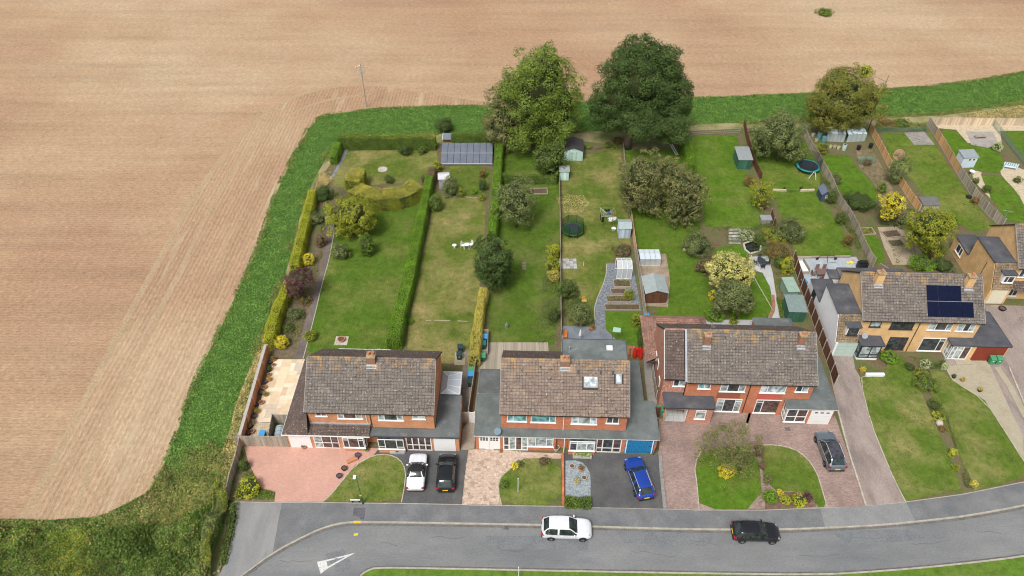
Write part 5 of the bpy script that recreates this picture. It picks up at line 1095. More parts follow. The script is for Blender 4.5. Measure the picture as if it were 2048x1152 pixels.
# ---- shrubs
SH = [
 (732,491,17,24,'hedged','clipped egg shaped bush on the long lawn',.10,.9,.2,.06), (679,503,19,18,'grey','loose grey-green shrub left of the clipped egg bush'),
 (616,519,14,13,'yellow','clipped round yellow bush higher up the left border',.09,.9,.2,.05), (563,684,14,14,'yellow','clipped round yellow bush nearest the house on the left border',.09,.9,.2,.05),
 (632,437,14,13,'grey','round grey-green bush beside the yellow hedge'), (646,386,19,17,'dark','dark green shrub at the top end of the yellow hedge'),
 (620,671,14,13,'limedark','yellow-green shrub beside the dark path'), (590,628,18,14,'grey','low grey-green shrubs in the left border'), (575,655,13,10,'green','small green shrub above the nearest round yellow bush'),
 (610,600,14,10,'rust','rusty low plants in the left border'), (640,480,11,20,'brown','brownish plants between the yellow hedge and the path'),
 (810,300,11,12,'dark','dark bush in front of the far hedge, right of the round stone patch'), (845,300,9,9,'green','small green bush in front of the far hedge'), (778,358,10,9,'green','small round bush behind the curved hedge'),
 (890,251,18,16,'dark','dark conifer rising left of the small white edged roof'), (874,333,10,13,'limedark','yellow-green bush at the top of the long hedge'), (870,406,15,18,'hedged','olive bush at the bottom of the little shed garden'),
 (900,372,17,22,'grey','twiggy grey shrub hiding the small grey shed'), (921,386,8,9,'limedark','small yellow-green bush right of the twiggy shrub'), (965,347,7,10,'rust','small red-brown bush below the ribbed panels'),
 (965,370,9,12,'dark','small dark bush under the red-brown one'), (948,382,6,8,'hedge','tiny green bush in the row below the ribbed panels'), (963,394,7,8,'limedark','tiny yellowish bush at the edge of the worn lawn'),
 (850,362,8,10,'purple','small purple bush at the right end of the curved hedge'), (821,643,6,6,'hedge','tiny round bush beside the pale stone line'),
 (1106,503,13,17,'hedgey','yellow shrub at the top of the row along the thin fence'), (1105,530,15,18,'limedark','middle yellow shrub of the row along the thin fence'), (1108,553,13,14,'gold','gold shrub of the row along the thin fence'),
 (1132,578,17,22,'green','loose green shrub just right of the thin fence'), (1105,628,14,20,'green','green shrub at the foot of the thin fence'), (1160,628,24,24,'grey','large flowering grey-green shrub above the dark patio'),
 (1248,500,20,11,'brown','brown clipped low bush below the blue-grey shed'), (1258,590,12,12,'limedark','yellow-green shrub among the raised beds'), (1273,640,10,18,'limedark','tall yellow-green shrub against the panel fence'),
 (1282,665,8,20,'green','climbing green shrub against the panel fence above the red tubs'), (1395,487,30,28,'grey','large grey shrub below the drooping apple tree'), (1412,532,20,18,'brown','brown-green shrub behind the stone edging'),
 (1424,590,8,11,'yellow','small orange-yellow bush left of the grey-green tree'), (1427,630,20,16,'hedge','round green bush behind the house ridge',.1,.9,.22,.08), (1467,642,10,8,'limedark','small yellow-green bush beside the round green one'),
 (1500,362,12,12,'rust','reddish bush at the dark fence below the green shed'), (1495,470,16,13,'varieg','pale variegated bush beside the little pond'), (1520,478,12,14,'green','bright green bush right of the little pond'),
 (1550,472,23,16,'limedark','yellow-green bush above the reddish one'), (1560,503,25,19,'rust','red-brown autumn bush beside the grey path'), (1583,460,28,26,'grey','large soft grey-green bush on the trampoline lawn'),
 (1575,532,13,22,'hedgey','upright yellow-green conifer at the corner of the blue-grey patio'), (1558,525,13,12,'green','green bush between the red-brown bush and the path'), (1645,296,14,12,'limedark','round yellow-green bush below the glass frames'),
 (1671,357,14,12,'grey','grey-green bush right of the wavy fence'), (1720,402,31,20,'dark','wide dark green bush in the narrow garden'), (1664,393,11,16,'green','green bush beside the navy playhouse'),
 (1682,436,10,14,'green','green bush against the lower wavy fence'), (1697,480,10,14,'rust','reddish bush at the lower wavy fence'), (1900,440,17,16,'hedge','bright green bush right of the yellowing tree'),
 (1845,527,27,17,'hedge','wide green bush behind the solar panel house'), (1886,530,20,16,'dark','dark glossy bush beside the brick side wing'), (1808,442,18,15,'grey','grey-green bush at the left foot of the yellowing tree'),
 (1870,498,22,14,'limedark','yellow-green bush between the yellowing tree and the wide green bush'), (1975,377,10,9,'green','round green bush beside the pale panel fence'), (1953,361,6,6,'green','small plant in the gravel by the pale fence'),
 (1995,293,10,9,'varieg','white flowering bush beside the green mesh fence'), (1950,400,8,8,'rust','small reddish plant against the long panel fence'), (2035,360,8,7,'green','spiky plant beside the pale blue bench'),
 (1453,942,18,13,'yellow','round bright yellow bush on the front lawn under the thin tree',.09,.9), (1541,993,15,15,'hedge','round green bush at the left of the front corner bed',.09,.9,.2,.06), (1571,999,11,11,'lime','clipped lime bush in the front corner bed',.08,.9,.2,.05),
 (1597,1001,16,14,'hedgey','loose yellow-green bush in the front corner bed'), (1560,984,8,7,'yellow','small yellow bush at the back of the front corner bed'), (1617,995,9,10,'purple','dark purple bush at the right of the front corner bed'),
 (1779,714,18,13,'hedge','clipped round bush beside the grey glazed porch',.09,.9,.2,.05), (1820,733,10,9,'dark','small dark bush in front of the solar panel house'), (1850,765,24,16,'olive','wide olive bush between the two long front lawns'),
 (1838,745,10,9,'limedark','small yellow-green bush at the top of the dividing bed'), (1870,810,14,12,'green','green shrub in the middle of the dividing bed'), (1877,832,12,9,'hedgey','lime ground plant in the lower part of the dividing bed'),
 (1850,728,12,11,'varieg','white flowering rose bush under the ground floor window'), (1890,733,7,8,'varieg','small white rose bush beside the white porch'), (1912,935,8,6,'limedark','low plants near the front end of the dividing bed'), (1948,968,8,8,'gold','yellow-brown plant at the front corner of the long lawn'),
 (500,972,24,18,'hedgey','yellow spotted evergreen bush at the corner by the pink drive'), (479,988,12,12,'limedark','smaller bush left of the yellow spotted evergreen'), (487,930,11,12,'green','low green bush along the pale fence by the pink drive'),
 (1030,931,8,8,'yellow','small bright yellow bush on the square front lawn'), (1008,968,8,14,'green','green ground shrub on the left edge of the square front lawn'), (1040,927,8,5,'green','low green plant behind the small yellow bush'), (1087,922,12,5,'brown','low brown plants at the top of the square front lawn'),
 (1565,790,0,0,None,None), (1525,930,8,14,'brown','thin brown shrub dividing the two curved front lawns'), (1518,900,12,16,'brown','brown shrub behind the thin dividing shrub'), (1535,960,8,12,'apple','straggly shrub at the front of the dividing row'),
 (1650,24,16,7,'olive','lone patch of scrub far out in the stubble field'), (1775,247,18,8,'rust','wild brown scrub behind the green mesh fence'), (1805,245,16,8,'olive','wild green scrub beside the post of the long fence'),
 (1237,280,14,9,'rust','rusty bush left of the thick trunk'), (1215,290,9,6,'olive','low olive bush between the mint shed and the thick trunk'),
 (970,690,0,0,None,None), (600,1000,0,0,None,None),
 (1765,375,10,12,'olive','straggly vegetable plants beside the orange fence'), (1735,325,9,8,'brown','twiggy plants under the green net frame'), (1850,820,0,0,None,None),
 (1885,858,8,7,'rust','rusty heather in the dividing bed'), (1905,905,8,10,'lime','yellow-green creeping plants in the dividing bed'), (1640,470,0,0,None,None),
]
for s_ in SH:
    if not s_[4]: continue
    cx, cy, rw, rh, mt, lab = s_[:6]; ex_ = s_[6:]
    kw = dict(zip(('leaf', 'dens', 'clump', 'amp'), ex_)); kw.setdefault('leaf', .13 if rw > 14 else .10); kw.setdefault('dens', .6)
    shrub(cx, cy, rw, rh, mt, lab, **kw)

# ---- hedges
hedge([(543,697),(552,655),(566,617),(582,583)], 1.25, 1.7, 'hedgey', 'near part of the yellow-green boundary hedge beside the field, by the patio wall')
hedge([(592,548),(600,515),(612,465),(622,425),(628,398)], 1.25, 1.6, 'hedgey', 'far part of the yellow-green boundary hedge beside the field')
hedge([(789,699),(802,640),(818,580),(832,510),(845,450),(860,372)], 1.7, 1.8, 'hedge', 'long clipped bright green hedge between the two left lawns', w2=1.1, wob=.08)
hedge([(862,372),(866,352)], 1.1, 1.6, 'brown', 'brown tipped end of the long clipped hedge')
hedge([(949,735),(954,690),(960,640),(968,598)], 1.2, 1.8, 'gold', 'golden hedge beside the teal bins', w2=1.0)
hedge([(984,490),(990,430),(996,360),(999,305)], 1.15, 2.0, 'hedge', 'clipped green hedge running up to the ribbed panels')
hedge([(680,296),(872,297)], 1.4, 2.1, 'hedged', 'straight clipped hedge along the far end of the left gardens', top=('hedgey', .2))  # yellow top leaves: the light on the hedge top put into leaf colour
hedge([(678,300),(668,330)], 1.1, 1.5, 'hedge', 'short hedge return at the far left corner of the gardens')
hedge([(905,290),(1015,292)], 1.3, 2.0, 'hedged', 'dark hedge behind the ribbed panels')
hedge([(1004,364),(1060,366),(1112,366)], 1.1, 1.2, 'hedged', 'low dark hedge across the third garden')
hedge([(1366,285),(1372,315),(1380,350)], 1.4, 2.0, 'hedge', 'bright green hedge beside the white ladder')
hedge([(1131,1008),(1180,1010)], 1.0, .7, 'hedged', 'low clipped box hedge at the front of the slate bed')
hedge([(714,398),(735,411),(770,413),(805,408),(838,392)], 2.9, 2.1, 'limedark', 'thick curved hedge with golden brown top', top=('gold', .5), wob=.16)
hedge([(708,385),(716,372),(732,372)], 2.6, 2.1, 'limedark', 'rounded left end of the thick curved hedge', top=('gold', .6), wob=.16)
hedge([(470,1010),(463,1055),(455,1092),(446,1130)], .7, .4, 'green', 'row of low green plants between the big hedge and the light grey asphalt', .14, .6, name='planting')
_bl = [(-120,1200),(-120,1068),(0,1066),(110,1068),(230,1066),(330,1056),(400,1025),(440,985),(450,985),(462,1003),(447,1055),(432,1105),(420,1160),(405,1200)]
_bl2 = [(190,1130),(205,1085),(300,1062),(380,1050),(428,1045),(425,1090),(400,1125),(330,1135)]
_bl3 = [(400,1200),(405,1140),(415,1090),(425,1050),(436,1000),(448,978),(462,1003),(447,1055),(432,1105),(424,1160),(410,1200)]
for poly_, n_, lf_, mt_, h_, md_, pt_, lab_, cat_ in ((_bl, 30000, .24, 'green', 1.3, 3.0, None, 'overgrown green scrub filling the bottom left corner', 'scrub'), (_bl, 14000, .22, 'hedged', 1.3, 3.0, .9, 'olive bramble patches in the bottom left scrub', 'scrub'), (_bl, 6000, .2, 'limedark', 1.45, 3.0, .55, 'yellowish weed patches in the bottom left scrub', 'weeds'), (_bl, 6000, .2, 'brown', 1.35, 3.0, .7, 'dead brown weed patches in the bottom left scrub', 'weeds'), (_bl, 12000, .2, 'crop', 1.42, 3.0, .8, 'fresh green growth in the bottom left scrub', 'weeds'), (_bl, 8000, .2, 'rough', 1.45, 3.0, 1.3, 'mixed grass in the bottom left scrub', 'grass'), (_bl2, 7000, .24, 'green', 1.9, 4.0, None, 'leafy thicket beside the untrimmed hedge in the bottom left', 'thicket'), (_bl3, 13000, .17, 'grey', 2.1, 2.0, None, 'big untrimmed hedge beside the light grey turning area', 'hedge'), (_bl3, 6000, .17, 'limedark', 2.15, 2.0, .8, 'yellow-green growth over the big untrimmed hedge', 'hedge')):
    tag(scatter('scrub', poly_, n_, lf_, mt_, h_, .9, patch=pt_, mound=md_), lab_, cat_)
_rg2 = [(290,990),(303,975),(330,930),(352,985),(395,985),(432,930),(455,905),(470,960),(455,1000),(430,1040),(340,1060),(120,1068),(0,1068),(0,1040),(96,1043),(191,1037),(235,1020)]
tag(scatter('rough_grass_tufts', _rg2, 22000, .2, 'rough', .3, .8), 'rough grass between the crop strip and the bottom left scrub', 'grass')
tag(scatter('rough_grass_tufts', _rg2, 9000, .2, 'crop', .3, .8, patch=.7), 'fresh green grass patches between the crop strip and the scrub', 'grass')
for poly_, n_, lf_, mt_, h_, lab_ in (([(548,700),(562,640),(600,560),(640,470),(650,425),(662,425),(652,470),(640,530),(622,590),(605,655),(596,705)], 5000, .12, 'grey', .35, 'mixed low plants in the left border beside the dark path'),
    ([(548,700),(562,640),(600,560),(640,470),(650,425),(662,425),(652,470),(640,530),(622,590),(605,655),(596,705)], 2200, .11, 'rust', .3, 'reddish low plants in the left border'),
    ([(1075,690),(1085,560),(1100,470),(1118,470),(1121,690)], 4200, .12, 'grey', .4, 'mixed border plants left of the thin fence'), ([(1122,560),(1150,560),(1165,600),(1188,640),(1190,655),(1124,655)], 4000, .12, 'dark', .45, 'mixed border plants right of the thin fence'),
    ([(1832,722),(1852,735),(1870,800),(1900,860),(1930,975),(1948,978),(1916,900),(1890,820),(1868,760),(1850,725)], 2600, .11, 'grey', .25, 'low plants in the bed dividing the two long front lawns'), ([(1832,722),(1852,735),(1870,800),(1900,860),(1930,975),(1948,978),(1916,900),(1890,820),(1868,760),(1850,725)], 1100, .11, 'rust', .25, 'reddish plants in the bed dividing the two long front lawns'),
    ([(1770,712),(1832,716),(1890,722),(1890,740),(1850,738),(1800,716)], 1200, .11, 'green', .3, 'low plants under the ground floor windows of the solar panel house'), ([(1712,300),(1745,300),(1778,360),(1800,420),(1762,400),(1745,362),(1718,335)], 2600, .13, 'apple', .4, 'straggly vegetables beside the orange fence'),
    ([(1755,395),(1838,425),(1850,460),(1760,450)], 3500, .14, 'grey', .5, 'tangled plants above the tan vegetable garden'), ([(1770,460),(1830,455),(1848,525),(1790,528)], 900, .12, 'green', .3, 'sparse vegetables in the tan soil'), ([(1548,545),(1580,545),(1592,600),(1560,640),(1552,600)], 2600, .13, 'olive', .4, 'border plants right of the grey path'),
    ([(1385,500),(1430,455),(1480,455),(1480,488),(1425,500)], 2200, .12, 'grey', .35, 'plants in the bed beside the stepping stones'), ([(1488,455),(1545,445),(1580,480),(1590,515),(1550,530),(1510,508)], 3000, .13, 'green', .4, 'plants around the small pond'), ([(1640,345),(1660,372),(1700,432),(1740,525),(1722,520),(1700,470),(1668,420),(1640,385)], 3000, .13, 'green', .45, 'plants along the wavy fence on the trampoline side'),
    ([(1230,293),(1195,285),(1130,288),(1120,300),(1240,300)], 2500, .16, 'olive', .4, 'undergrowth at the end of the fourth garden'), ([(1005,300),(1010,285),(1120,290),(1118,312),(1010,312)], 2500, .16, 'dark', .4, 'dark undergrowth below the tall trees'), ([(1745,262),(1752,250),(1850,250),(1852,262)], 4000, .18, 'rough', .6, 'weeds behind the green wire mesh'),
    ([(690,375),(705,372),(700,395),(660,425),(650,425),(655,400)], 900, .12, 'grey', .3, 'plants between the dark path and the curved hedge'), ([(487,895),(496,925),(509,951),(522,978),(549,985),(547,1001),(462,1001)], 2600, .12, 'olive', .25, 'weeds in the corner bed beside the pink drive')):
    tag(scatter('bed_plants', poly_, n_, lf_, mt_, h_, .9, patch=1.6), lab_, 'plants')
tag(scatter('dry_grass_tufts', [(470,820),(500,740),(536,690),(534,708),(510,800),(484,890),(470,950),(458,985),(440,965),(452,905),(462,870)], 15000, .2, 'straw', .3, .9), 'beige dead grass along the outside of the brick wall', 'grass')
hedge([(1283,700),(1280,668)], .6, 1.5, 'green', 'ivy growing on the fence beside the red tubs')
hedge([(1553,825),(1566,800)], .5, 1.9, 'olive', 'climbing plant beside the white porch of the red brick pair')
# ================================================================ fences and walls
def panel_mesh(L, h, boards=11, horizontal=False):
    m = MB()
    if horizontal:
        n = max(4, int(h/.16))
        for k in range(n): m.box(0, L, -.02+(k % 2)*.012, .01+(k % 2)*.012, .04+k*(h-.04)/n, .04+(k+.9)*(h-.04)/n)
    else:
        n = boards
        for k in range(n):
            a = L*k/n; b = L*(k+1.0)/n; s = .016*(k % 2); m.box(a, b-.004, -.014+s, .012+s, .05, h-.04)
        m.box(0, L, -.03, .03, h-.038, h)
    return m
_pc = {}
def fence(px, h, pmat, label, postmat='concrete', name='panel_fence', L0=1.83, post_h=None, lean=0, gravel=True, post_w=.11, horizontal=False, mats=None, z=0, post=True):
    pts = [P(*p) for p in px]; o = pts[0].copy(); T = empty(name, o, 0, label, 'fence'); pts = [p-o for p in pts]
    dist_ = [0.]
    for i in range(1, len(pts)): dist_.append(dist_[-1]+(pts[i]-pts[i-1]).length)
    tot = dist_[-1]; n = max(1, round(tot/L0)); X = [float(v) for v in np.interp(np.linspace(0, tot, n+1), dist_, [p.x for p in pts])]; Y = [float(v) for v in np.interp(np.linspace(0, tot, n+1), dist_, [p.y for p in pts])]
    for i in range(n):
        a, b = Vector((X[i], Y[i], 0)), Vector((X[i+1], Y[i+1], 0)); L = (b-a).length; an = math.atan2(b.y-a.y, b.x-a.x); key = (round(L, 2), h, pmat if not mats else mats(i/n), horizontal)
        d = (b-a).normalized(); st = a+d*post_w/2; Lp = L-post_w
        mt = M[pmat if not mats else mats(i/n)]
        if key in _pc:
            c = _pc[key].copy(); C.objects.link(c); c.parent = T; c.location = st; c.rotation_euler = (0, 0, an); c.name = 'panel'
        else:
            c = panel_mesh(Lp, h+random.uniform(-.02, .02), horizontal=horizontal).build('panel', mt, T, st, an); _pc[key] = c
        if gravel:
            g = MB(); g.box(0, Lp, -.025, .025, -.02, .048); g.build('gravel_board', M['concrete'], T, st, an)
    if post:
        ph = post_h or h+.08
        for i in range(n+1):
            j = min(i, n-1); an = math.atan2(Y[j+1]-Y[j], X[j+1]-X[j]); k = ('post', ph, post_w, postmat)
            if k in _pc: c = _pc[k].copy(); C.objects.link(c); c.parent = T; c.location = (X[i], Y[i], 0); c.rotation_euler = (0, 0, an); c.name = 'post'
            else:
                m = MB(); w_ = post_w/2-.002; m.box(-w_, w_, -w_, w_, -.05, ph); m.add([(-w_, -w_, ph+.001), (w_, -w_, ph+.001), (w_, w_, ph+.001), (-w_, w_, ph+.001), (0, 0, ph+.04)], [(0,1,4),(1,2,4),(2,3,4),(3,0,4)]); _pc[k] = m.build('post', M[postmat], T, (X[i], Y[i], 0), an)
    return T
def post_wire(px, h, label, n=None, mat='wood_grey', gap=2.4, rails=3, name='post_and_wire_fence', rmat='steel', rr=.012):
    pts = [P(*p) for p in px]; o = pts[0].copy(); T = empty(name, o, 0, label, 'fence'); a, b = Vector((0, 0, 0)), pts[-1]-o; k = n or max(1, round(b.length/gap))
    proto = None
    for i in range(k+1):
        p = a.lerp(b, i/k)
        if proto is None: m = MB(); m.tube([(0, 0, -.05), (0, 0, h)], .06, .055, 6); proto = m.build('post', M[mat], T, p)
        else: c = proto.copy(); C.objects.link(c); c.parent = T; c.location = p
    for j in range(rails):
        m = MB(); z = h*(.3+.6*j/max(1, rails-1)); m.tube([a+Vector((0, 0, z)), b+Vector((0, 0, z))], rr, n=4); m.build('rail', M[rmat], T)
    return T
fence([(1118,318),(1120,450),(1121,560),(1122,672)], 1.05, 'wood_grey', 'low thin fence running down between the third and fourth gardens', 'wood_grey', gravel=False, post_w=.08)
fence([(1246,293),(1252,360),(1259,432)], .8, 'wood_grey', 'old low fence below the thick trunk beside the sprawling apple tree', 'wood_grey', gravel=False, post_w=.08)
fence([(1261,440),(1270,507),(1279,560),(1287,619),(1297,700),(1306,770),(1311,800)], 1.5, 'wood_grey', 'grey panel fence right of the raised beds and the red tubs', 'concrete', mats=lambda t: 'wood_new' if t < .2 else 'wood_grey')
fence([(1487,252),(1492,280),(1506,330),(1521,362)], 1.3, 'wood_brown', 'dark brown fence behind the green shed', 'wood_brown', gravel=False, post_w=.09)
fence([(1540,432),(1546,452),(1553,470)], 1.3, 'wood_brown', 'short dark brown fence stub beside the yellow-green bush', 'concrete', post_w=.09)
fence([(1584,522),(1600,573),(1610,600),(1628,652),(1643,695),(1661,748),(1668,772)], 1.75, 'wood_brown', 'dark brown panels with pale posts beside the white rendered wing', 'concrete', post_w=.13)
fence([(1605,262),(1614,292),(1628,312),(1643,340),(1660,370),(1673,405),(1696,436),(1710,464),(1724,498),(1737,524),(1745,534)], 1.5, 'wood_grey', 'long wavy weathered fence between the trampoline lawn and the narrow garden', 'wood_grey', gravel=False, post_w=.1)
fence([(1738,262),(1756,295),(1778,337)], 1.4, 'wood_new', 'far part of the new orange fence beside the vegetable bed', 'wood_pale', post_w=.1)
fence([(1796,366),(1812,392),(1836,425)], 1.4, 'wood_new', 'near part of the new orange fence by the grey box shed', 'wood_pale', post_w=.1)
fence([(1854,250),(1880,290),(1912,345),(1945,395),(1975,430),(2003,455)], 1.5, 'wood_grey', 'long tall fence with orange far panels and grey near panels', 'concrete', mats=lambda t: 'wood_grey' if t < .1 or t > .52 else 'wood_new')
fence([(1858,250),(1950,251),(2048,252),(2250,253)], 1.45, 'wood_pale', 'pale fence across the far end of the gravelled garden', 'wood_pale', post_w=.09)
fence([(476,893),(530,893),(579,894)], 1.75, 'wood_grey', 'weathered plank gate fence between the brick wall and the first garage', 'wood_grey', gravel=False, name='plank_fence')
fence([(485,893),(478,925),(468,955),(458,1000)], 1.5, 'wood_grey', 'pale plank fence running down beside the pink driveway', 'wood_pale', gravel=False, name='plank_fence')
fence([(938,835),(949,760),(957,700),(960,672)], 1.5, 'wood_grey', 'tall weathered fence between the first and second pairs of houses', 'concrete', post_w=.08)
fence([(921,845),(938,846)], 1.8, 'wood_grey', 'grey wooden side gate beside the second garage', 'wood_grey', gravel=False, L0=.9, name='side_gate')
fence([(939,846),(950,846)], 1.8, 'white', 'white side gate left of the white double garage doors', 'white', gravel=False, L0=.9, name='side_gate')
fence([(1304,835),(1317,835)], 1.7, 'wood_brown', 'rusty brown side gate left of the slate canopy', 'wood_brown', gravel=False, L0=.9, name='side_gate')
post_wire([(1384,272),(1478,268)], 1.1, 'thin post and wire fence at the far end of the bright lawn')
post_wire([(1494,268),(1502,266)], 1.1, 'short dark five bar gate at the far end', n=1, rails=5, name='field_gate', rmat='wood_brown', rr=.03)
def mesh_fence(px, h, label, mat):
    pts = [P(*p) for p in px]; o = pts[0].copy(); T = empty('mesh_fence', o, 0, label, 'fence'); b = pts[-1]-o; L = b.length; an = math.atan2(b.y, b.x)
    k = max(1, round(L/2.2))
    for i in range(k+1):
        m = MB(); m.tube([(0, 0, 0), (0, 0, h)], .035, n=5); m.build('post', mat, T, b*(i/k))
    for i in range(k):
        m = MB(); a0, a1 = L*i/k, L*(i+1)/k; n = int((a1-a0)/.14)
        for j in range(n+1): x = a0+(a1-a0)*j/n; m.box(x-.009, x+.009, -.006, .006, .05, h-.02)
        for j in range(8): z = .06+(h-.1)*j/7; m.box(a0, a1, -.0055, .0055, z-.009, z+.009)
        m.build('mesh_panel', mat, T, (0, 0, 0), an)
M['meshgreen'] = plain((.10, .24, .17), .5, .1, name='green_mesh')
mesh_fence([(1750,265),(1852,264)], 1.0, 'green wire mesh fence at the end of the lawn with the grey gravel patch', M['meshgreen'])
mesh_fence([(1985,252),(2010,290),(2062,350)], 1.2, 'green wire mesh fence slanting across the far right garden', M['meshgreen'])
# brick garden wall with grey coping
a, b = P(537, 708), P(486, 890); T = empty('brick_garden_wall', a, math.atan2(b.y-a.y, b.x-a.x), 'orange brick wall with grey coping along the left side of the cream patio', 'wall'); L = (b-a).length
m = MB(); m.box(0, L, -.11, .11, 0, 1.55); m.build('brickwork', M['brick'], T)
for i in range(int(L/.6)):
    m = MB(); m.box(i*.6+.01, i*.6+.59, -.16, .16, 1.553, 1.62); m.build('coping_stone', M['concrete'], T)
for i in range(6):
    m = MB(); x = L*i/5; m.box(x-.2, x+.2, -.16 if False else .112, .22, 0, 1.5); m.build('pier', M['brick'], T)
# low brick edges
def low_wall(px, w_, h, mat, label, name='low_brick_wall', blocks=None, cat='wall'):
    pts = [P(*p) for p in px]; o = pts[0].copy(); T = empty(name, o, 0, label, cat)
    for i in range(len(pts)-1):
        a, b = pts[i]-o, pts[i+1]-o; L = (b-a).length; an = math.atan2(b.y-a.y, b.x-a.x); n = max(1, round(L/(blocks or L)))
        for k in range(n):
            m = MB(); m.box(L*k/n+.01, L*(k+1)/n-.01, -w_/2, w_/2, 0, h+random.uniform(-.015, .015)*(1 if blocks else 0)); m.build('block' if blocks else 'walling', mat, T, a, an)
    return T
low_wall([(1319,905),(1322,950),(1329,1018)], .34, .28, plain((.26,.25,.24),.9,.25,sc=5,name='grey_block'), 'low grey block wall between the blue car drive and the plum paving', 'low_block_wall', .45)
low_wall([(1126,1012),(1126,960),(1125,908)], .22, .25, M['brick2'], 'low red brick edge between the square lawn and the slate bed', blocks=.45)
low_wall([(1675,822),(1697,905),(1731,1012)], .16, .16, M['edging'], 'long thin concrete kerb between the plum drive and the worn asphalt drive', 'drive_edging', .9)
low_wall([(2017,735),(2040,790),(2075,880)], .16, .16, M['edging'], 'thin kerb between the two drives at the right edge', 'drive_edging', .9)
low_wall([(1492,852),(1498,832),(1489,862)], .22, .5, M['wood_grey'], 'weathered sleeper upright between the two front doors of the red brick pair', 'timber_sleeper')
low_wall([(1730,752),(1767,752)], .3, .4, M['render'], 'low white wall below the plants at the grey glazed porch', 'low_white_wall')
low_wall([(1366,500),(1384,506),(1396,514)], .3, .25, M['stone'], 'pale stone edging below the large grey shrub', 'stone_edging', .5)
low_wall([(850,641),(880,641),(935,643)], .14, .04, plain((.36,.32,.22),.9,.3,sc=5,name='dull_stone'), 'broken line of pale stones across the worn lawn', 'stone_line', .4)
low_wall([(885,394),(930,394),(955,396)], .14, .04, plain((.36,.32,.22),.9,.3,sc=5,name='dull_stone'), 'line of stones between the shed garden and the worn lawn', 'stone_line', .5)
low_wall([(1594,517),(1650,516),(1700,515)], .25, .3, M['wood_grey'], 'timber sleeper edge between the trampoline lawn and the blue-grey patio', 'timber_edging', 2.4)
low_wall([(1545,382),(1572,383)], .2, .35, M['wood_pale'], 'left sleeper step on the trampoline lawn', 'timber_edging', 1.2)
low_wall([(1600,383),(1628,382)], .2, .35, M['wood_pale'], 'right sleeper step on the trampoline lawn', 'timber_edging', 1.2)
# ================================================================ sheds, glasshouses
def fr2(bl, br):
    a, b = P(*bl), P(*br); return a, math.atan2(b.y-a.y, b.x-a.x), (b-a).length
def board_walls(T, w, d, h, mat, side_top=None, gab=None, bw=.16):
    """four clad walls; gab = (ridge_x, ridge_z) makes front and back gables"""
    for (nm, p0, p1) in (('wall', (0, 0), (w, 0)), ('wall', (w, 0), (w, d)), ('wall', (w, d), (0, d)), ('wall', (0, d), (0, 0))):
        a, b = Vector((*p0, 0)), Vector((*p1, 0)); L = (b-a).length; n = max(3, int(L/bw)); dr = (b-a).normalized(); nn = Vector((dr.y, -dr.x, 0)); m = MB()
        for k in range(n):
            s0, s1 = a+dr*(L*k/n+.004), a+dr*(L*(k+1)/n-.004); o = nn*(.012*(k % 2))
            def top(p):
                hz = h if not callable(h) else h(p.x, p.y); return Vector((0, 0, hz))
            th = nn*-.03
            m.add([s0+o, s1+o, s1+o+top(s1), s0+o+top(s0), s0+th, s1+th, s1+th+top(s1), s0+th+top(s0)], [(0,1,2,3),(7,6,5,4),(3,2,6,7),(0,3,7,4),(1,5,6,2)])
        m.build(nm, mat, T)
def shed(bl, br, d, h, label, wall, roof, kind='apex_x', rise=.5, door=True, win=None, over=.12, name='garden_shed', cat='shed', doorc=None, dx=(.3, .7)):
    a, an, w = fr2(bl, br); T = empty(name, a, an, label, cat)
    if kind == 'apex_y': zf = lambda x, y: h+rise*(1-abs(2*x/w-1))       # ridge runs away from the viewer: gable in front
    elif kind == 'apex_x': zf = lambda x, y: h+rise*(1-abs(2*y/d-1))
    elif kind == 'pent': zf = lambda x, y: h+rise*y/d
    else: zf = lambda x, y: h+rise*(1-y/d)
    board_walls(T, w, d, zf, wall); o = over; m = MB(); e = .02
    if kind == 'apex_y':
        s = rise/(w/2)*o
        m.slab([(-o, -o, h-s+e), (w/2, -o, h+rise+e), (w/2, d+o, h+rise+e), (-o, d+o, h-s+e)], .04); m.slab([(w/2, -o, h+rise+e), (w+o, -o, h-s+e), (w+o, d+o, h-s+e), (w/2, d+o, h+rise+e)], .04)
    elif kind == 'apex_x':
        s = rise/(d/2)*o
        m.slab([(-o, -o, h-s+e), (w+o, -o, h-s+e), (w+o, d/2, h+rise+e), (-o, d/2, h+rise+e)], .04); m.slab([(-o, d/2, h+rise+e), (w+o, d/2, h+rise+e), (w+o, d+o, h-s+e), (-o, d+o, h-s+e)], .04)
    else:
        z0, z1 = (h, h+rise) if kind == 'pent' else (h+rise, h); m.slab([(-o, -o, z0+e), (w+o, -o, z0+e), (w+o, d+o, z1+e), (-o, d+o, z1+e)], .05)
    m.build('roof', roof, T)
    if door:
        m = MB(); x0, x1 = w*dx[0], w*dx[1]; hd = min(1.85, h-.08)
        k = 5
        for i in range(k): m.box(x0+(x1-x0)*i/k+.003, x0+(x1-x0)*(i+1)/k-.003, -.045, -.014, .06, hd)
        do = m.build('door', doorc or wall, T)
        for z in (.3, hd-.3): b = MB(); b.box(x0+.02, x0+.3, -.055, -.0455, z-.02, z+.02); b.build('hinge', M['black'], do)
    if win:
        x0, x1, z0, z1 = win; window(T, (w*x0, -.02, z0), (1, 0, 0), (0, -1, 0), w*(x1-x0), z1-z0, (.5,), .5, 'white', 'pane_dark', False, .04)
    return T, w
felt1 = plain((.26, .285, .29), .85, .1, sc=2, name='mineral_felt'); felt2 = plain((.19, .25, .24), .85, .12, sc=2, name='green_mineral_felt'); felt3 = plain((.055, .05, .055), .85, .15, sc=2, name='black_mineral_felt')
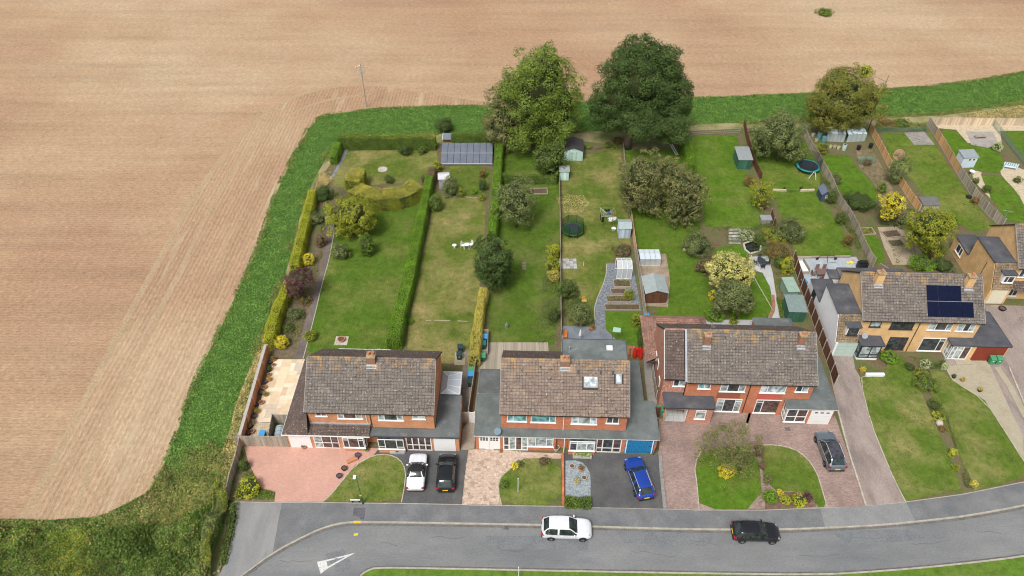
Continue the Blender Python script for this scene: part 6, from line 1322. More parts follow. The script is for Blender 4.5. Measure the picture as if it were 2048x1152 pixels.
# low array of 16 ribbed panels on a frame
a, an, w = fr2((881, 331), (985, 331)); T = empty('panel_array', a, an, 'low sloping array of sixteen blue-grey ribbed panels in two rows at the far end', 'panels'); d = P(930, 286, 1.25).y-a.y
sheetm = plain((.18, .205, .25), .6, .12, sc=1.5, name='ribbed_sheet'); zz = lambda y: .32+.93*y/d
m = MB(); m.slab([(0, 0, zz(0)), (w, 0, zz(0)), (w, d, zz(d)), (0, d, zz(d))], .06); R0 = m.build('deck', M['under'], T)
for x in np.linspace(.1, w-.1, 5):
    for y in (.1, d/2, d-.1): m = MB(); x = float(x); m.box(x-.05, x+.05, y-.05, y+.05, 0, zz(y)-.07); m.build('leg', M['wood_brown'], T)
m = MB(); m.box(0, w, d-.04, d, .02, zz(d)-.08); m.build('back_board', M['wood_brown'], T); m = MB(); m.box(0, w, .0, .03, .02, zz(0)-.08); m.build('front_board', M['under'], T)
for r_ in range(2):
    for k in range(8):
        x0, x1 = w*k/8+.035, w*(k+1)/8-.035; y0, y1 = (0, d/2-.06) if r_ == 0 else (d/2+.06, d); m = MB(); n = 14; v = []
        for i in range(n*2+1):
            x = x0+(x1-x0)*i/(n*2); o = .03*(i % 2); v += [(x, y0, zz(y0)+o+.01), (x, y1, zz(y1)+o+.01)]
        m.add(v, [(2*i, 2*i+2, 2*i+3, 2*i+1) for i in range(n*2)]); m.build('ribbed_panel', sheetm, R0)
m = MB(); m.slab([(0, d/2-.05, zz(d/2-.05)+.05), (w, d/2-.05, zz(d/2-.05)+.05), (w, d/2+.05, zz(d/2+.05)+.05), (0, d/2+.05, zz(d/2+.05)+.05)], .03); m.build('middle_strip', M['lead'], R0); m = MB(); m.box(0, w, -.05, -.003, zz(0)-.06, zz(0)+.03); m.build('edge_strip', M['white'], R0)
T, w = shed((887, 285), (914, 285), 1.4, .6, 'small shed roof with white edges behind the ribbed panels', M['wood_brown'], sheetm, 'pent', .2, door=False)
for xx in (-.15, w+.11):
    m = MB(); m.slab([(xx, -.13, .66), (xx+.06, -.13, .66), (xx+.06, 1.53, .89), (xx, 1.53, .89)], .08); m.build('barge_board', M['white'], T)
shed((879, 378), (899, 377), 1.6, 1.75, 'small pale grey shed half hidden by the twiggy shrub', plain((.36, .36, .40), .8, .1, name='pale_grey_board'), plain((.55, .55, .58), .8, .15, sc=4, name='pale_felt'), 'apex_x', .3, dx=(.1, .6))
shed((1128, 321), (1165, 322), 3.2, 1.75, 'mint green shed with a dark apex roof beside the bright young tree', M['mint'], felt3, 'apex_y', .55, over=.1, dx=(.33, .68))
shed((1119, 361), (1137, 361), 1.6, 1.6, 'little mint green shed with a grey roof at the thin fence', M['mint'], felt1, 'apex_x', .3, dx=(.2, .8))
shed((1237, 477), (1260, 477), 1.9, 1.75, 'blue-grey shed with a grey roof near the washing line', M['bluegrey'], plain((.33, .39, .40), .8, .1, sc=2, name='blue_felt'), 'apex_x', .35, dx=(.05, .5))
shed((1289, 607), (1332, 606), 3.0, 1.75, 'dark brown shed with a pale grey apex roof below the glass cold frame', M['wood_brown'], plain((.30, .35, .35), .8, .1, sc=2, name='pale_blue_felt'), 'apex_y', .45, dx=(.25, .75))
shed((1474, 339), (1500, 339), 3.0, 1.75, 'dark green shed with a grey roof at the far end of the bright lawn', M['green_wood'], felt1, 'pent', .35, dx=(.3, .7))
T, w = shed((1640, 404), (1656, 404), 1.8, 1.35, 'navy blue children\'s playhouse with a white latticed window', M['navy'], plain((.13, .16, .21), .7, .1, sc=2, name='navy_felt'), 'apex_y', .55, door=False, win=(.45, .92, .55, 1.15))
T, w = shed((1919, 336), (1947, 335), 1.7, 1.85, 'pale blue shed with two round windows behind the long fence', plain((.58, .70, .78), .7, .06, name='pale_blue_board'), plain((.27, .30, .32), .8, .1, sc=2, name='grey_felt'), 'pent', .25, door=False)
for k in (.45, .75):
    m = MB(); m.lathe([(.24, 0), (.24, .02)], 0, 0, 14); o = m.build('round_window', M['white'], T, (w*k, -.02, 1.45)); o.rotation_euler = (R(90), 0, 0); m = MB(); m.lathe([(.17, .021), (.17, .03)], 0, 0, 14); m.build('pane', M['pane_dark'], o)
shed((1842, 424), (1874, 424), 1.7, 1.2, 'low grey-roofed box shed behind the yellowing tree', M['stone'], plain((.15, .15, .15), .8, .1, sc=2, name='dark_felt'), 'pent', .15, door=False)
shed((1572, 601), (1592, 600), 2.4, 1.5, 'narrow pale green store against the brown panel fence', plain((.22, .34, .27), .7, .1, name='pale_green_board'), plain((.27, .38, .31), .7, .1, sc=2, name='green_felt'), 'pent', .1, dx=(.2, .8))
shed((1572, 644), (1606, 645), 2.6, 1.8, 'dark green shed with a grey-green roof below the pale green store', M['green_wood'], felt2, 'pent', .2, dx=(.2, .5))
shed((1522, 448), (1541, 448), .9, .7, 'little hutch with a grey roof at the end of the short brown fence', M['wood_grey'], felt1, 'pent', .1, door=False, name='hutch', cat='hutch')
def frames(T, w, d, h, cols, mat, rh=.0, glass='clear', rows=1, r=.025, legs=True):
    """a framed glass box with a pitched or flat top; each pane a part"""
    xs = [w*i/cols for i in range(cols+1)]
    for x in xs:
        for y in (0, d): m = MB(); m.tube([(x, y, 0), (x, y, h)], r, n=4); m.build('frame_post', mat, T)
        m = MB(); m.tube([(x, 0, h), (x, d/2, h+rh), (x, d, h)], r, n=4); m.build('rafter', mat, T)
    for y, z in ((0, h), (d, h), (d/2, h+rh), (0, .05), (d, .05)): m = MB(); m.tube([(0, y, z), (w, y, z)], r, n=4); m.build('rail', mat, T)
    for i in range(cols):
        for (y0, z0, y1, z1) in ((.01, h+.005, d/2-.01, h+rh+.005), (d/2+.01, h+rh+.005, d-.01, h+.005)):
            m = MB(); m.slab([(xs[i]+.03, y0, z0), (xs[i+1]-.03, y0, z0), (xs[i+1]-.03, y1, z1), (xs[i]+.03, y1, z1)], .008); m.build('glass_pane', M[glass], T)
        m = MB(); m.box(xs[i]+.03, xs[i+1]-.03, -.004, .004, .08, h-.03); m.build('glass_pane', M['clear'], T)
a, an, w = fr2((1233, 558), (1262, 558)); T = empty('greenhouse', a, an, 'white framed greenhouse at the top of the raised beds', 'greenhouse'); frames(T, w, 2.0, 1.8, 3, M['white'], .4, 'clear', r=.035)
a, an, w = fr2((1278, 532), (1320, 532)); T = empty('glasshouse', a, an, 'wide glass roofed lean-to above the brown shed', 'greenhouse'); frames(T, w, 1.9, 1.2, 4, M['steel'], .1, 'roof_glass')
a, an, w = fr2((1650, 283), (1687, 285)); T = empty('glasshouse', a, an, 'left glasshouse full of pots under the golden brown tree', 'greenhouse'); frames(T, w, 2.4, 1.5, 5, M['meshgreen'], .3, 'roof_glass')
a, an, w = fr2((1692, 285), (1729, 283)); T = empty('glasshouse', a, an, 'right glasshouse with pale shaded panes under the golden brown tree', 'greenhouse'); frames(T, w, 2.2, 1.4, 4, M['meshgreen'], .3, 'pane_pale')
# raised beds and soil
def raised(bl, br, d, label, plants=None, h=.25):
    a, an, w = fr2(bl, br); T = empty('raised_bed', a, an, label, 'raised bed', 'timber raised beds on the slate chippings')
    for x0, x1, y0, y1 in ((0, w, 0, .06), (0, w, d-.06, d), (0, .06, .061, d-.061), (w-.06, w, .061, d-.061)): m = MB(); m.box(x0, x1, y0, y1, 0, h); m.build('timber_side', M['wood_grey'], T)
    m = MB(); m.box(.061, w-.061, .061, d-.061, 0, h-.06); m.build('soil', M['soil'], T)
    if plants:
        n = plants[1]; p = np.column_stack([rng.uniform(.1, w-.1, n), rng.uniform(.1, d-.1, n), rng.uniform(h-.05, h+plants[2], n)]); V, F = leaves(p, np.tile([0, 0, 1.], (n, 1)), .13); npmesh('planting', V, F, LF[plants[0]], T)
raised((1228, 576), (1262, 576), 1.3, 'raised bed of dark green plants just below the greenhouse', ('grey', 220, .35))
raised((1222, 590), (1252, 590), 1.0, 'bare raised bed, second below the greenhouse'); raised((1214, 606), (1262, 606), 1.1, 'long raised bed with a few pale plants, third below the greenhouse', ('limedark', 90, .3)); raised((1210, 622), (1280, 622), 1.0, 'longest raised bed next to the small lawn', ('green', 110, .25))
a, an, w = fr2((1763, 475), (1752, 475))
for q in (((1724, 471), (1752, 470), 'small planted bed at the bottom of the narrow garden', ('limedark', 260, .2)), ((1772, 478), (1805, 474), 'sleeper bed filled with tools in the tan vegetable garden', None), ((1782, 496), (1812, 494), 'lower netted bed in the tan vegetable garden', ('grey', 150, .2)), ((1062, 390), (1096, 389), 'square worn bed in the third garden', None)):
    a, an, w = fr2(q[0], q[1]); T = empty('raised_bed', a, an, q[2], 'raised bed'); d = 1.5
    for x0, x1, y0, y1 in ((0, w, 0, .12), (0, w, d-.12, d), (0, .12, .121, d-.121), (w-.12, w, .121, d-.121)): m = MB(); m.box(x0, x1, y0, y1, 0, .18); m.build('sleeper', M['wood_grey'], T)
    m = MB(); m.box(.121, w-.121, .121, d-.121, 0, .1); m.build('soil', M['soil'], T)
    if q[3]:
        n = q[3][1]; p = np.column_stack([rng.uniform(.15, w-.15, n), rng.uniform(.15, d-.15, n), rng.uniform(.1, .1+q[3][2], n)]); V, F = leaves(p, np.tile([0, 0, 1.], (n, 1)), .13); npmesh('planting', V, F, LF[q[3][0]], T)
# ================================================================ patio slabs, decking, crazy paving
pav = [plain(c, .85, .08, sc=1.5, name='cream_slab') for c in ((.72, .60, .42), (.66, .53, .36), (.76, .66, .50), (.60, .45, .30), (.70, .57, .44), (.55, .47, .37))]
T = empty('cream_patio', P(560, 780), 0, 'cream and buff slab patio left of the first house', 'patio'); T['kind'] = 'structure'; del T['label']; del T['category']
o = P(560, 780); A4 = [P(553, 719), P(626, 719), P(582, 840), P(511, 842)]; A4[0] = P(548, 719); A4[1] = P(632, 719); A4[2] = P(590, 842); A4[3] = P(507, 846)
rr = random.Random(4); rows = 15; used = set(); Wc = 9
bil = lambda u, v: (A4[0].lerp(A4[1], u)).lerp(A4[3].lerp(A4[2], u), v)-o
for j in range(rows):
    i = 0
    while i < Wc:
        if (i, j) in used: i += 1; continue
        w_ = 2 if (i+1 < Wc and (i+1, j) not in used and rr.random() < .45) else 1; h_ = 2 if (j+1 < rows and rr.random() < .35 and all((i+k, j+1) not in used for k in range(w_))) else 1
        for k in range(w_):
            for l in range(h_): used.add((i+k, j+l))
        e = .012; q = [bil((i+e)/Wc, (j+e)/rows), bil((i+w_-e)/Wc, (j+e)/rows), bil((i+w_-e)/Wc, (j+h_-e)/rows), bil((i+e)/Wc, (j+h_-e)/rows)]
        z = .05+rr.uniform(-.003, .003); m = MB(); m.add([(p.x, p.y, 0) for p in q]+[(p.x, p.y, z) for p in q], [(7,6,5,4),(0,4,5,1),(1,5,6,2),(2,6,7,3),(3,7,4,0)]); m.build('paving_slab', rr.choice(pav[:3]+pav), T); i += w_
m = MB(); m.add([(p.x-o.x, p.y-o.y, .03) for p in (A4[0], A4[1], A4[2], A4[3])], [(3,2,1,0)]); m.build('mortar_bed', plain((.46, .38, .27), .9, .1, name='pale_mortar'), T)
sheet('gravel_area', [(511,846),(540,846),(535,893),(486,893)], M['gravel'], 10)
# decking
def deck(px, label_mat, n, z=.12):
    q = [P(*p) for p in px]; o = q[0].copy(); T = bpy.data.objects.new('timber_deck', None); C.objects.link(T); T.location = o; T['kind'] = 'structure'; m = MB()
    for i in range(n):
        e = .04; a, b = q[0].lerp(q[1], (i+e)/n)-o, q[0].lerp(q[1], (i+1-e)/n)-o; c, d_ = q[3].lerp(q[2], (i+1-e)/n)-o, q[3].lerp(q[2], (i+e)/n)-o
        zz = z+random.uniform(-.004, .004); m.add([(p.x, p.y, 0) for p in (a, b, c, d_)]+[(p.x, p.y, zz) for p in (a, b, c, d_)], [(7,6,5,4),(0,4,5,1),(1,5,6,2),(2,6,7,3),(3,7,4,0)])
    tag(m.build('deck_boards', label_mat, T), kind='stuff')
deck([(962, 686), (1096, 686), (1100, 745), (955, 745)], wood_mat('deck_wood', (.33, .28, .21), (.46, .41, .33)), 72)
deck([(944, 745), (958, 745), (946, 840), (937, 838)], wood_mat('mossy_deck', (.12, .10, .05), (.18, .15, .08)), 8, .08)
m = MB(); pw = P(945, 745)
# crazy paving: jittered flat stones
T = bpy.data.objects.new('crazy_paving', None); C.objects.link(T); o = P(936, 897); T.location = o; T['kind'] = 'structure'
poly = [P(*p) for p in [(939,899),(1122,908),(1121,917),(1047,917),(1030,932),(1012,944),(998,960),(997,985),(1001,1009),(925,1008),(930,960)]]
def inside(x, y, W_):
    c = False; j = len(W_)-1
    for i in range(len(W_)):
        a, b = W_[i], W_[j]
        if (a.y > y) != (b.y > y) and x < (b.x-a.x)*(y-a.y)/(b.y-a.y)+a.x: c = not c
        j = i
    return c
sheet('paving_mortar', [(937,898),(1124,908),(1121,918),(1047,918),(1030,933),(1012,945),(998,961),(997,985),(1003,1010),(924,1009.5),(929,960)], ground_mat('brown_mortar', (.36, .27, .21), (.42, .32, .25), 1, 9), 9)
cell = .31; xs0, ys0 = min(p.x for p in poly), min(p.y for p in poly); nx, ny = int((max(p.x for p in poly)-xs0)/cell)+2, int((max(p.y for p in poly)-ys0)/cell)+2
jp = {(i, j): Vector((xs0+(i+rr.uniform(-.36, .36)+.5*(j % 2))*cell, ys0+(j+rr.uniform(-.34, .34))*cell)) for i in range(nx+1) for j in range(ny+1)}; m = MB()
for i in range(nx):
    for j in range(ny):
        q = [jp[i, j], jp[i+1, j], jp[i+1, j+1], jp[i, j+1]]
        for tri in ([[0, 1, 2], [0, 2, 3]] if rr.random() < .3 else [[0, 1, 2, 3]]):
            s = [q[k] for k in tri]; c = sum(s, Vector((0, 0)))/len(s)
            if not inside(c.x, c.y, poly): continue
            s = [c+(p-c)*.91 for p in s]; cl = len(s)
            if len(s) == 4 and (s[1]-s[0]).cross(s[2]-s[0]) < 0: continue
            z = .05+rr.uniform(-.004, .006); m.add([(p.x-o.x, p.y-o.y, .02) for p in s]+[(p.x-o.x, p.y-o.y, z) for p in s], [tuple(range(cl, 2*cl))]+[(k, (k+1) % cl, cl+(k+1) % cl, cl+k) for k in range(cl)])
st = NT('crazy_stone'); g = st.n('ShaderNodeNewGeometry'); b_ = st.ramp(g.outputs['Random Per Island'], [(0, (.46, .34, .26)), (.4, (.56, .44, .35)), (.75, (.52, .38, .30)), (1, (.62, .50, .40))]); b_ = st.mix(1, b_, st.ramp(st.noise(st.coord('pos'), 5, 4, .7), [(.3, (.82,)*3), (.7, (1.15,)*3)]), 'MULTIPLY'); st.col(b_)
tag(m.build('paving_stones', st.mat, T), kind='stuff')
for px, n_, nm in (([(1190, 664), (1213, 664), (1213, 640), (1190, 640)], 4, 'paving_slab'),):
    pass
for i in range(5):
    a = P(1469, 460+i*6.5); m = MB(); m.box(-.8, .8, -.22, .22, 0, .06); o_ = m.build('stepping_stone', M['greypave'], None, a); tag(o_, 'pale rectangular stepping stone in the short path beside the pond, %s from the lawn' % ('first', 'second', 'third', 'fourth', 'fifth')[i], 'stepping stone', 'stepping stones beside the pond')
# ================================================================ cars
def catmull(keys, n):
    keys = np.array(keys, float); x = keys[:, 0]; xs = np.unique(np.concatenate([np.linspace(x[0], x[-1], n), x])); out = [xs]
    for k in range(1, keys.shape[1]):
        y = keys[:, k]; dl = np.diff(y)/np.diff(x); m = np.zeros(len(x)); m[1:-1] = np.where(dl[1:]*dl[:-1] > 0, 2*dl[1:]*dl[:-1]/(dl[1:]+dl[:-1]+1e-12), 0); m[0], m[-1] = dl[0], dl[-1]
        i = np.clip(np.searchsorted(x, xs, 'right')-1, 0, len(x)-2); h = x[i+1]-x[i]; t = (xs-x[i])/h
        out.append((2*t**3-3*t**2+1)*y[i]+(t**3-2*t**2+t)*h*m[i]+(-2*t**3+3*t**2)*y[i+1]+(t**3-t**2)*h*m[i+1])
    return np.array(out).T
def car(loc, rz, L, W, Hh, paint, label, style='hatch', trim='black', rails=False, roofp=None, plate='y'):
    """x forward. keys: x, z bottom, z belt, z top, halfwidth at belt, halfwidth at top"""
    T = empty('parked_car', loc, rz, label, 'car'); w = W/2
    if style == 'coupe':
        K = [(0, .38, .70, .74, w*.80, w*.55), (.06, .28, .80, .86, w*.92, w*.70), (.25, .24, .90, .98, w*.97, w*.78), (1.1, .22, .95, 1.03, w, w*.76), (1.6, .22, .93, Hh-.04, w, w*.60), (2.0, .22, .92, Hh, w, w*.62), (2.4, .22, .92, Hh-.03, w, w*.62), (2.85, .22, .91, .98, w, w*.80), (3.75, .24, .80, .87, w*.98, w*.78), (L-.22, .25, .70, .77, w*.9, w*.68), (L-.08, .28, .60, .66, w*.76, w*.5), (L, .36, .50, .53, w*.5, w*.32)]; rear, front, ws = (1.1, 1.6), (2.4, 2.85), None
    else:
        f = L/4.4; b = .93*Hh/1.5
        K = [(0, .42, .80*b, .86*b, w*.70, w*.5), (.07, .30, .92*b, 1.0*b, w*.90, w*.72), (.16, .26, b, 1.08*b, w*.97, w*.76), (.62*f, .24, 1.02*b, Hh-.07, w, w*.66), (1.0*f, .24, 1.0*b, Hh-.01, w, w*.69), (1.7*f, .24, .99*b, Hh, w, w*.71), (2.35*f, .24, .98*b, Hh-.03, w, w*.70), (3.1*f, .24, .97*b, 1.03*b, w, w*.82), (3.75*f, .25, .90*b, .98*b, w*.985, w*.80), (4.12*f, .27, .80*b, .87*b, w*.93, w*.72), (L-.09, .30, .68*b, .73*b, w*.80, w*.55), (L, .38, .55*b, .58*b, w*.55, w*.36)]; rear, front = (.16, .62*f), (2.35*f, 3.1*f)
    st = catmull(K, 30); rows = []
    for x, zb, zl, zt, wb, wt in st:
        cb = .045*min(1, (zt-zl)/.15); hw = [(0, zb), (wb*.86, zb), (wb*.985, zb+.14), (wb*1.0, (zb+zl)/2), (wb*.965, zl), (wt+.03, zt-cb), (wt*.88, zt-.012), (0, zt+.03)]
        rows.append([(x, -y, z) for y, z in hw]+[(x, y, z) for y, z in hw[::-1][1:-1]])
    n = len(rows[0]); body = MB(); glass = {'windscreen': MB(), 'rear_window': MB(), 'side_window': MB()}; roof = MB()
    for i in range(len(rows)-1):
        x = (st[i][0]+st[i+1][0])/2
        for j in range(n):
            k = (j+1) % n; q = [rows[i][j], rows[i+1][j], rows[i+1][k], rows[i][k]]; tgt = body; side = j in (4, 9); topf = j in (5, 6, 7, 8)
            if topf and front[0] < x < front[1]: tgt = glass['windscreen'] if j in (6, 7) else body
            elif topf and rear[0] < x < rear[1]: tgt = glass['rear_window'] if j in (6, 7) else body
            elif side and rear[0]+.12 < x < front[1]-.1:
                mid = (front[0]+rear[1])/2
                tgt = glass['side_window'] if style == 'coupe' or (abs(x-mid) > .06 and abs(x-(rear[1]+.02)) > .05) else body
            elif topf and roofp is not None and rear[1] < x < front[0]: tgt = roof
            tgt.add(q, [(0, 1, 2, 3)])
    body.add(rows[0], [tuple(range(n))]); body.add(rows[-1], [tuple(range(n))[::-1]])
    def weld(m, name, mat, par):
        me = bpy.data.meshes.new(name); bm = bmesh.new(); vs = [bm.verts.new(v) for v in m.v]
        for f_ in m.f: bm.faces.new([vs[i] for i in f_])
        bmesh.ops.remove_doubles(bm, verts=bm.verts, dist=.0005); bmesh.ops.recalc_face_normals(bm, faces=bm.faces); bm.to_mesh(me); bm.free()
        me.materials.append(mat); me.polygons.foreach_set('use_smooth', [True]*len(me.polygons)); o = bpy.data.objects.new(name, me); C.objects.link(o); o.parent = par; return o
    B = weld(body, 'body', paint, T)
    for k, g in glass.items(): weld(g, k, M['car_glass'], T)
    if roof.v: weld(roof, 'roof_panel', roofp, T)
    # wheels
    for x in (L*.185, L*.815):
        for s in (-1, 1):
            y = s*(w*.98)
            m = MB(); m.lathe([(.37, 0), (.37, .05)], 0, 0, 18); ar = m.build('wheel_arch', M['black'], T, (x, y-(.03 if s < 0 else .02), .36)); ar.rotation_euler = (R(90)*(1 if s < 0 else -1), 0, 0); ar.location.y = y+s*-.035
            m = MB(); m.lathe([(.20, -.2), (.31, -.2), (.325, -.17), (.325, .04), (.31, .065), (.21, .07)], 0, 0, 20); wh = m.build('wheel', plain((.02, .02, .02), .8, .1, name='tyre'), T, (x, y, .325)); wh.rotation_euler = (R(90)*(1 if s < 0 else -1), 0, 0)
            m = MB(); m.lathe([(.2, .05), (.2, .072), (.18, .06), (.05, .055), (.04, .075)], 0, 0, 16); m.build('rim', M['rim'], wh)
            for a_ in range(5):
                an_ = a_*2*math.pi/5; m = MB(); c_, s_ = math.cos(an_), math.sin(an_); m.add([(c_*.04-s_*.025, s_*.04+c_*.025, .074), (c_*.04+s_*.025, s_*.04-c_*.025, .074), (c_*.185+s_*.03, s_*.185-c_*.03, .078), (c_*.185-s_*.03, s_*.185+c_*.03, .078)], [(0, 1, 2, 3)]); m.build('spoke', M['steel'], wh)
    # mirrors, lights, plates, trims
    xm = front[1]-.28
    for s in (-1, 1):
        m = MB(); m.box(xm-.07, xm+.06, -.11, .11, -.07, .07); mo = m.build('door_mirror', paint, T, (0, s*(w+.07), K[7][2]+.04 if style == 'coupe' else K[7][2]+.06), bevel=.03)
        zl = K[2][2]; m = MB()
        xr = .02; m.add([(xr, s*w*.52, zl-.16), (xr, s*w*.88, zl-.16), (xr+.25, s*(w*.99+.01), zl-.13), (xr+.25, s*(w*.985+.01), zl+.0), (xr+.03, s*w*.86, zl+.03), (xr+.03, s*w*.6, zl+.02)], [(0, 1, 4, 5), (1, 2, 3, 4)]) if False else m.box(.0, .24, min(s*w*.70, s*(w*.975)), max(s*w*.70, s*(w*.975)), zl-.22, zl-.03)
        m.build('tail_light', M['tail'], T, bevel=.03)
        m = MB(); xf = L-.34; zf_ = K[9][2]; m.box(xf-.12, xf+.14, min(s*w*.58, s*w*.88), max(s*w*.58, s*w*.88), zf_-.08, zf_+.05); m.build('headlight', M['headlight'], T, bevel=.03)
        if rails:
            x0, x1 = rear[1]+.05, front[0]-.02; yy = K[5][5]*.96; m = MB(); m.tube([(x0, s*yy, Hh-.03), (x0+.12, s*yy, Hh+.04), (x1-.12, s*yy, Hh+.03), (x1, s*yy, Hh-.05)], .022, n=6); m.build('roof_rail', M['rail'], T)
        m = MB(); m.tube([(rear[1]-.2, s*(w*.985), K[4][2]+.01), (front[1]-.3, s*(w*.985), K[6][2]+.01)], .012, n=4); m.build('window_trim', M['rail'] if rails else M['black'], T)
        for xx in (L*.40, L*.60): m = MB(); m.box(xx-.09, xx+.09, s*w-.012, s*w+.018, .72*Hh/1.5, .76*Hh/1.5); m.build('door_handle', paint, T)
        for xx in (L*.30, L*.50, L*.69) if style != 'coupe' else (L*.36, L*.66): m = MB(); m.box(xx-.006, xx+.006, s*w*.985-.004, s*w*.985+.014, .32, K[5][2]-.06); m.build('door_gap', M['black'], T)
    m = MB(); m.box(-.035, .02, -.26, .26, .56, .68); m.build('number_plate', M['yplate'], T); m = MB(); m.box(-.03, .12, -w*.8, w*.8, .30, .42); m.build('rear_bumper_trim', M[trim], T)
    m = MB(); m.box(L-.10, L+.01, -.5, .5, .38, .52); m.build('grille', M['black'], T)
    for s in (-.3, .35): m = MB(); m.tube([(front[1]-.02, s, K[7][3]+.045), (front[1]-.22, s-.45, K[7][3]+.16)], .012, n=4); m.build('wiper', M['black'], T)
    return T
M['car_glass'] = glass_mat('car_glass', (.025, .035, .035), .04); M['rim'] = plain((.28, .29, .30), .35, .1, .6, name='wheel_rim'); M['rail'] = plain((.75, .76, .78), .3, .03, .4, name='bright_trim'); M['tail'] = plain((.38, .012, .015), .2, .2, name='tail_light_red'); M['headlight'] = plain((.32, .34, .37), .1, .2, name='headlight_lens'); M['yplate'] = plain((.80, .52, .03), .5, .08, name='yellow_plate')
white_p = paint_mat('white_car_paint', (.72, .73, .77)); black_p = paint_mat('black_car_paint', (.012, .013, .016), .15); blue_p = paint_mat('blue_car_paint', (.01, .05, .33), .2, 1, .1); grey_p = paint_mat('silver_grey_car_paint', (.16, .195, .235), .28, .8, .4)
soft = plain((.02, .02, .022), .9, .2, sc=8, name='soft_top_fabric'); dglass = glass_mat('panoramic_glass', (.05, .05, .065), .1)
def car_from(rear_px, front_px, **k):
    a, b = P(*rear_px), P(*front_px); an = math.atan2(b.y-a.y, b.x-a.x); L = k['L']; d = Vector((math.cos(an), math.sin(an), 0)); mid = (a+b)/2; return mid-d*L/2, an
def C_(rear, front, L, z=0, **k):
    loc, an = car_from(rear, front, L=L); loc.z = z; car(loc, an, L, **k)
C_((831, 988), (839, 912), 4.2, W=1.78, Hh=1.33, paint=white_p, label='white convertible with a black fabric roof on the asphalt drive', style='coupe', roofp=soft, z=.04)
C_((891, 990), (897, 912), 4.3, W=1.82, Hh=1.5, paint=black_p, label='black hatchback parked right of the white convertible', z=.04)
C_((1292, 1003), (1262, 922), 4.75, W=1.86, Hh=1.48, paint=blue_p, label='blue estate car with silver roof rails in front of the blue garage doors', rails=True, z=.04)
C_((1671, 946), (1642, 870), 4.65, W=1.9, Hh=1.65, paint=grey_p, label='grey sports utility car with a dark glass roof on the plum paving', rails=True, roofp=dglass, z=.04)
C_((1083, 1062), (1183, 1065), 4.63, W=1.9, Hh=1.68, paint=white_p, label='white sports utility car parked half on the pavement', z=-.03)
C_((1461, 1068), (1558, 1071), 4.35, W=1.78, Hh=1.46, paint=black_p, label='black hatchback parked on the road at the kerb', z=-.05)
# ================================================================ bins
def wheelie(px, rz, body, lid, label, s=1.0, group=None, badge=False):
    T = empty('wheelie_bin', P(*px), rz, label, 'bin', group); m = MB()
    a, b = .23*s, .29*s; v = [(-a, -a*.9, .06), (a, -a*.9, .06), (a, a*.9, .06), (-a, a*.9, .06), (-b, -b*1.1, .95*s), (b, -b*1.1, .95*s), (b, b*1.0, .95*s), (-b, b*1.0, .95*s)]
    m.add(v, [(0,3,2,1),(4,5,6,7),(0,1,5,4),(1,2,6,5),(2,3,7,6),(3,0,4,7)]); m.build('body', M[body], T)
    m = MB(); c = b+.03; m.add([(-c, -b*1.25, .955*s), (c, -b*1.25, .955*s), (c, b*1.15, .955*s), (-c, b*1.15, .955*s), (-c*.93, -b*1.15, 1.0*s), (c*.93, -b*1.15, 1.0*s), (c*.93, b*1.1, 1.07*s), (-c*.93, b*1.1, 1.07*s)], [(0,3,2,1),(4,5,6,7),(0,1,5,4),(1,2,6,5),(2,3,7,6),(3,0,4,7)]); m.build('lid', M[lid], T)
    m = MB(); m.tube([(-b, b*1.3, .98*s), (b, b*1.3, .98*s)], .02, n=5); m.build('handle', M[body], T)
    for q in (-1, 1): m = MB(); m.lathe([(.1, 0), (.1, .05)], 0, 0, 10); o = m.build('wheel', M['black'], T, (q*.27*s+(-.025), a, .1)); o.rotation_euler = (0, R(90), 0)
    if badge: m = MB(); m.lathe([(.08, 0), (.08, .006)], 0, 0, 12); o = m.build('badge', M['white'], T, (0, -b*1.06, .66)); o.rotation_euler = (R(95), 0, 0)
    return T
wheelie((921, 704), .05, 'darkbin', 'darkbin', 'dark wheelie bin at the back of the two on the lawn slab', badge=False); wheelie((919, 718), .05, 'darkbin', 'darkbin', 'dark wheelie bin with a white badge, front one on the lawn slab', badge=True)
m = MB(); m.box(-.6, .6, -1.1, .9, 0, .05); o = m.build('paving_slab', M['slab'], None, P(920, 716)); tag(o, 'pale slab on the lawn under the two dark bins', 'slab')
wheelie((943, 750), 0, 'darkbin', 'greenbin', 'wheelie bin with a faded green lid at the top of the side path row'); wheelie((942, 759), 0, 'darkbin', 'bluebin', 'wheelie bin with a blue lid and white badge in the side path row', badge=True); wheelie((941, 772), 0, 'darkbin', 'darkbin', 'grey lidded wheelie bin nearest in the side path row')
wheelie((970, 684), 0, 'tealbin', 'bluebin', 'blue lidded bin inside the wooden bin store'); wheelie((967, 697), 0, 'tealbin', 'tealbin', 'teal bin in the middle of the wooden bin store'); wheelie((966, 722), 0, 'tealbin', 'greenbin', 'mint lidded bin standing outside the wooden bin store')
T = empty('bin_store', P(967, 690), 0, 'open wooden bin store beside the golden hedge', 'bin store')
for x0, x1, y0, y1 in ((-.55, -.5, -1.8, 1.6), (.5, .55, -1.8, 1.6), (-.499, .499, 1.55, 1.6), (-.499, .499, -1.8, -1.75)): m = MB(); m.box(x0, x1, y0, y1, 0, 1.0); m.build('side_panel', M['wood_grey'], T)
wheelie((1310, 747), .1, 'darkbin', 'greenbin', 'green lidded bin behind the blue lidded one beside the red tubs'); wheelie((1311, 758), .1, 'darkbin', 'bluebin', 'blue lidded bin between the flat roof and the panel fence'); wheelie((1292, 642), .1, 'darkbin', 'bluebin', 'blue lidded bin beside the red tiled rear wing')
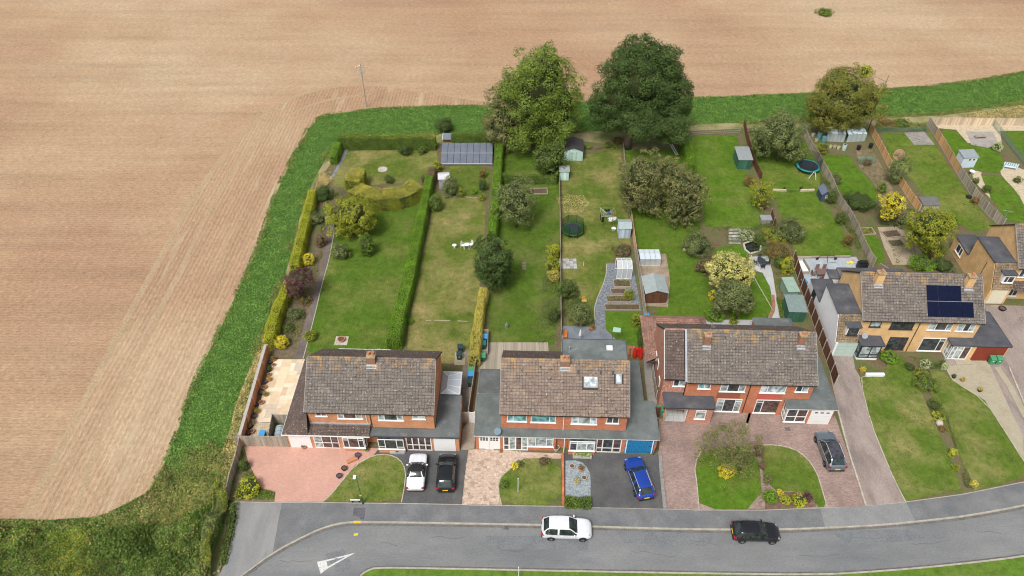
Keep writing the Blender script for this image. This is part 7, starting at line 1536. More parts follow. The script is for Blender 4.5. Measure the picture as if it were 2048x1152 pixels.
wheelie((1605, 573), .3, 'darkbin', 'bluebin', 'blue lidded bin at the corner of the blue-grey patio'); wheelie((1980, 727), -.1, 'greenbin', 'greenbin', 'left green wheelie bin in front of the dark red garage door', badge=True); wheelie((1993, 727), -.1, 'greenbin', 'greenbin', 'right green wheelie bin in front of the dark red garage door', badge=True)
wheelie((1318, 828), .1, 'greenbin', 'greenbin', 'green wheelie bin beside the slate canopy'); wheelie((528, 878), 0, 'darkbin', 'bluebin', 'blue lidded bin on the gravel beside the oil tank', 1.0)
# oil tank in its fenced bay
T = empty('oil_tank', P(562, 874), .1, 'grey plastic oil tank in the wooden bay behind the plank fence', 'tank'); m = MB(); m.tube([(-0, -.75, .6), (0, 0, .6), (0, .75, .6)], .5, n=14); m.build('tank', plain((.30, .38, .42), .5, .1, name='tank_plastic'), T, smooth=False)
for y in (-.5, 0, .5): m = MB(); m.tube([(0, y-.03, .6), (0, y+.03, .6)], .53, n=14); m.build('rib', plain((.2, .26, .3), .5, .1, name='tank_rib'), T)
for px in ([(541, 892), (550, 846)], [(550, 846), (580, 847)], [(580, 847), (577, 892)]): fence(px, 1.5, 'wood_grey', 'grey wooden side of the oil tank bay, %s' % ('left side' if px[0][0] == 541 else 'back' if px[0][0] == 550 else 'right side'), 'wood_grey', gravel=False, name='tank_screen', post_w=.08)
# ================================================================ pots
def pot(px, r, mat, label, plant=None, h=None, group=None, z=0, prad=1.2):
    T = empty('plant_pot', P(*px, z), 0, label, 'pot', group); h = h or r*1.5; m = MB(); m.lathe([(r*.68, 0), (r, h*.88), (r*1.1, h*.9), (r*1.1, h), (r*.9, h), (r*.88, h-.05)], 0, 0, 14); m.build('pot', M[mat], T)
    m = MB(); m.lathe([(.01, h-.045), (r*.87, h-.05)], 0, 0, 14); m.build('soil', M['soil'], T)
    if plant: _seed[0] += 1; crown('plant', [((0, 0, h+r*.5), r*prad, r*prad, r*.9)], LF[plant], .09, .5, T, .45, .2, .5)
    return T
gp = 'pots along the brick wall of the cream patio'
for px, r, mt, lab, pl_ in [((541,727),.22,'bluepot','dark blue pot at the far end of the brick wall',None),((548,722),.26,'terra','wide terracotta pot at the far end of the brick wall','rust'),((548,732),.2,'terra','terracotta pot just below the wide one at the far end',None),((540,742),.26,'black','dark bushy pot, the farthest bushy one along the brick wall','dark'),((539,752),.22,'terra','square terracotta pot just below the dark bushy pot',None),((539,762),.24,'terra','yellow flowered terracotta pot beside the first blue pot','gold'),((532,766),.22,'bluepot','round blue pot beside the yellow flowered pot',None),
    ((529,778),.26,'terra','large terracotta pot above the big blue pot',None),((524,788),.28,'bluepot','biggest blue glazed pot halfway along the brick wall',None),((532,792),.24,'terra','terracotta pot with trailing plants beside the biggest blue pot','limedark'),((524,808),.26,'terra','square terracotta pot in the middle of the row',None),((512,812),.22,'bluepot','blue pot touching the wall below the middle square pot',None),((515,826),.26,'terra','terracotta pot with yellow green plant low in the row','limedark'),((509,836),.28,'bluepot','blue pot with a tall rim near the gravel corner',None),((506,848),.26,'stone','pale pot on the gravel corner','brown'),((500,856),.28,'black','dark bowl at the gravel corner','brown'),((505,866),.26,'gold_pot','mustard pot nearest the oil tank fence',None),((497,870),.24,'black','dark pot at the near end of the brick wall','purple')]:
    pot(px, r, mt if mt in M else 'terra', lab, pl_, group=gp)
pot((609,896),.28,'terra','terracotta pot in front of the first white garage door'); pot((716,914),.27,'bluepot','blue glazed bowl on the pink drive'); pot((689,940),.26,'black','dark bowl on the pink drive beside the lawn edge'); pot((679,955),.26,'bluepot','grey-blue bowl nearest the lamp on the pink drive'); pot((733,902),.22,'stone','pale pot at the corner of the bay window','green')
pot((1112,900),.32,'stone','pale stone pot beside the white downpipe'); pot((1144,936),.26,'stone','pale pot at the top left of the slate bed'); pot((1162,941),.26,'terra','pot of red flowers on the slate bed','red_plant' if 'red_plant' in LF else 'rust'); pot((1168,959),.26,'stone','pale pot at the right of the slate bed'); pot((1153,967),.27,'stone','pale pot low on the slate bed','pale')
pot((1002,905),.15,'terra','small brown pot at the white porch of the second house','rust'); pot((1906,756),.2,'black','black pot on the tan paving, the farthest of three','dark'); pot((1924,763),.22,'terra','pot of orange flowers on the tan paving','gold'); pot((1958,783),.22,'black','pot with yellow flowers on the tan paving nearest the road','gold'); pot((1723,745),.3,'terra','yellow flowers in a low pot beside the white wall','yellow')
pot((683,682),.42,'terra','terracotta planter on the square slab in the long lawn',h=.4); m = MB(); m.box(-.75,.75,-.7,.7,0,.05); tag(m.build('stone_slab', M['stone'], None, P(683,682)), 'square pale slab under the terracotta planter on the long lawn', 'slab')
pot((1186,660),.24,'terra','red flowers in a pot at the slate patio','rust'); pot((1180,662),.2,'terra','small terracotta pot beside the red flowered pot'); pot((2003,620),.4,'black','black covered bowl on the drive in front of the cream garage door',h=.35)
m = MB(); m.box(-.55,.55,-.2,.2,0,.3); T = tag(m.build('flower_trough', M['terra'], None, P(705,922), .5), 'long terracotta trough on the pink drive', 'trough')
for px, mt, lab in (((789,905),'stone','cream trough under the right bay window'),((801,906),'lead','grey-blue trough beside the cream one')): m = MB(); m.box(-.45,.45,-.18,.18,0,.3); m.build('side', M[mt], tag(empty('flower_trough', P(*px), 0), lab, 'trough'))
T = empty('planter_box', P(1164, 914), -.03, 'long pale wooden planter of green plants under the bay window of the second pair', 'planter'); m = MB(); m.box(-.95, .95, -.22, .22, 0, .42); m.build('box', M['stone'], T); p = np.column_stack([rng.uniform(-.9, .9, 260), rng.uniform(-.25, .25, 260), rng.uniform(.4, .6, 260)]); V, F = leaves(p, np.tile([0, 0, 1.], (260, 1)), .12); npmesh('planting', V, F, LF['hedge'], T)
# chimney-red tubs (stacked pots) beside the dormer house
M['redplastic'] = plain((.62, .03, .02), .35, .1, name='red_plastic')
for k, (px, mt, lab) in enumerate([((1256,712),'terra','left clay chimney liner in the yard by the panel fence'),((1263,712),'terra','right clay chimney liner in the yard by the panel fence'),((1269,716),'redplastic','left tall red tub in the yard'),((1276,714),'redplastic','middle tall red tub in the yard'),((1281,718),'redplastic','right tall red tub in the yard')]):
    T = empty('tall_tub', P(*px), 0, lab, 'tub'); m = MB(); m.lathe([(.17, 0), (.19, .5), (.17, 1.1), (.2, 1.5), (.15, 1.5), (.14, 1.2)], 0, 0, 12); m.build('tub', M[mt], T)
    for z in (.4, .8): m = MB(); m.lathe([(.2, z), (.205, z+.04), (.2, z+.08)], 0, 0, 12); m.build('ring', M[mt], T)
# ================================================================ street furniture
T = empty('street_lamp', P(726, 1008), 0, 'slim dark street lamp at the front edge of the oval lawn', 'street lamp'); m = MB(); m.tube([(0, 0, 0), (0, 0, 1.3)], .09, .085, 8); m.build('base', M['green_wood'], T); m = MB(); m.tube([(0, 0, 1.3), (0, 0, 5.0)], .05, .04, 8); m.build('pole', M['green_wood'], T); m = MB(); m.tube([(0, 0, 5.0), (-.05, -.2, 5.1)], .03, n=6); m.build('arm', M['green_wood'], T); m = MB(); m.box(-.16, .1, -.55, -.15, 5.05, 5.17); m.build('lantern', M['white'], T, bevel=.03)
m = MB(); m.box(-.1, .1, -.095, -.085, 1.5, 1.75); m.build('yellow_plate', M['ymark'], T)
T = empty('street_name_sign', P(712, 1006), 0, 'low white street name plate on two short posts at the pavement edge', 'sign'); m = MB(); m.box(-.48, .48, -.03, .0, .45, .68); m.build('plate', M['white'], T, bevel=.01); m = MB(); m.box(-.44, .44, -.034, -.031, .53, .54) if False else m.box(-.48, .48, -.036, -.0305, .45, .462); m.build('border', M['black'], T)
for x in (-.32, .32): m = MB(); m.box(x-.04, x+.04, .001, .08, 0, .62); m.build('post', M['black'], T)
T = empty('utility_pole', P(733, 214), 0, 'tall thin wooden utility pole standing alone in the stubble field', 'pole'); m = MB(); m.tube([(0, 0, 0), (0, 0, 7.8)], .11, .07, 8); m.build('pole', M['wood_grey'], T)
m = MB(); m.box(-.9, .9, -.06, .06, 7.2, 7.32); m.build('crossarm', M['wood_grey'], T)
for x in (-.8, 0, .8): m = MB(); m.lathe([(.04, 7.32), (.07, 7.4), (.03, 7.5)], x, 0, 8); m.build('insulator', M['white'], T)
for (x, y, z) in ((-1.6, -.3, 6.5), (-.2, .8, 7.9), (1.0, .5, 6.8)): m = MB(); m.tube([(0, 0, 7.7), (x*.8, y, z+.6), (x*.3, y*.5, 5.9)], .02, n=4); m.build('stay_wire', M['steel'], T)
m = MB(); m.box(-.2, .2, -.3, -.1, 6.1, 6.7); m.build('transformer', M['lead'], T)
T = empty('utility_pole', P(1661, 27), 0, 'thin faint pole rising from the far scrub patch', 'pole'); m = MB(); m.tube([(0, 0, 0), (0, 0, 8)], .1, .07, 6); m.build('pole', M['wood_pale'], T); m = MB(); m.box(-.5, .5, -.05, .05, 7.3, 7.4); m.build('crossarm', M['wood_grey'], T)
for px, lab in (((1036, 984), 'white post standing on the square front lawn'), ((1037, 1160), 'white post on the grass verge at the bottom edge')):
    T = empty('white_post', P(*px), 0, lab, 'post'); m = MB(); m.tube([(0, 0, 0), (0, 0, 2.3)], .035, n=6); m.build('post', M['white'], T); m = MB(); m.lathe([(.05, 2.3), (.05, 2.36), (.02, 2.4)], 0, 0, 8); m.build('cap', M['white'], T)
for px, lab in (((1167, 532), 'short white marker stick in the fourth garden'), ((916, 683), None)):
    if lab: T = empty('marker_stick', P(*px), 0, lab, 'stick'); m = MB(); m.tube([(0, 0, 0), (0, 0, .9)], .025, n=5); m.build('stick', M['white'], T); m = MB(); m.tube([(0, 0, .9), (0, 0, .95)], .03, n=5); m.build('tip', M['ymark'], T)
drain(1575, 858, 0, 'dark grate in the plum paving before the white garage door'); bpy.data.objects['road_drain.002'].location = P(1575, 858, .04)
# white stones along the bed by the turning area
for i, (x, y) in enumerate([(472,1012),(467,1040),(462,1062),(458,1080),(454,1096),(449,1112),(443,1128),(437,1142),(428,1146),(419,1150),(403,1148),(460,1052),(417,1138)]):
    m = MB(); lab_ = 'pale rough stone edging the bed beside the light grey asphalt'; m.add([(-.16,-.1,0),(.14,-.12,0),(.18,.1,0),(-.1,.13,0),(-.1,-.06,.12),(.1,-.06,.14),(.1,.06,.1),(-.06,.08,.12)], [(4,5,6,7),(0,1,5,4),(1,2,6,5),(2,3,7,6),(3,0,4,7)]); tag(m.build('edging_stone', M['stone'], None, P(x, y), i*.9), 'pale rough bed stone, number %s counting down from the pink drive bed' % ('one','two','three','four','five','six','seven','eight','nine','ten','eleven','twelve','thirteen')[i], 'stone', 'rough stones edging the bed')
# ================================================================ garden furniture and play things
def chair_simple(T, x, y, rz, mat, s=1.0, hb=.85):
    e = bpy.data.objects.new('garden_chair', None); C.objects.link(e); return e
def gchair(loc, rz, mat, label, group=None):
    T = empty('garden_chair', loc, rz, label, 'chair', group); m = MB(); m.box(-.24, .24, -.24, .22, .41, .45); m.build('seat', mat, T); m = MB()
    for k in range(5): m.box(-.22+k*.095, -.16+k*.095, .2, .24, .452, .92)
    m.box(-.24, .24, .195, .245, .921, .97); m.build('backrest', mat, T)
    for sx in (-1, 1):
        for sy in (-1, 1): l = MB(); l.tube([(sx*.21, sy*.2, .41), (sx*.25, sy*.25, 0)], .022, n=5); l.build('leg', mat, T)
        l = MB(); l.tube([(sx*.24, -.22, .44), (sx*.26, -.2, .65), (sx*.24, .21, .66)], .02, n=5); l.build('armrest', mat, T)
    return T
def gtable(loc, rz, w_, d_, mat, label, round_=False, h=.73):
    T = empty('garden_table', loc, rz, label, 'table'); m = MB()
    if round_: m.lathe([(w_/2, h-.04), (w_/2, h)], 0, 0, 20); m.build('tabletop', mat, T)
    else:
        n = 7
        for k in range(n): m.box(-w_/2, w_/2, -d_/2+d_*k/n+.004, -d_/2+d_*(k+1)/n-.004, h-.04, h)
        m.build('tabletop', mat, T)
    for sx in (-1, 1):
        for sy in (-1, 1): l = MB(); q = .38; l.tube([(sx*w_*q, sy*d_*q, h-.04), (sx*w_*(q+.04), sy*d_*(q+.04), 0)], .03, n=5); l.build('leg', mat, T)
    return T
brown = plain((.19, .115, .10), .6, .15, name='brown_rattan'); wm = M['white']; blk = plain((.035, .045, .06), .5, .15, name='dark_metal')
tp = P(1645, 552); gtable(tp, -.05, 1.9, 1.1, brown, 'brown rectangular dining table on the blue-grey patio')
for x, y, r_, lab in ((-.45,.95,0,'brown chair at the back left of the dining table'),(.45,.95,0,'brown chair at the back right of the dining table'),(-.45,-.9,math.pi,'brown chair at the front left of the dining table'),(.45,-.9,math.pi,'brown chair at the front right of the dining table'),(-1.3,0,math.pi/2,'brown chair at the left end of the dining table'),(1.3,0,-math.pi/2,'brown chair at the right end of the dining table')): gchair(tp+Vector((x, y, 0)), r_, brown, lab, 'dining chairs on the blue-grey patio')
tp = P(1521, 529); gtable(tp, 0, 1.0, 1.0, blk, 'small dark round table on the grey path', True)
for i, (x, y, r_) in enumerate(((0,.75,0),(-.8,-.1,math.pi/2),(.8,-.1,-math.pi/2),(0,-.8,math.pi))): gchair(tp+Vector((x, y, 0)), r_, blk, 'dark chair %s the small round table on the grey path' % ('behind','left of','right of','in front of')[i], 'dark chairs round the small table')
tp = P(934, 497); gtable(tp, 0, .7, .7, wm, 'little white round table on the worn lawn', True)
for i, (x, y, r_) in enumerate(((-.55,.2,1.2),(.55,.35,-1.0))): gchair(tp+Vector((x, y, 0)), r_, wm, 'white garden chair %s of the little white table' % ('left','right')[i], 'white chairs on the worn lawn')
T = empty('bird_bath', P(909, 496), 0, 'small white bird bath left of the white chairs', 'bird bath'); m = MB(); m.lathe([(.14,0),(.05,.1),(.05,.4)],0,0,10); m.build('pedestal', wm, T); m = MB(); m.lathe([(.08,.4),(.3,.5),(.28,.52),(.1,.45)],0,0,14); m.build('bowl', wm, T)
gchair(P(1168, 607), .6, plain((.72,.42,.10),.6,.1,name='yellow_wood'), 'yellow striped wooden deck chair on the fourth garden lawn'); 
T = empty('garden_bench', P(1130, 672), 1.5, 'orange wooden garden seat at the thin fence by the slate patio', 'bench'); ow = M['orange_metal']
m = MB(); [m.box(-.6, .6, -.25+k*.12, -.15+k*.12, .42, .45) for k in range(4)]; m.build('seat', ow, T); m = MB(); [m.box(-.6, .6, .24, .27, .5+k*.13, .6+k*.13) for k in range(4)]; m.build('backrest', ow, T)
for x in (-.55,.55):
    for y in (-.2,.22): m = MB(); m.box(x-.03,x+.03,y-.03,y+.03,0,.42); m.build('leg', ow, T)
T = empty('parasol', P(1159, 684), 0, 'white folded parasol with a white base on the slate patio', 'parasol'); m = MB(); m.tube([(0,0,.1),(0,0,1.9)],.03,n=6); m.build('pole', wm, T); m = MB(); m.lathe([(.04,1.0),(.16,1.15),(.12,1.7),(.02,2.1)],0,0,8); m.build('canopy', wm, T); m = MB(); m.lathe([(.5,0),(.5,.05),(.06,.12)],0,0,14); m.build('base', plain((.5,.56,.6),.5,.05,name='base_grey'), T)
T = empty('rotary_cover', P(1013, 656), 0, 'grey wire frame standing on the third garden lawn', 'frame'); m = MB(); m.lathe([(.2,0),(.22,.5),(.05,.9)],0,0,8); m.build('cover', M['steel'], T)
for a_ in (0,2.1,4.2): m = MB(); m.tube([(0,0,.9),(math.cos(a_)*.35,math.sin(a_)*.35,0)],.015,n=4); m.build('leg', M['steel'], T)
T = empty('cantilever_parasol', P(1223, 686), 0, 'leaning pole with a small green canopy beside the small lawn', 'parasol'); m = MB(); m.tube([(0,0,0),(.02,0,2.1)],.025,n=6); m.build('pole', M['black'], T); m = MB(); m.slab([(-.1,-.3,2.2),(.8,-.35,2.15),(.9,.2,2.3),(.05,.3,2.35)],.04); m.build('canopy', plain((.30,.50,.40),.7,.05,name='green_canvas'), T); m = MB(); m.box(-.35,.35,-.25,.25,0,.1); m.build('base', M['black'], T)
# trampolines
def tramp(px, rx, label, net, ring, hnet, hb=.75, mat_net=None, npole=8):
    T = empty('trampoline', P(*px), 0, label, 'trampoline'); n = 24
    m = MB(); ri, ro_ = rx*.84, rx; v = []
    for k in range(n):
        a_ = 2*math.pi*k/n; v += [(math.cos(a_)*ri, math.sin(a_)*ri, hb+.02), (math.cos(a_)*ro_, math.sin(a_)*ro_, hb), (math.cos(a_)*ro_, math.sin(a_)*ro_, hb-.08)]
    m.add(v, [(3*k, 3*k+1, 3*((k+1)%n)+1, 3*((k+1)%n)) for k in range(n)]+[(3*k+1, 3*k+2, 3*((k+1)%n)+2, 3*((k+1)%n)+1) for k in range(n)]); m.build('safety_ring', ring, T)
    m = MB(); m.lathe([(ri*.99, hb-.01), (ri*.99, hb+.012)], 0, 0, n); m.build('mat', plain((.03,.035,.05) if hnet != 2 else (.03,.07,.03),.7,.1,name='jump_mat'), T)
    for k in range(npole):
        a_ = 2*math.pi*(k+.5)/npole; x, y = math.cos(a_)*ro_, math.sin(a_)*ro_; m = MB(); m.tube([(x, y, 0), (x*1.02, y*1.02, hb+hnet)], .03, n=5); m.build('pole', M['black'], T)
        a2 = 2*math.pi*(k+1.5)/npole; x2, y2 = math.cos(a2)*ro_, math.sin(a2)*ro_; m = MB(); m.add([(x, y, hb), (x2, y2, hb), (x2, y2, hb+hnet), (x, y, hb+hnet)], [(0,1,2,3)]); m.build('net_panel', net, T)
    for k in range(4): a_ = math.pi/2*k; m = MB(); m.tube([(math.cos(a_)*ro_*.9, math.sin(a_)*ro_*.9, hb), (math.cos(a_)*ro_*.95, math.sin(a_)*ro_*.95, 0)], .03, n=5); m.build('leg', M['steel'], T)
netg = see_glass('green_net', .62, (.03, .09, .035)); netb = see_glass('black_net', .3, (.02, .025, .03))
tramp((1145, 466), 1.5, 'green netted trampoline on the fourth garden lawn', netg, plain((.03,.12,.03),.6,.1,name='green_ring'), 1.35, .7)
tramp((1614, 340), 1.75, 'black trampoline with a turquoise rim under the wavy fence', netb, plain((.03,.30,.30),.5,.1,name='turquoise_ring'), 1.7, .8, npole=6)
# washing line
T = empty('rotary_clothes_line', P(1214, 446), 0, 'rotary clothes line on the fourth garden lawn', 'clothes line'); m = MB(); m.tube([(0,0,0),(0,0,1.9)],.025,n=6); m.build('pole', M['steel'], T)
for k in range(4):
    a_ = math.pi/4+k*math.pi/2; m = MB(); m.tube([(0,0,1.5),(math.cos(a_)*1.5,math.sin(a_)*1.5,1.9)],.018,n=4); m.build('arm', M['steel'], T)
for j, rr_ in enumerate((.6,1.0,1.4)):
    m = MB(); q = [(math.cos(math.pi/4+k*math.pi/2)*rr_, math.sin(math.pi/4+k*math.pi/2)*rr_, 1.62+.2*j*.6) for k in range(5)]; m.tube(q,.008,n=3); m.build('line', M['white'], T)
base = P(1214, 446); rr = random.Random(9)
for i, (x, y, ang, c, w_, h_, lab) in enumerate([(.3,-.95,0,(.8,.8,.82),.55,.7,'white shirt pegged at the front of the clothes line'),(.85,-.9,.1,(.78,.79,.82),.4,.55,'white top pegged at the front right of the clothes line'),(-.75,-.9,0,(.02,.02,.025),.35,.9,'black trousers hanging at the front left of the clothes line'),(-1.0,-.1,1.5,(.02,.02,.02),.5,1.0,'long black garment at the left of the clothes line'),(0,.95,0,(.015,.015,.02),.8,.5,'black towel at the back of the clothes line'),(.95,.3,1.5,(.55,.10,.12),.4,.4,'red top at the right of the clothes line'),(.1,.1,.6,(.06,.12,.35),.5,.45,'blue shirt in the middle of the clothes line'),(.5,.4,2.2,(.2,.22,.28),.45,.5,'dark patterned top behind the blue shirt'),(-.4,.3,.3,(.25,.28,.2),.5,.45,'olive top in the back left of the clothes line')]):
    T = empty('laundry', base+Vector((x, y, 0)), ang, lab, 'laundry'); m = MB(); n = 6; v = []
    for k in range(n+1):
        u = -w_/2+w_*k/n
        for l in range(4): v.append((u*(1-.1*l/3), .05*math.sin(k*2.1+l), 1.72-h_*l/3))
    m.add(v, [(4*k+l, 4*k+4+l, 4*k+5+l, 4*k+1+l) for k in range(n) for l in range(3)])
    o = m.build('cloth', plain(c,.9,.08,name='cloth'), T); md = o.modifiers.new('thickness','SOLIDIFY'); md.thickness = .015
    if 'top' in lab or 'shirt' in lab:
        for s in (-1,1): m = MB(); m.slab([(s*w_/2*1.0,-.03,1.70),(s*(w_/2+.16),-.03,1.5),(s*(w_/2+.06),-.03,1.42),(s*w_/2*.96,-.03,1.55)],.015); m.build('sleeve', plain(c,.9,.08,name='cloth'), T)
T = empty('laundry_basket', P(1227, 460), .5, 'white plastic laundry basket on the grass by the blue-grey shed', 'basket'); m = MB(); m.lathe([(.22,0),(.32,.3),(.34,.3),(.33,.26),(.2,.03)],0,0,12); m.build('tub', wm, T)
# paved pad, goals, ladder, pond, barbecue, etc
T = empty('slab_pad', P(1136, 528), 0, 'square pad of grey slabs at the thin fence', 'paving')
for i in range(5):
    for j in range(4): m = MB(); m.box(-1.15+i*.46,-.72+i*.46,-.95+j*.5,-.48+j*.5,0,.06); m.build('slab', M['greypave'] if (i+j) % 3 else plain((.30,.28,.30),.8,.1,name='grey_slab'), T)
for px, rz_, lab in (((1617, 357), .5, 'white tubular football goal on its side in front of the turquoise trampoline'),):
    T = empty('play_goal', P(*px), rz_, lab, 'goal')
    for a_, b_ in (((0,0,0),(.8,0,.9)),((.8,0,.9),(1.5,.1,.1)),((0,0,0),(.6,-.9,0)),((.6,-.9,0),(1.5,.1,.1)),((.6,-.9,0),(.9,-.2,.95))): m = MB(); m.tube([a_,b_],.035,n=5); m.build('tube', wm, T)
T = empty('football_goal', P(1586, 388), 0, 'small black netted goal on the trampoline lawn', 'goal')
for a_, b_ in (((-.6,0,0),(-.6,0,.8)),((.6,0,0),(.6,0,.8)),((-.6,0,.8),(.6,0,.8)),((-.6,0,.8),(-.6,.6,0)),((.6,0,.8),(.6,.6,0))): m = MB(); m.tube([a_,b_],.025,n=5); m.build('tube', M['meshgreen'], T)
m = MB(); m.add([(-.6,0,.8),(.6,0,.8),(.6,.6,0),(-.6,.6,0)],[(0,1,2,3)]); m.build('net', netb, T)
for px, lab in (((1568,380),'dark conifer in a pot at the left sleeper step'),((1601,379),'dark conifer in a pot at the right sleeper step')): pot(px,.2,'black',lab,'dark',prad=1.0)
T = empty('ladder', P(1348, 300), 1.72, 'white ladder lying on the grass left of the bright green hedge', 'ladder')
for y in (-.18,.18): m = MB(); m.box(-1.6,1.6,y-.03,y+.03,.05,.12); m.build('rail', wm, T)
for k in range(10): m = MB(); m.box(-1.45+k*.32,-1.4+k*.32,-.149,.149,.07,.1); m.build('rung', wm, T)
T = empty('pond', P(1500, 497), 0, 'small dark garden pond with a stone edge', 'pond'); q = [P(*p)-P(1500,497) for p in [(1487,488),(1505,482),(1522,490),(1520,503),(1500,508),(1490,500)]]
m = MB(); m.prism([(p.x,p.y) for p in q],0,.07); m.build('water', glass_mat('pond_water',(.02,.025,.02),.05), T)
for i in range(6):
    a_, b_ = q[i], q[(i+1)%6]; L_ = (b_-a_).length; k = max(1, round(L_/.5))
    for j in range(k): c_ = a_.lerp(b_,(j+.5)/k); m = MB(); m.box(-L_/k*.46,L_/k*.46,-.12,.12,0,.13); m.build('edge_stone', M['stone'], T, (c_.x,c_.y,0), math.atan2(b_.y-a_.y,b_.x-a_.x))
T = empty('barbecue', P(1722, 537), 0, 'large black covered barbecue at the right of the blue-grey patio', 'barbecue'); m = MB(); m.prism([(-.6,-.35),(.6,-.35),(.68,0),(.6,.4),(-.6,.4),(-.68,0)],.05,.95); m.build('cover', M['black'], T); m = MB(); m.prism([(-.5,-.2),(.5,-.2),(.55,.1),(.4,.3),(-.4,.3)],.951,1.2); m.build('cover_top', M['black'], T)
T = empty('sand_toys', P(1702, 527), 0, 'yellow and orange children\'s toys beside the barbecue', 'toys')
for x,y,c,s in ((0,0,(.8,.65,.1),.3),(-.5,-.1,(.8,.6,.15),.2),(.3,.4,(.6,.25,.15),.2)): m = MB(); m.lathe([(s*.8,0),(s,.25),(s*.7,.26)],x,y,9); m.build('toy', plain(c,.5,.1,name='toy_plastic'), T)
T = empty('planter_bench', P(1603, 538), .1, 'white cushioned box seat at the left corner of the blue-grey patio', 'seat'); m = MB(); m.box(-.45,.45,-1.1,1.1,0,.5); m.build('box', M['wood_grey'], T); m = MB(); m.box(-.38,.38,-1.0,1.0,.502,.58); m.build('cushion', wm, T); m = MB(); m.box(.46,.52,-1.1,1.1,0,.9); m.build('back', M['wood_grey'], T)
T = empty('rope_swing_frame', P(1652, 520), 0, 'black wheeled frame standing at the timber edge of the patio', 'frame')
for x in (-1.2,1.2): m = MB(); m.lathe([(.12,-.05),(.22,-.05),(.22,.05),(.12,.05)],0,0,14); o = m.build('wheel', M['black'], T, (x,0,.22)); o.rotation_euler = (R(90),0,R(20))
for a_, b_ in (((-1.2,0,.22),(-.9,0,.75)),((1.2,0,.22),(.9,0,.75)),((-.9,0,.75),(.9,0,.75)),((0,0,.75),(0,-.7,.05)),((0,-.7,.05),(1.1,-.5,.1))): m = MB(); m.tube([a_,b_],.03,n=5); m.build('bar', M['black'], T)
T = empty('garden_bench', P(2018, 338), -.35, 'pale blue slatted bench in the far right garden', 'bench'); pb = plain((.55,.68,.76),.6,.05,name='pale_blue_paint')
m = MB(); [m.box(-.9,.9,-.25+k*.13,-.15+k*.13,.4,.43) for k in range(4)]; m.build('seat', pb, T)
for x in (-.85,.85): m = MB(); m.box(x-.05,x+.05,-.3,.3,0,.65); m.build('side', pb, T)
m = MB(); [m.box(-.9+k*.3,-.7+k*.3,.27,.3,.45,.95) for k in range(7)]; m.build('backrest', pb, T)
T = empty('garden_table', P(1941, 350), 0, 'small white round table at the foot of the pale blue shed', 'table'); m = MB(); m.lathe([(.4,.68),(.4,.72)],0,0,16); m.build('tabletop', wm, T); m = MB(); m.tube([(0,0,0),(0,0,.68)],.04,n=6); m.build('leg', wm, T)
T = empty('coffee_table', P(1959, 276), .1, 'low grey slatted table on the grey paving of the gravelled garden', 'table'); m = MB(); [m.box(-.9,.9,-.35+k*.14,-.24+k*.14,.35,.4) for k in range(5)]; m.build('tabletop', M['wood_grey'], T)
for x in (-.8,.8): m = MB(); m.box(x-.05,x+.05,-.3,.3,0,.349); m.build('leg', M['wood_grey'], T)
# water butts and clutter at the glasshouses
for px, lab in (((1637,278),'left dark teal water butt beside the glasshouse'),((1646,286),'right dark teal water butt beside the glasshouse')):
    T = empty('water_butt', P(*px), 0, lab, 'water butt'); m = MB(); m.lathe([(.36,0),(.42,.5),(.36,1.1)],0,0,14); m.build('barrel', plain((.10,.24,.25),.5,.1,name='butt_teal'), T); m = MB(); m.lathe([(.38,1.1),(.38,1.16),(.1,1.2)],0,0,14); m.build('lid', plain((.10,.24,.25),.5,.1,name='butt_teal'), T)
T = empty('water_butt', P(1687,300), .2, 'pale translucent barrel in front of the glasshouses', 'water butt'); m = MB(); m.lathe([(.3,0),(.34,.5),(.3,1.0)],0,0,12); m.build('barrel', plain((.45,.55,.52),.4,.1,name='pale_barrel'), T); m = MB(); m.lathe([(.2,1.0),(.15,1.06)],0,0,12); m.build('lid', M['black'], T)
for i, (px, c) in enumerate([((1625,272),(.7,.7,.7)),((1632,283),(.6,.5,.5)),((1660,296),(.75,.7,.7)),((1668,297),(.5,.3,.3)),((1676,298),(.7,.65,.4))]):
    T = empty('flower_tub', P(*px), 0, ('white framed pot left of the water butts','pinkish pot left of the water butts','white flowered tub below the left glasshouse','reddish flowered tub below the left glasshouse','cream flowered tub nearest the pale barrel')[i], 'pot'); m = MB(); m.lathe([(.18,0),(.26,.35),(.2,.36)],0,0,10); m.build('tub', plain(c,.6,.1,name='tub'), T); crown('flowers', [((0,0,.45),.3,.3,.2)], LF['varieg'], .1, .4, T, .5, .2, .4)
for px, lab in (((1716,300),'black compost dustbin below the right glasshouse'),((1740,296),'black wheeled dustbin beside the orange fence')):
    T = empty('dustbin', P(*px), 0, lab, 'bin'); m = MB(); m.lathe([(.26,0),(.32,.7)],0,0,12); m.build('body', M['black'], T); m = MB(); m.lathe([(.34,.7),(.3,.8),(.05,.86)],0,0,12); m.build('lid', M['black'], T)
T = empty('net_cage', P(1730, 325), 0, 'low green net frame over the vegetable bed', 'net frame')
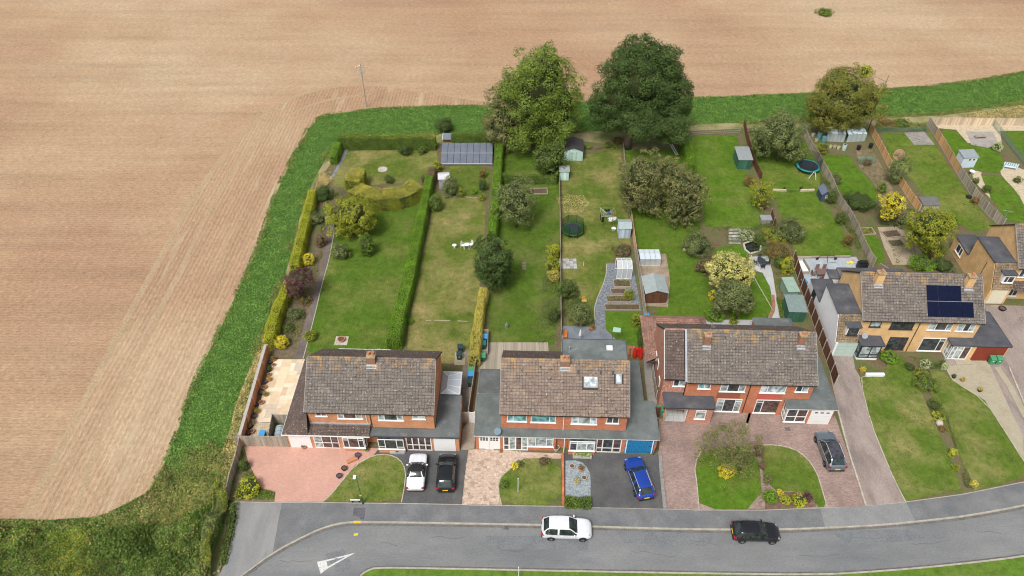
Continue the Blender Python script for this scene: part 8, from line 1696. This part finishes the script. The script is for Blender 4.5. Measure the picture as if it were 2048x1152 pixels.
for x in (-1.2,0,1.2): m = MB(); m.tube([(x,-.5,0),(x,-.5,.8),(x,.5,.8),(x,.5,0)],.025,n=5); m.build('hoop', M['meshgreen'], T)
m = MB(); m.add([(-1.2,-.5,.8),(1.2,-.5,.8),(1.2,.5,.8),(-1.2,.5,.8),(-1.2,-.5,0),(1.2,-.5,0)],[(0,1,2,3),(4,5,1,0)]); m.build('net', see_glass('mesh_net', .35, (.12,.32,.22)), T)
T = empty('round_patch', P(765, 339), 0, 'round pale stone slab on the far left lawn', 'slab'); m = MB(); m.lathe([(.75,0),(.75,.05)],0,0,16); m.build('slab', M['stone'], T)
T = empty('stone_feature', P(1878, 848), 0, 'rounded pale stone in the dividing bed', 'stone'); m = MB(); m.lathe([(.3,0),(.38,.15),(.3,.35),(.1,.45)],0,0,9); m.build('boulder', M['stone'], T)
T = empty('statue', P(1112, 722), 0, 'x', 'x'); bpy.data.objects.remove(T)
T = empty('pet_toy', P(1937, 395), 0, 'black cloth heap lying against the long panel fence', 'heap'); m = MB(); m.lathe([(.45,0),(.4,.25),(.1,.4)],0,0,8); m.build('heap', M['black'], T)
T = empty('concrete_slab', P(1048, 532), 0, 'brown flagstones set in a worn patch of the third garden', 'slab')
for k in range(3): m = MB(); m.box(-.25,.25,-.8+k*.55,-.33+k*.55,0,.05); m.build('flagstone', plain((.2,.16,.13),.9,.1,name='flag'), T)
# arch of the tall twiggy line on the right fence, garden arches, and washing pole
for px, lab, h_ in (((1529,650),'small dark blue folded parasol on the grey patio',1.6),):
    T = empty('folded_parasol', P(*px), .2, lab, 'parasol'); m = MB(); m.lathe([(.03,0),(.03,.5),(.1,.6),(.06,1.5),(.01,1.6)],0,0,8); m.build('canopy', M['navy'], T); m = MB(); m.lathe([(.2,0),(.2,.05)],0,0,10); m.build('base', M['black'], T)
T = empty('step', P(1926, 724), 0, 'stone doorstep in front of the white porch of the solar panel house', 'step'); m = MB(); m.box(-1.0,.9,-.5,.3,0,.16); m.build('slab', M['slab'], T)
sheet('driveway', [(1893,735),(1950,722),(1975,722),(2045,873),(2048,925),(2016,873),(1969,801),(1905,762)], M['slab'], 10)
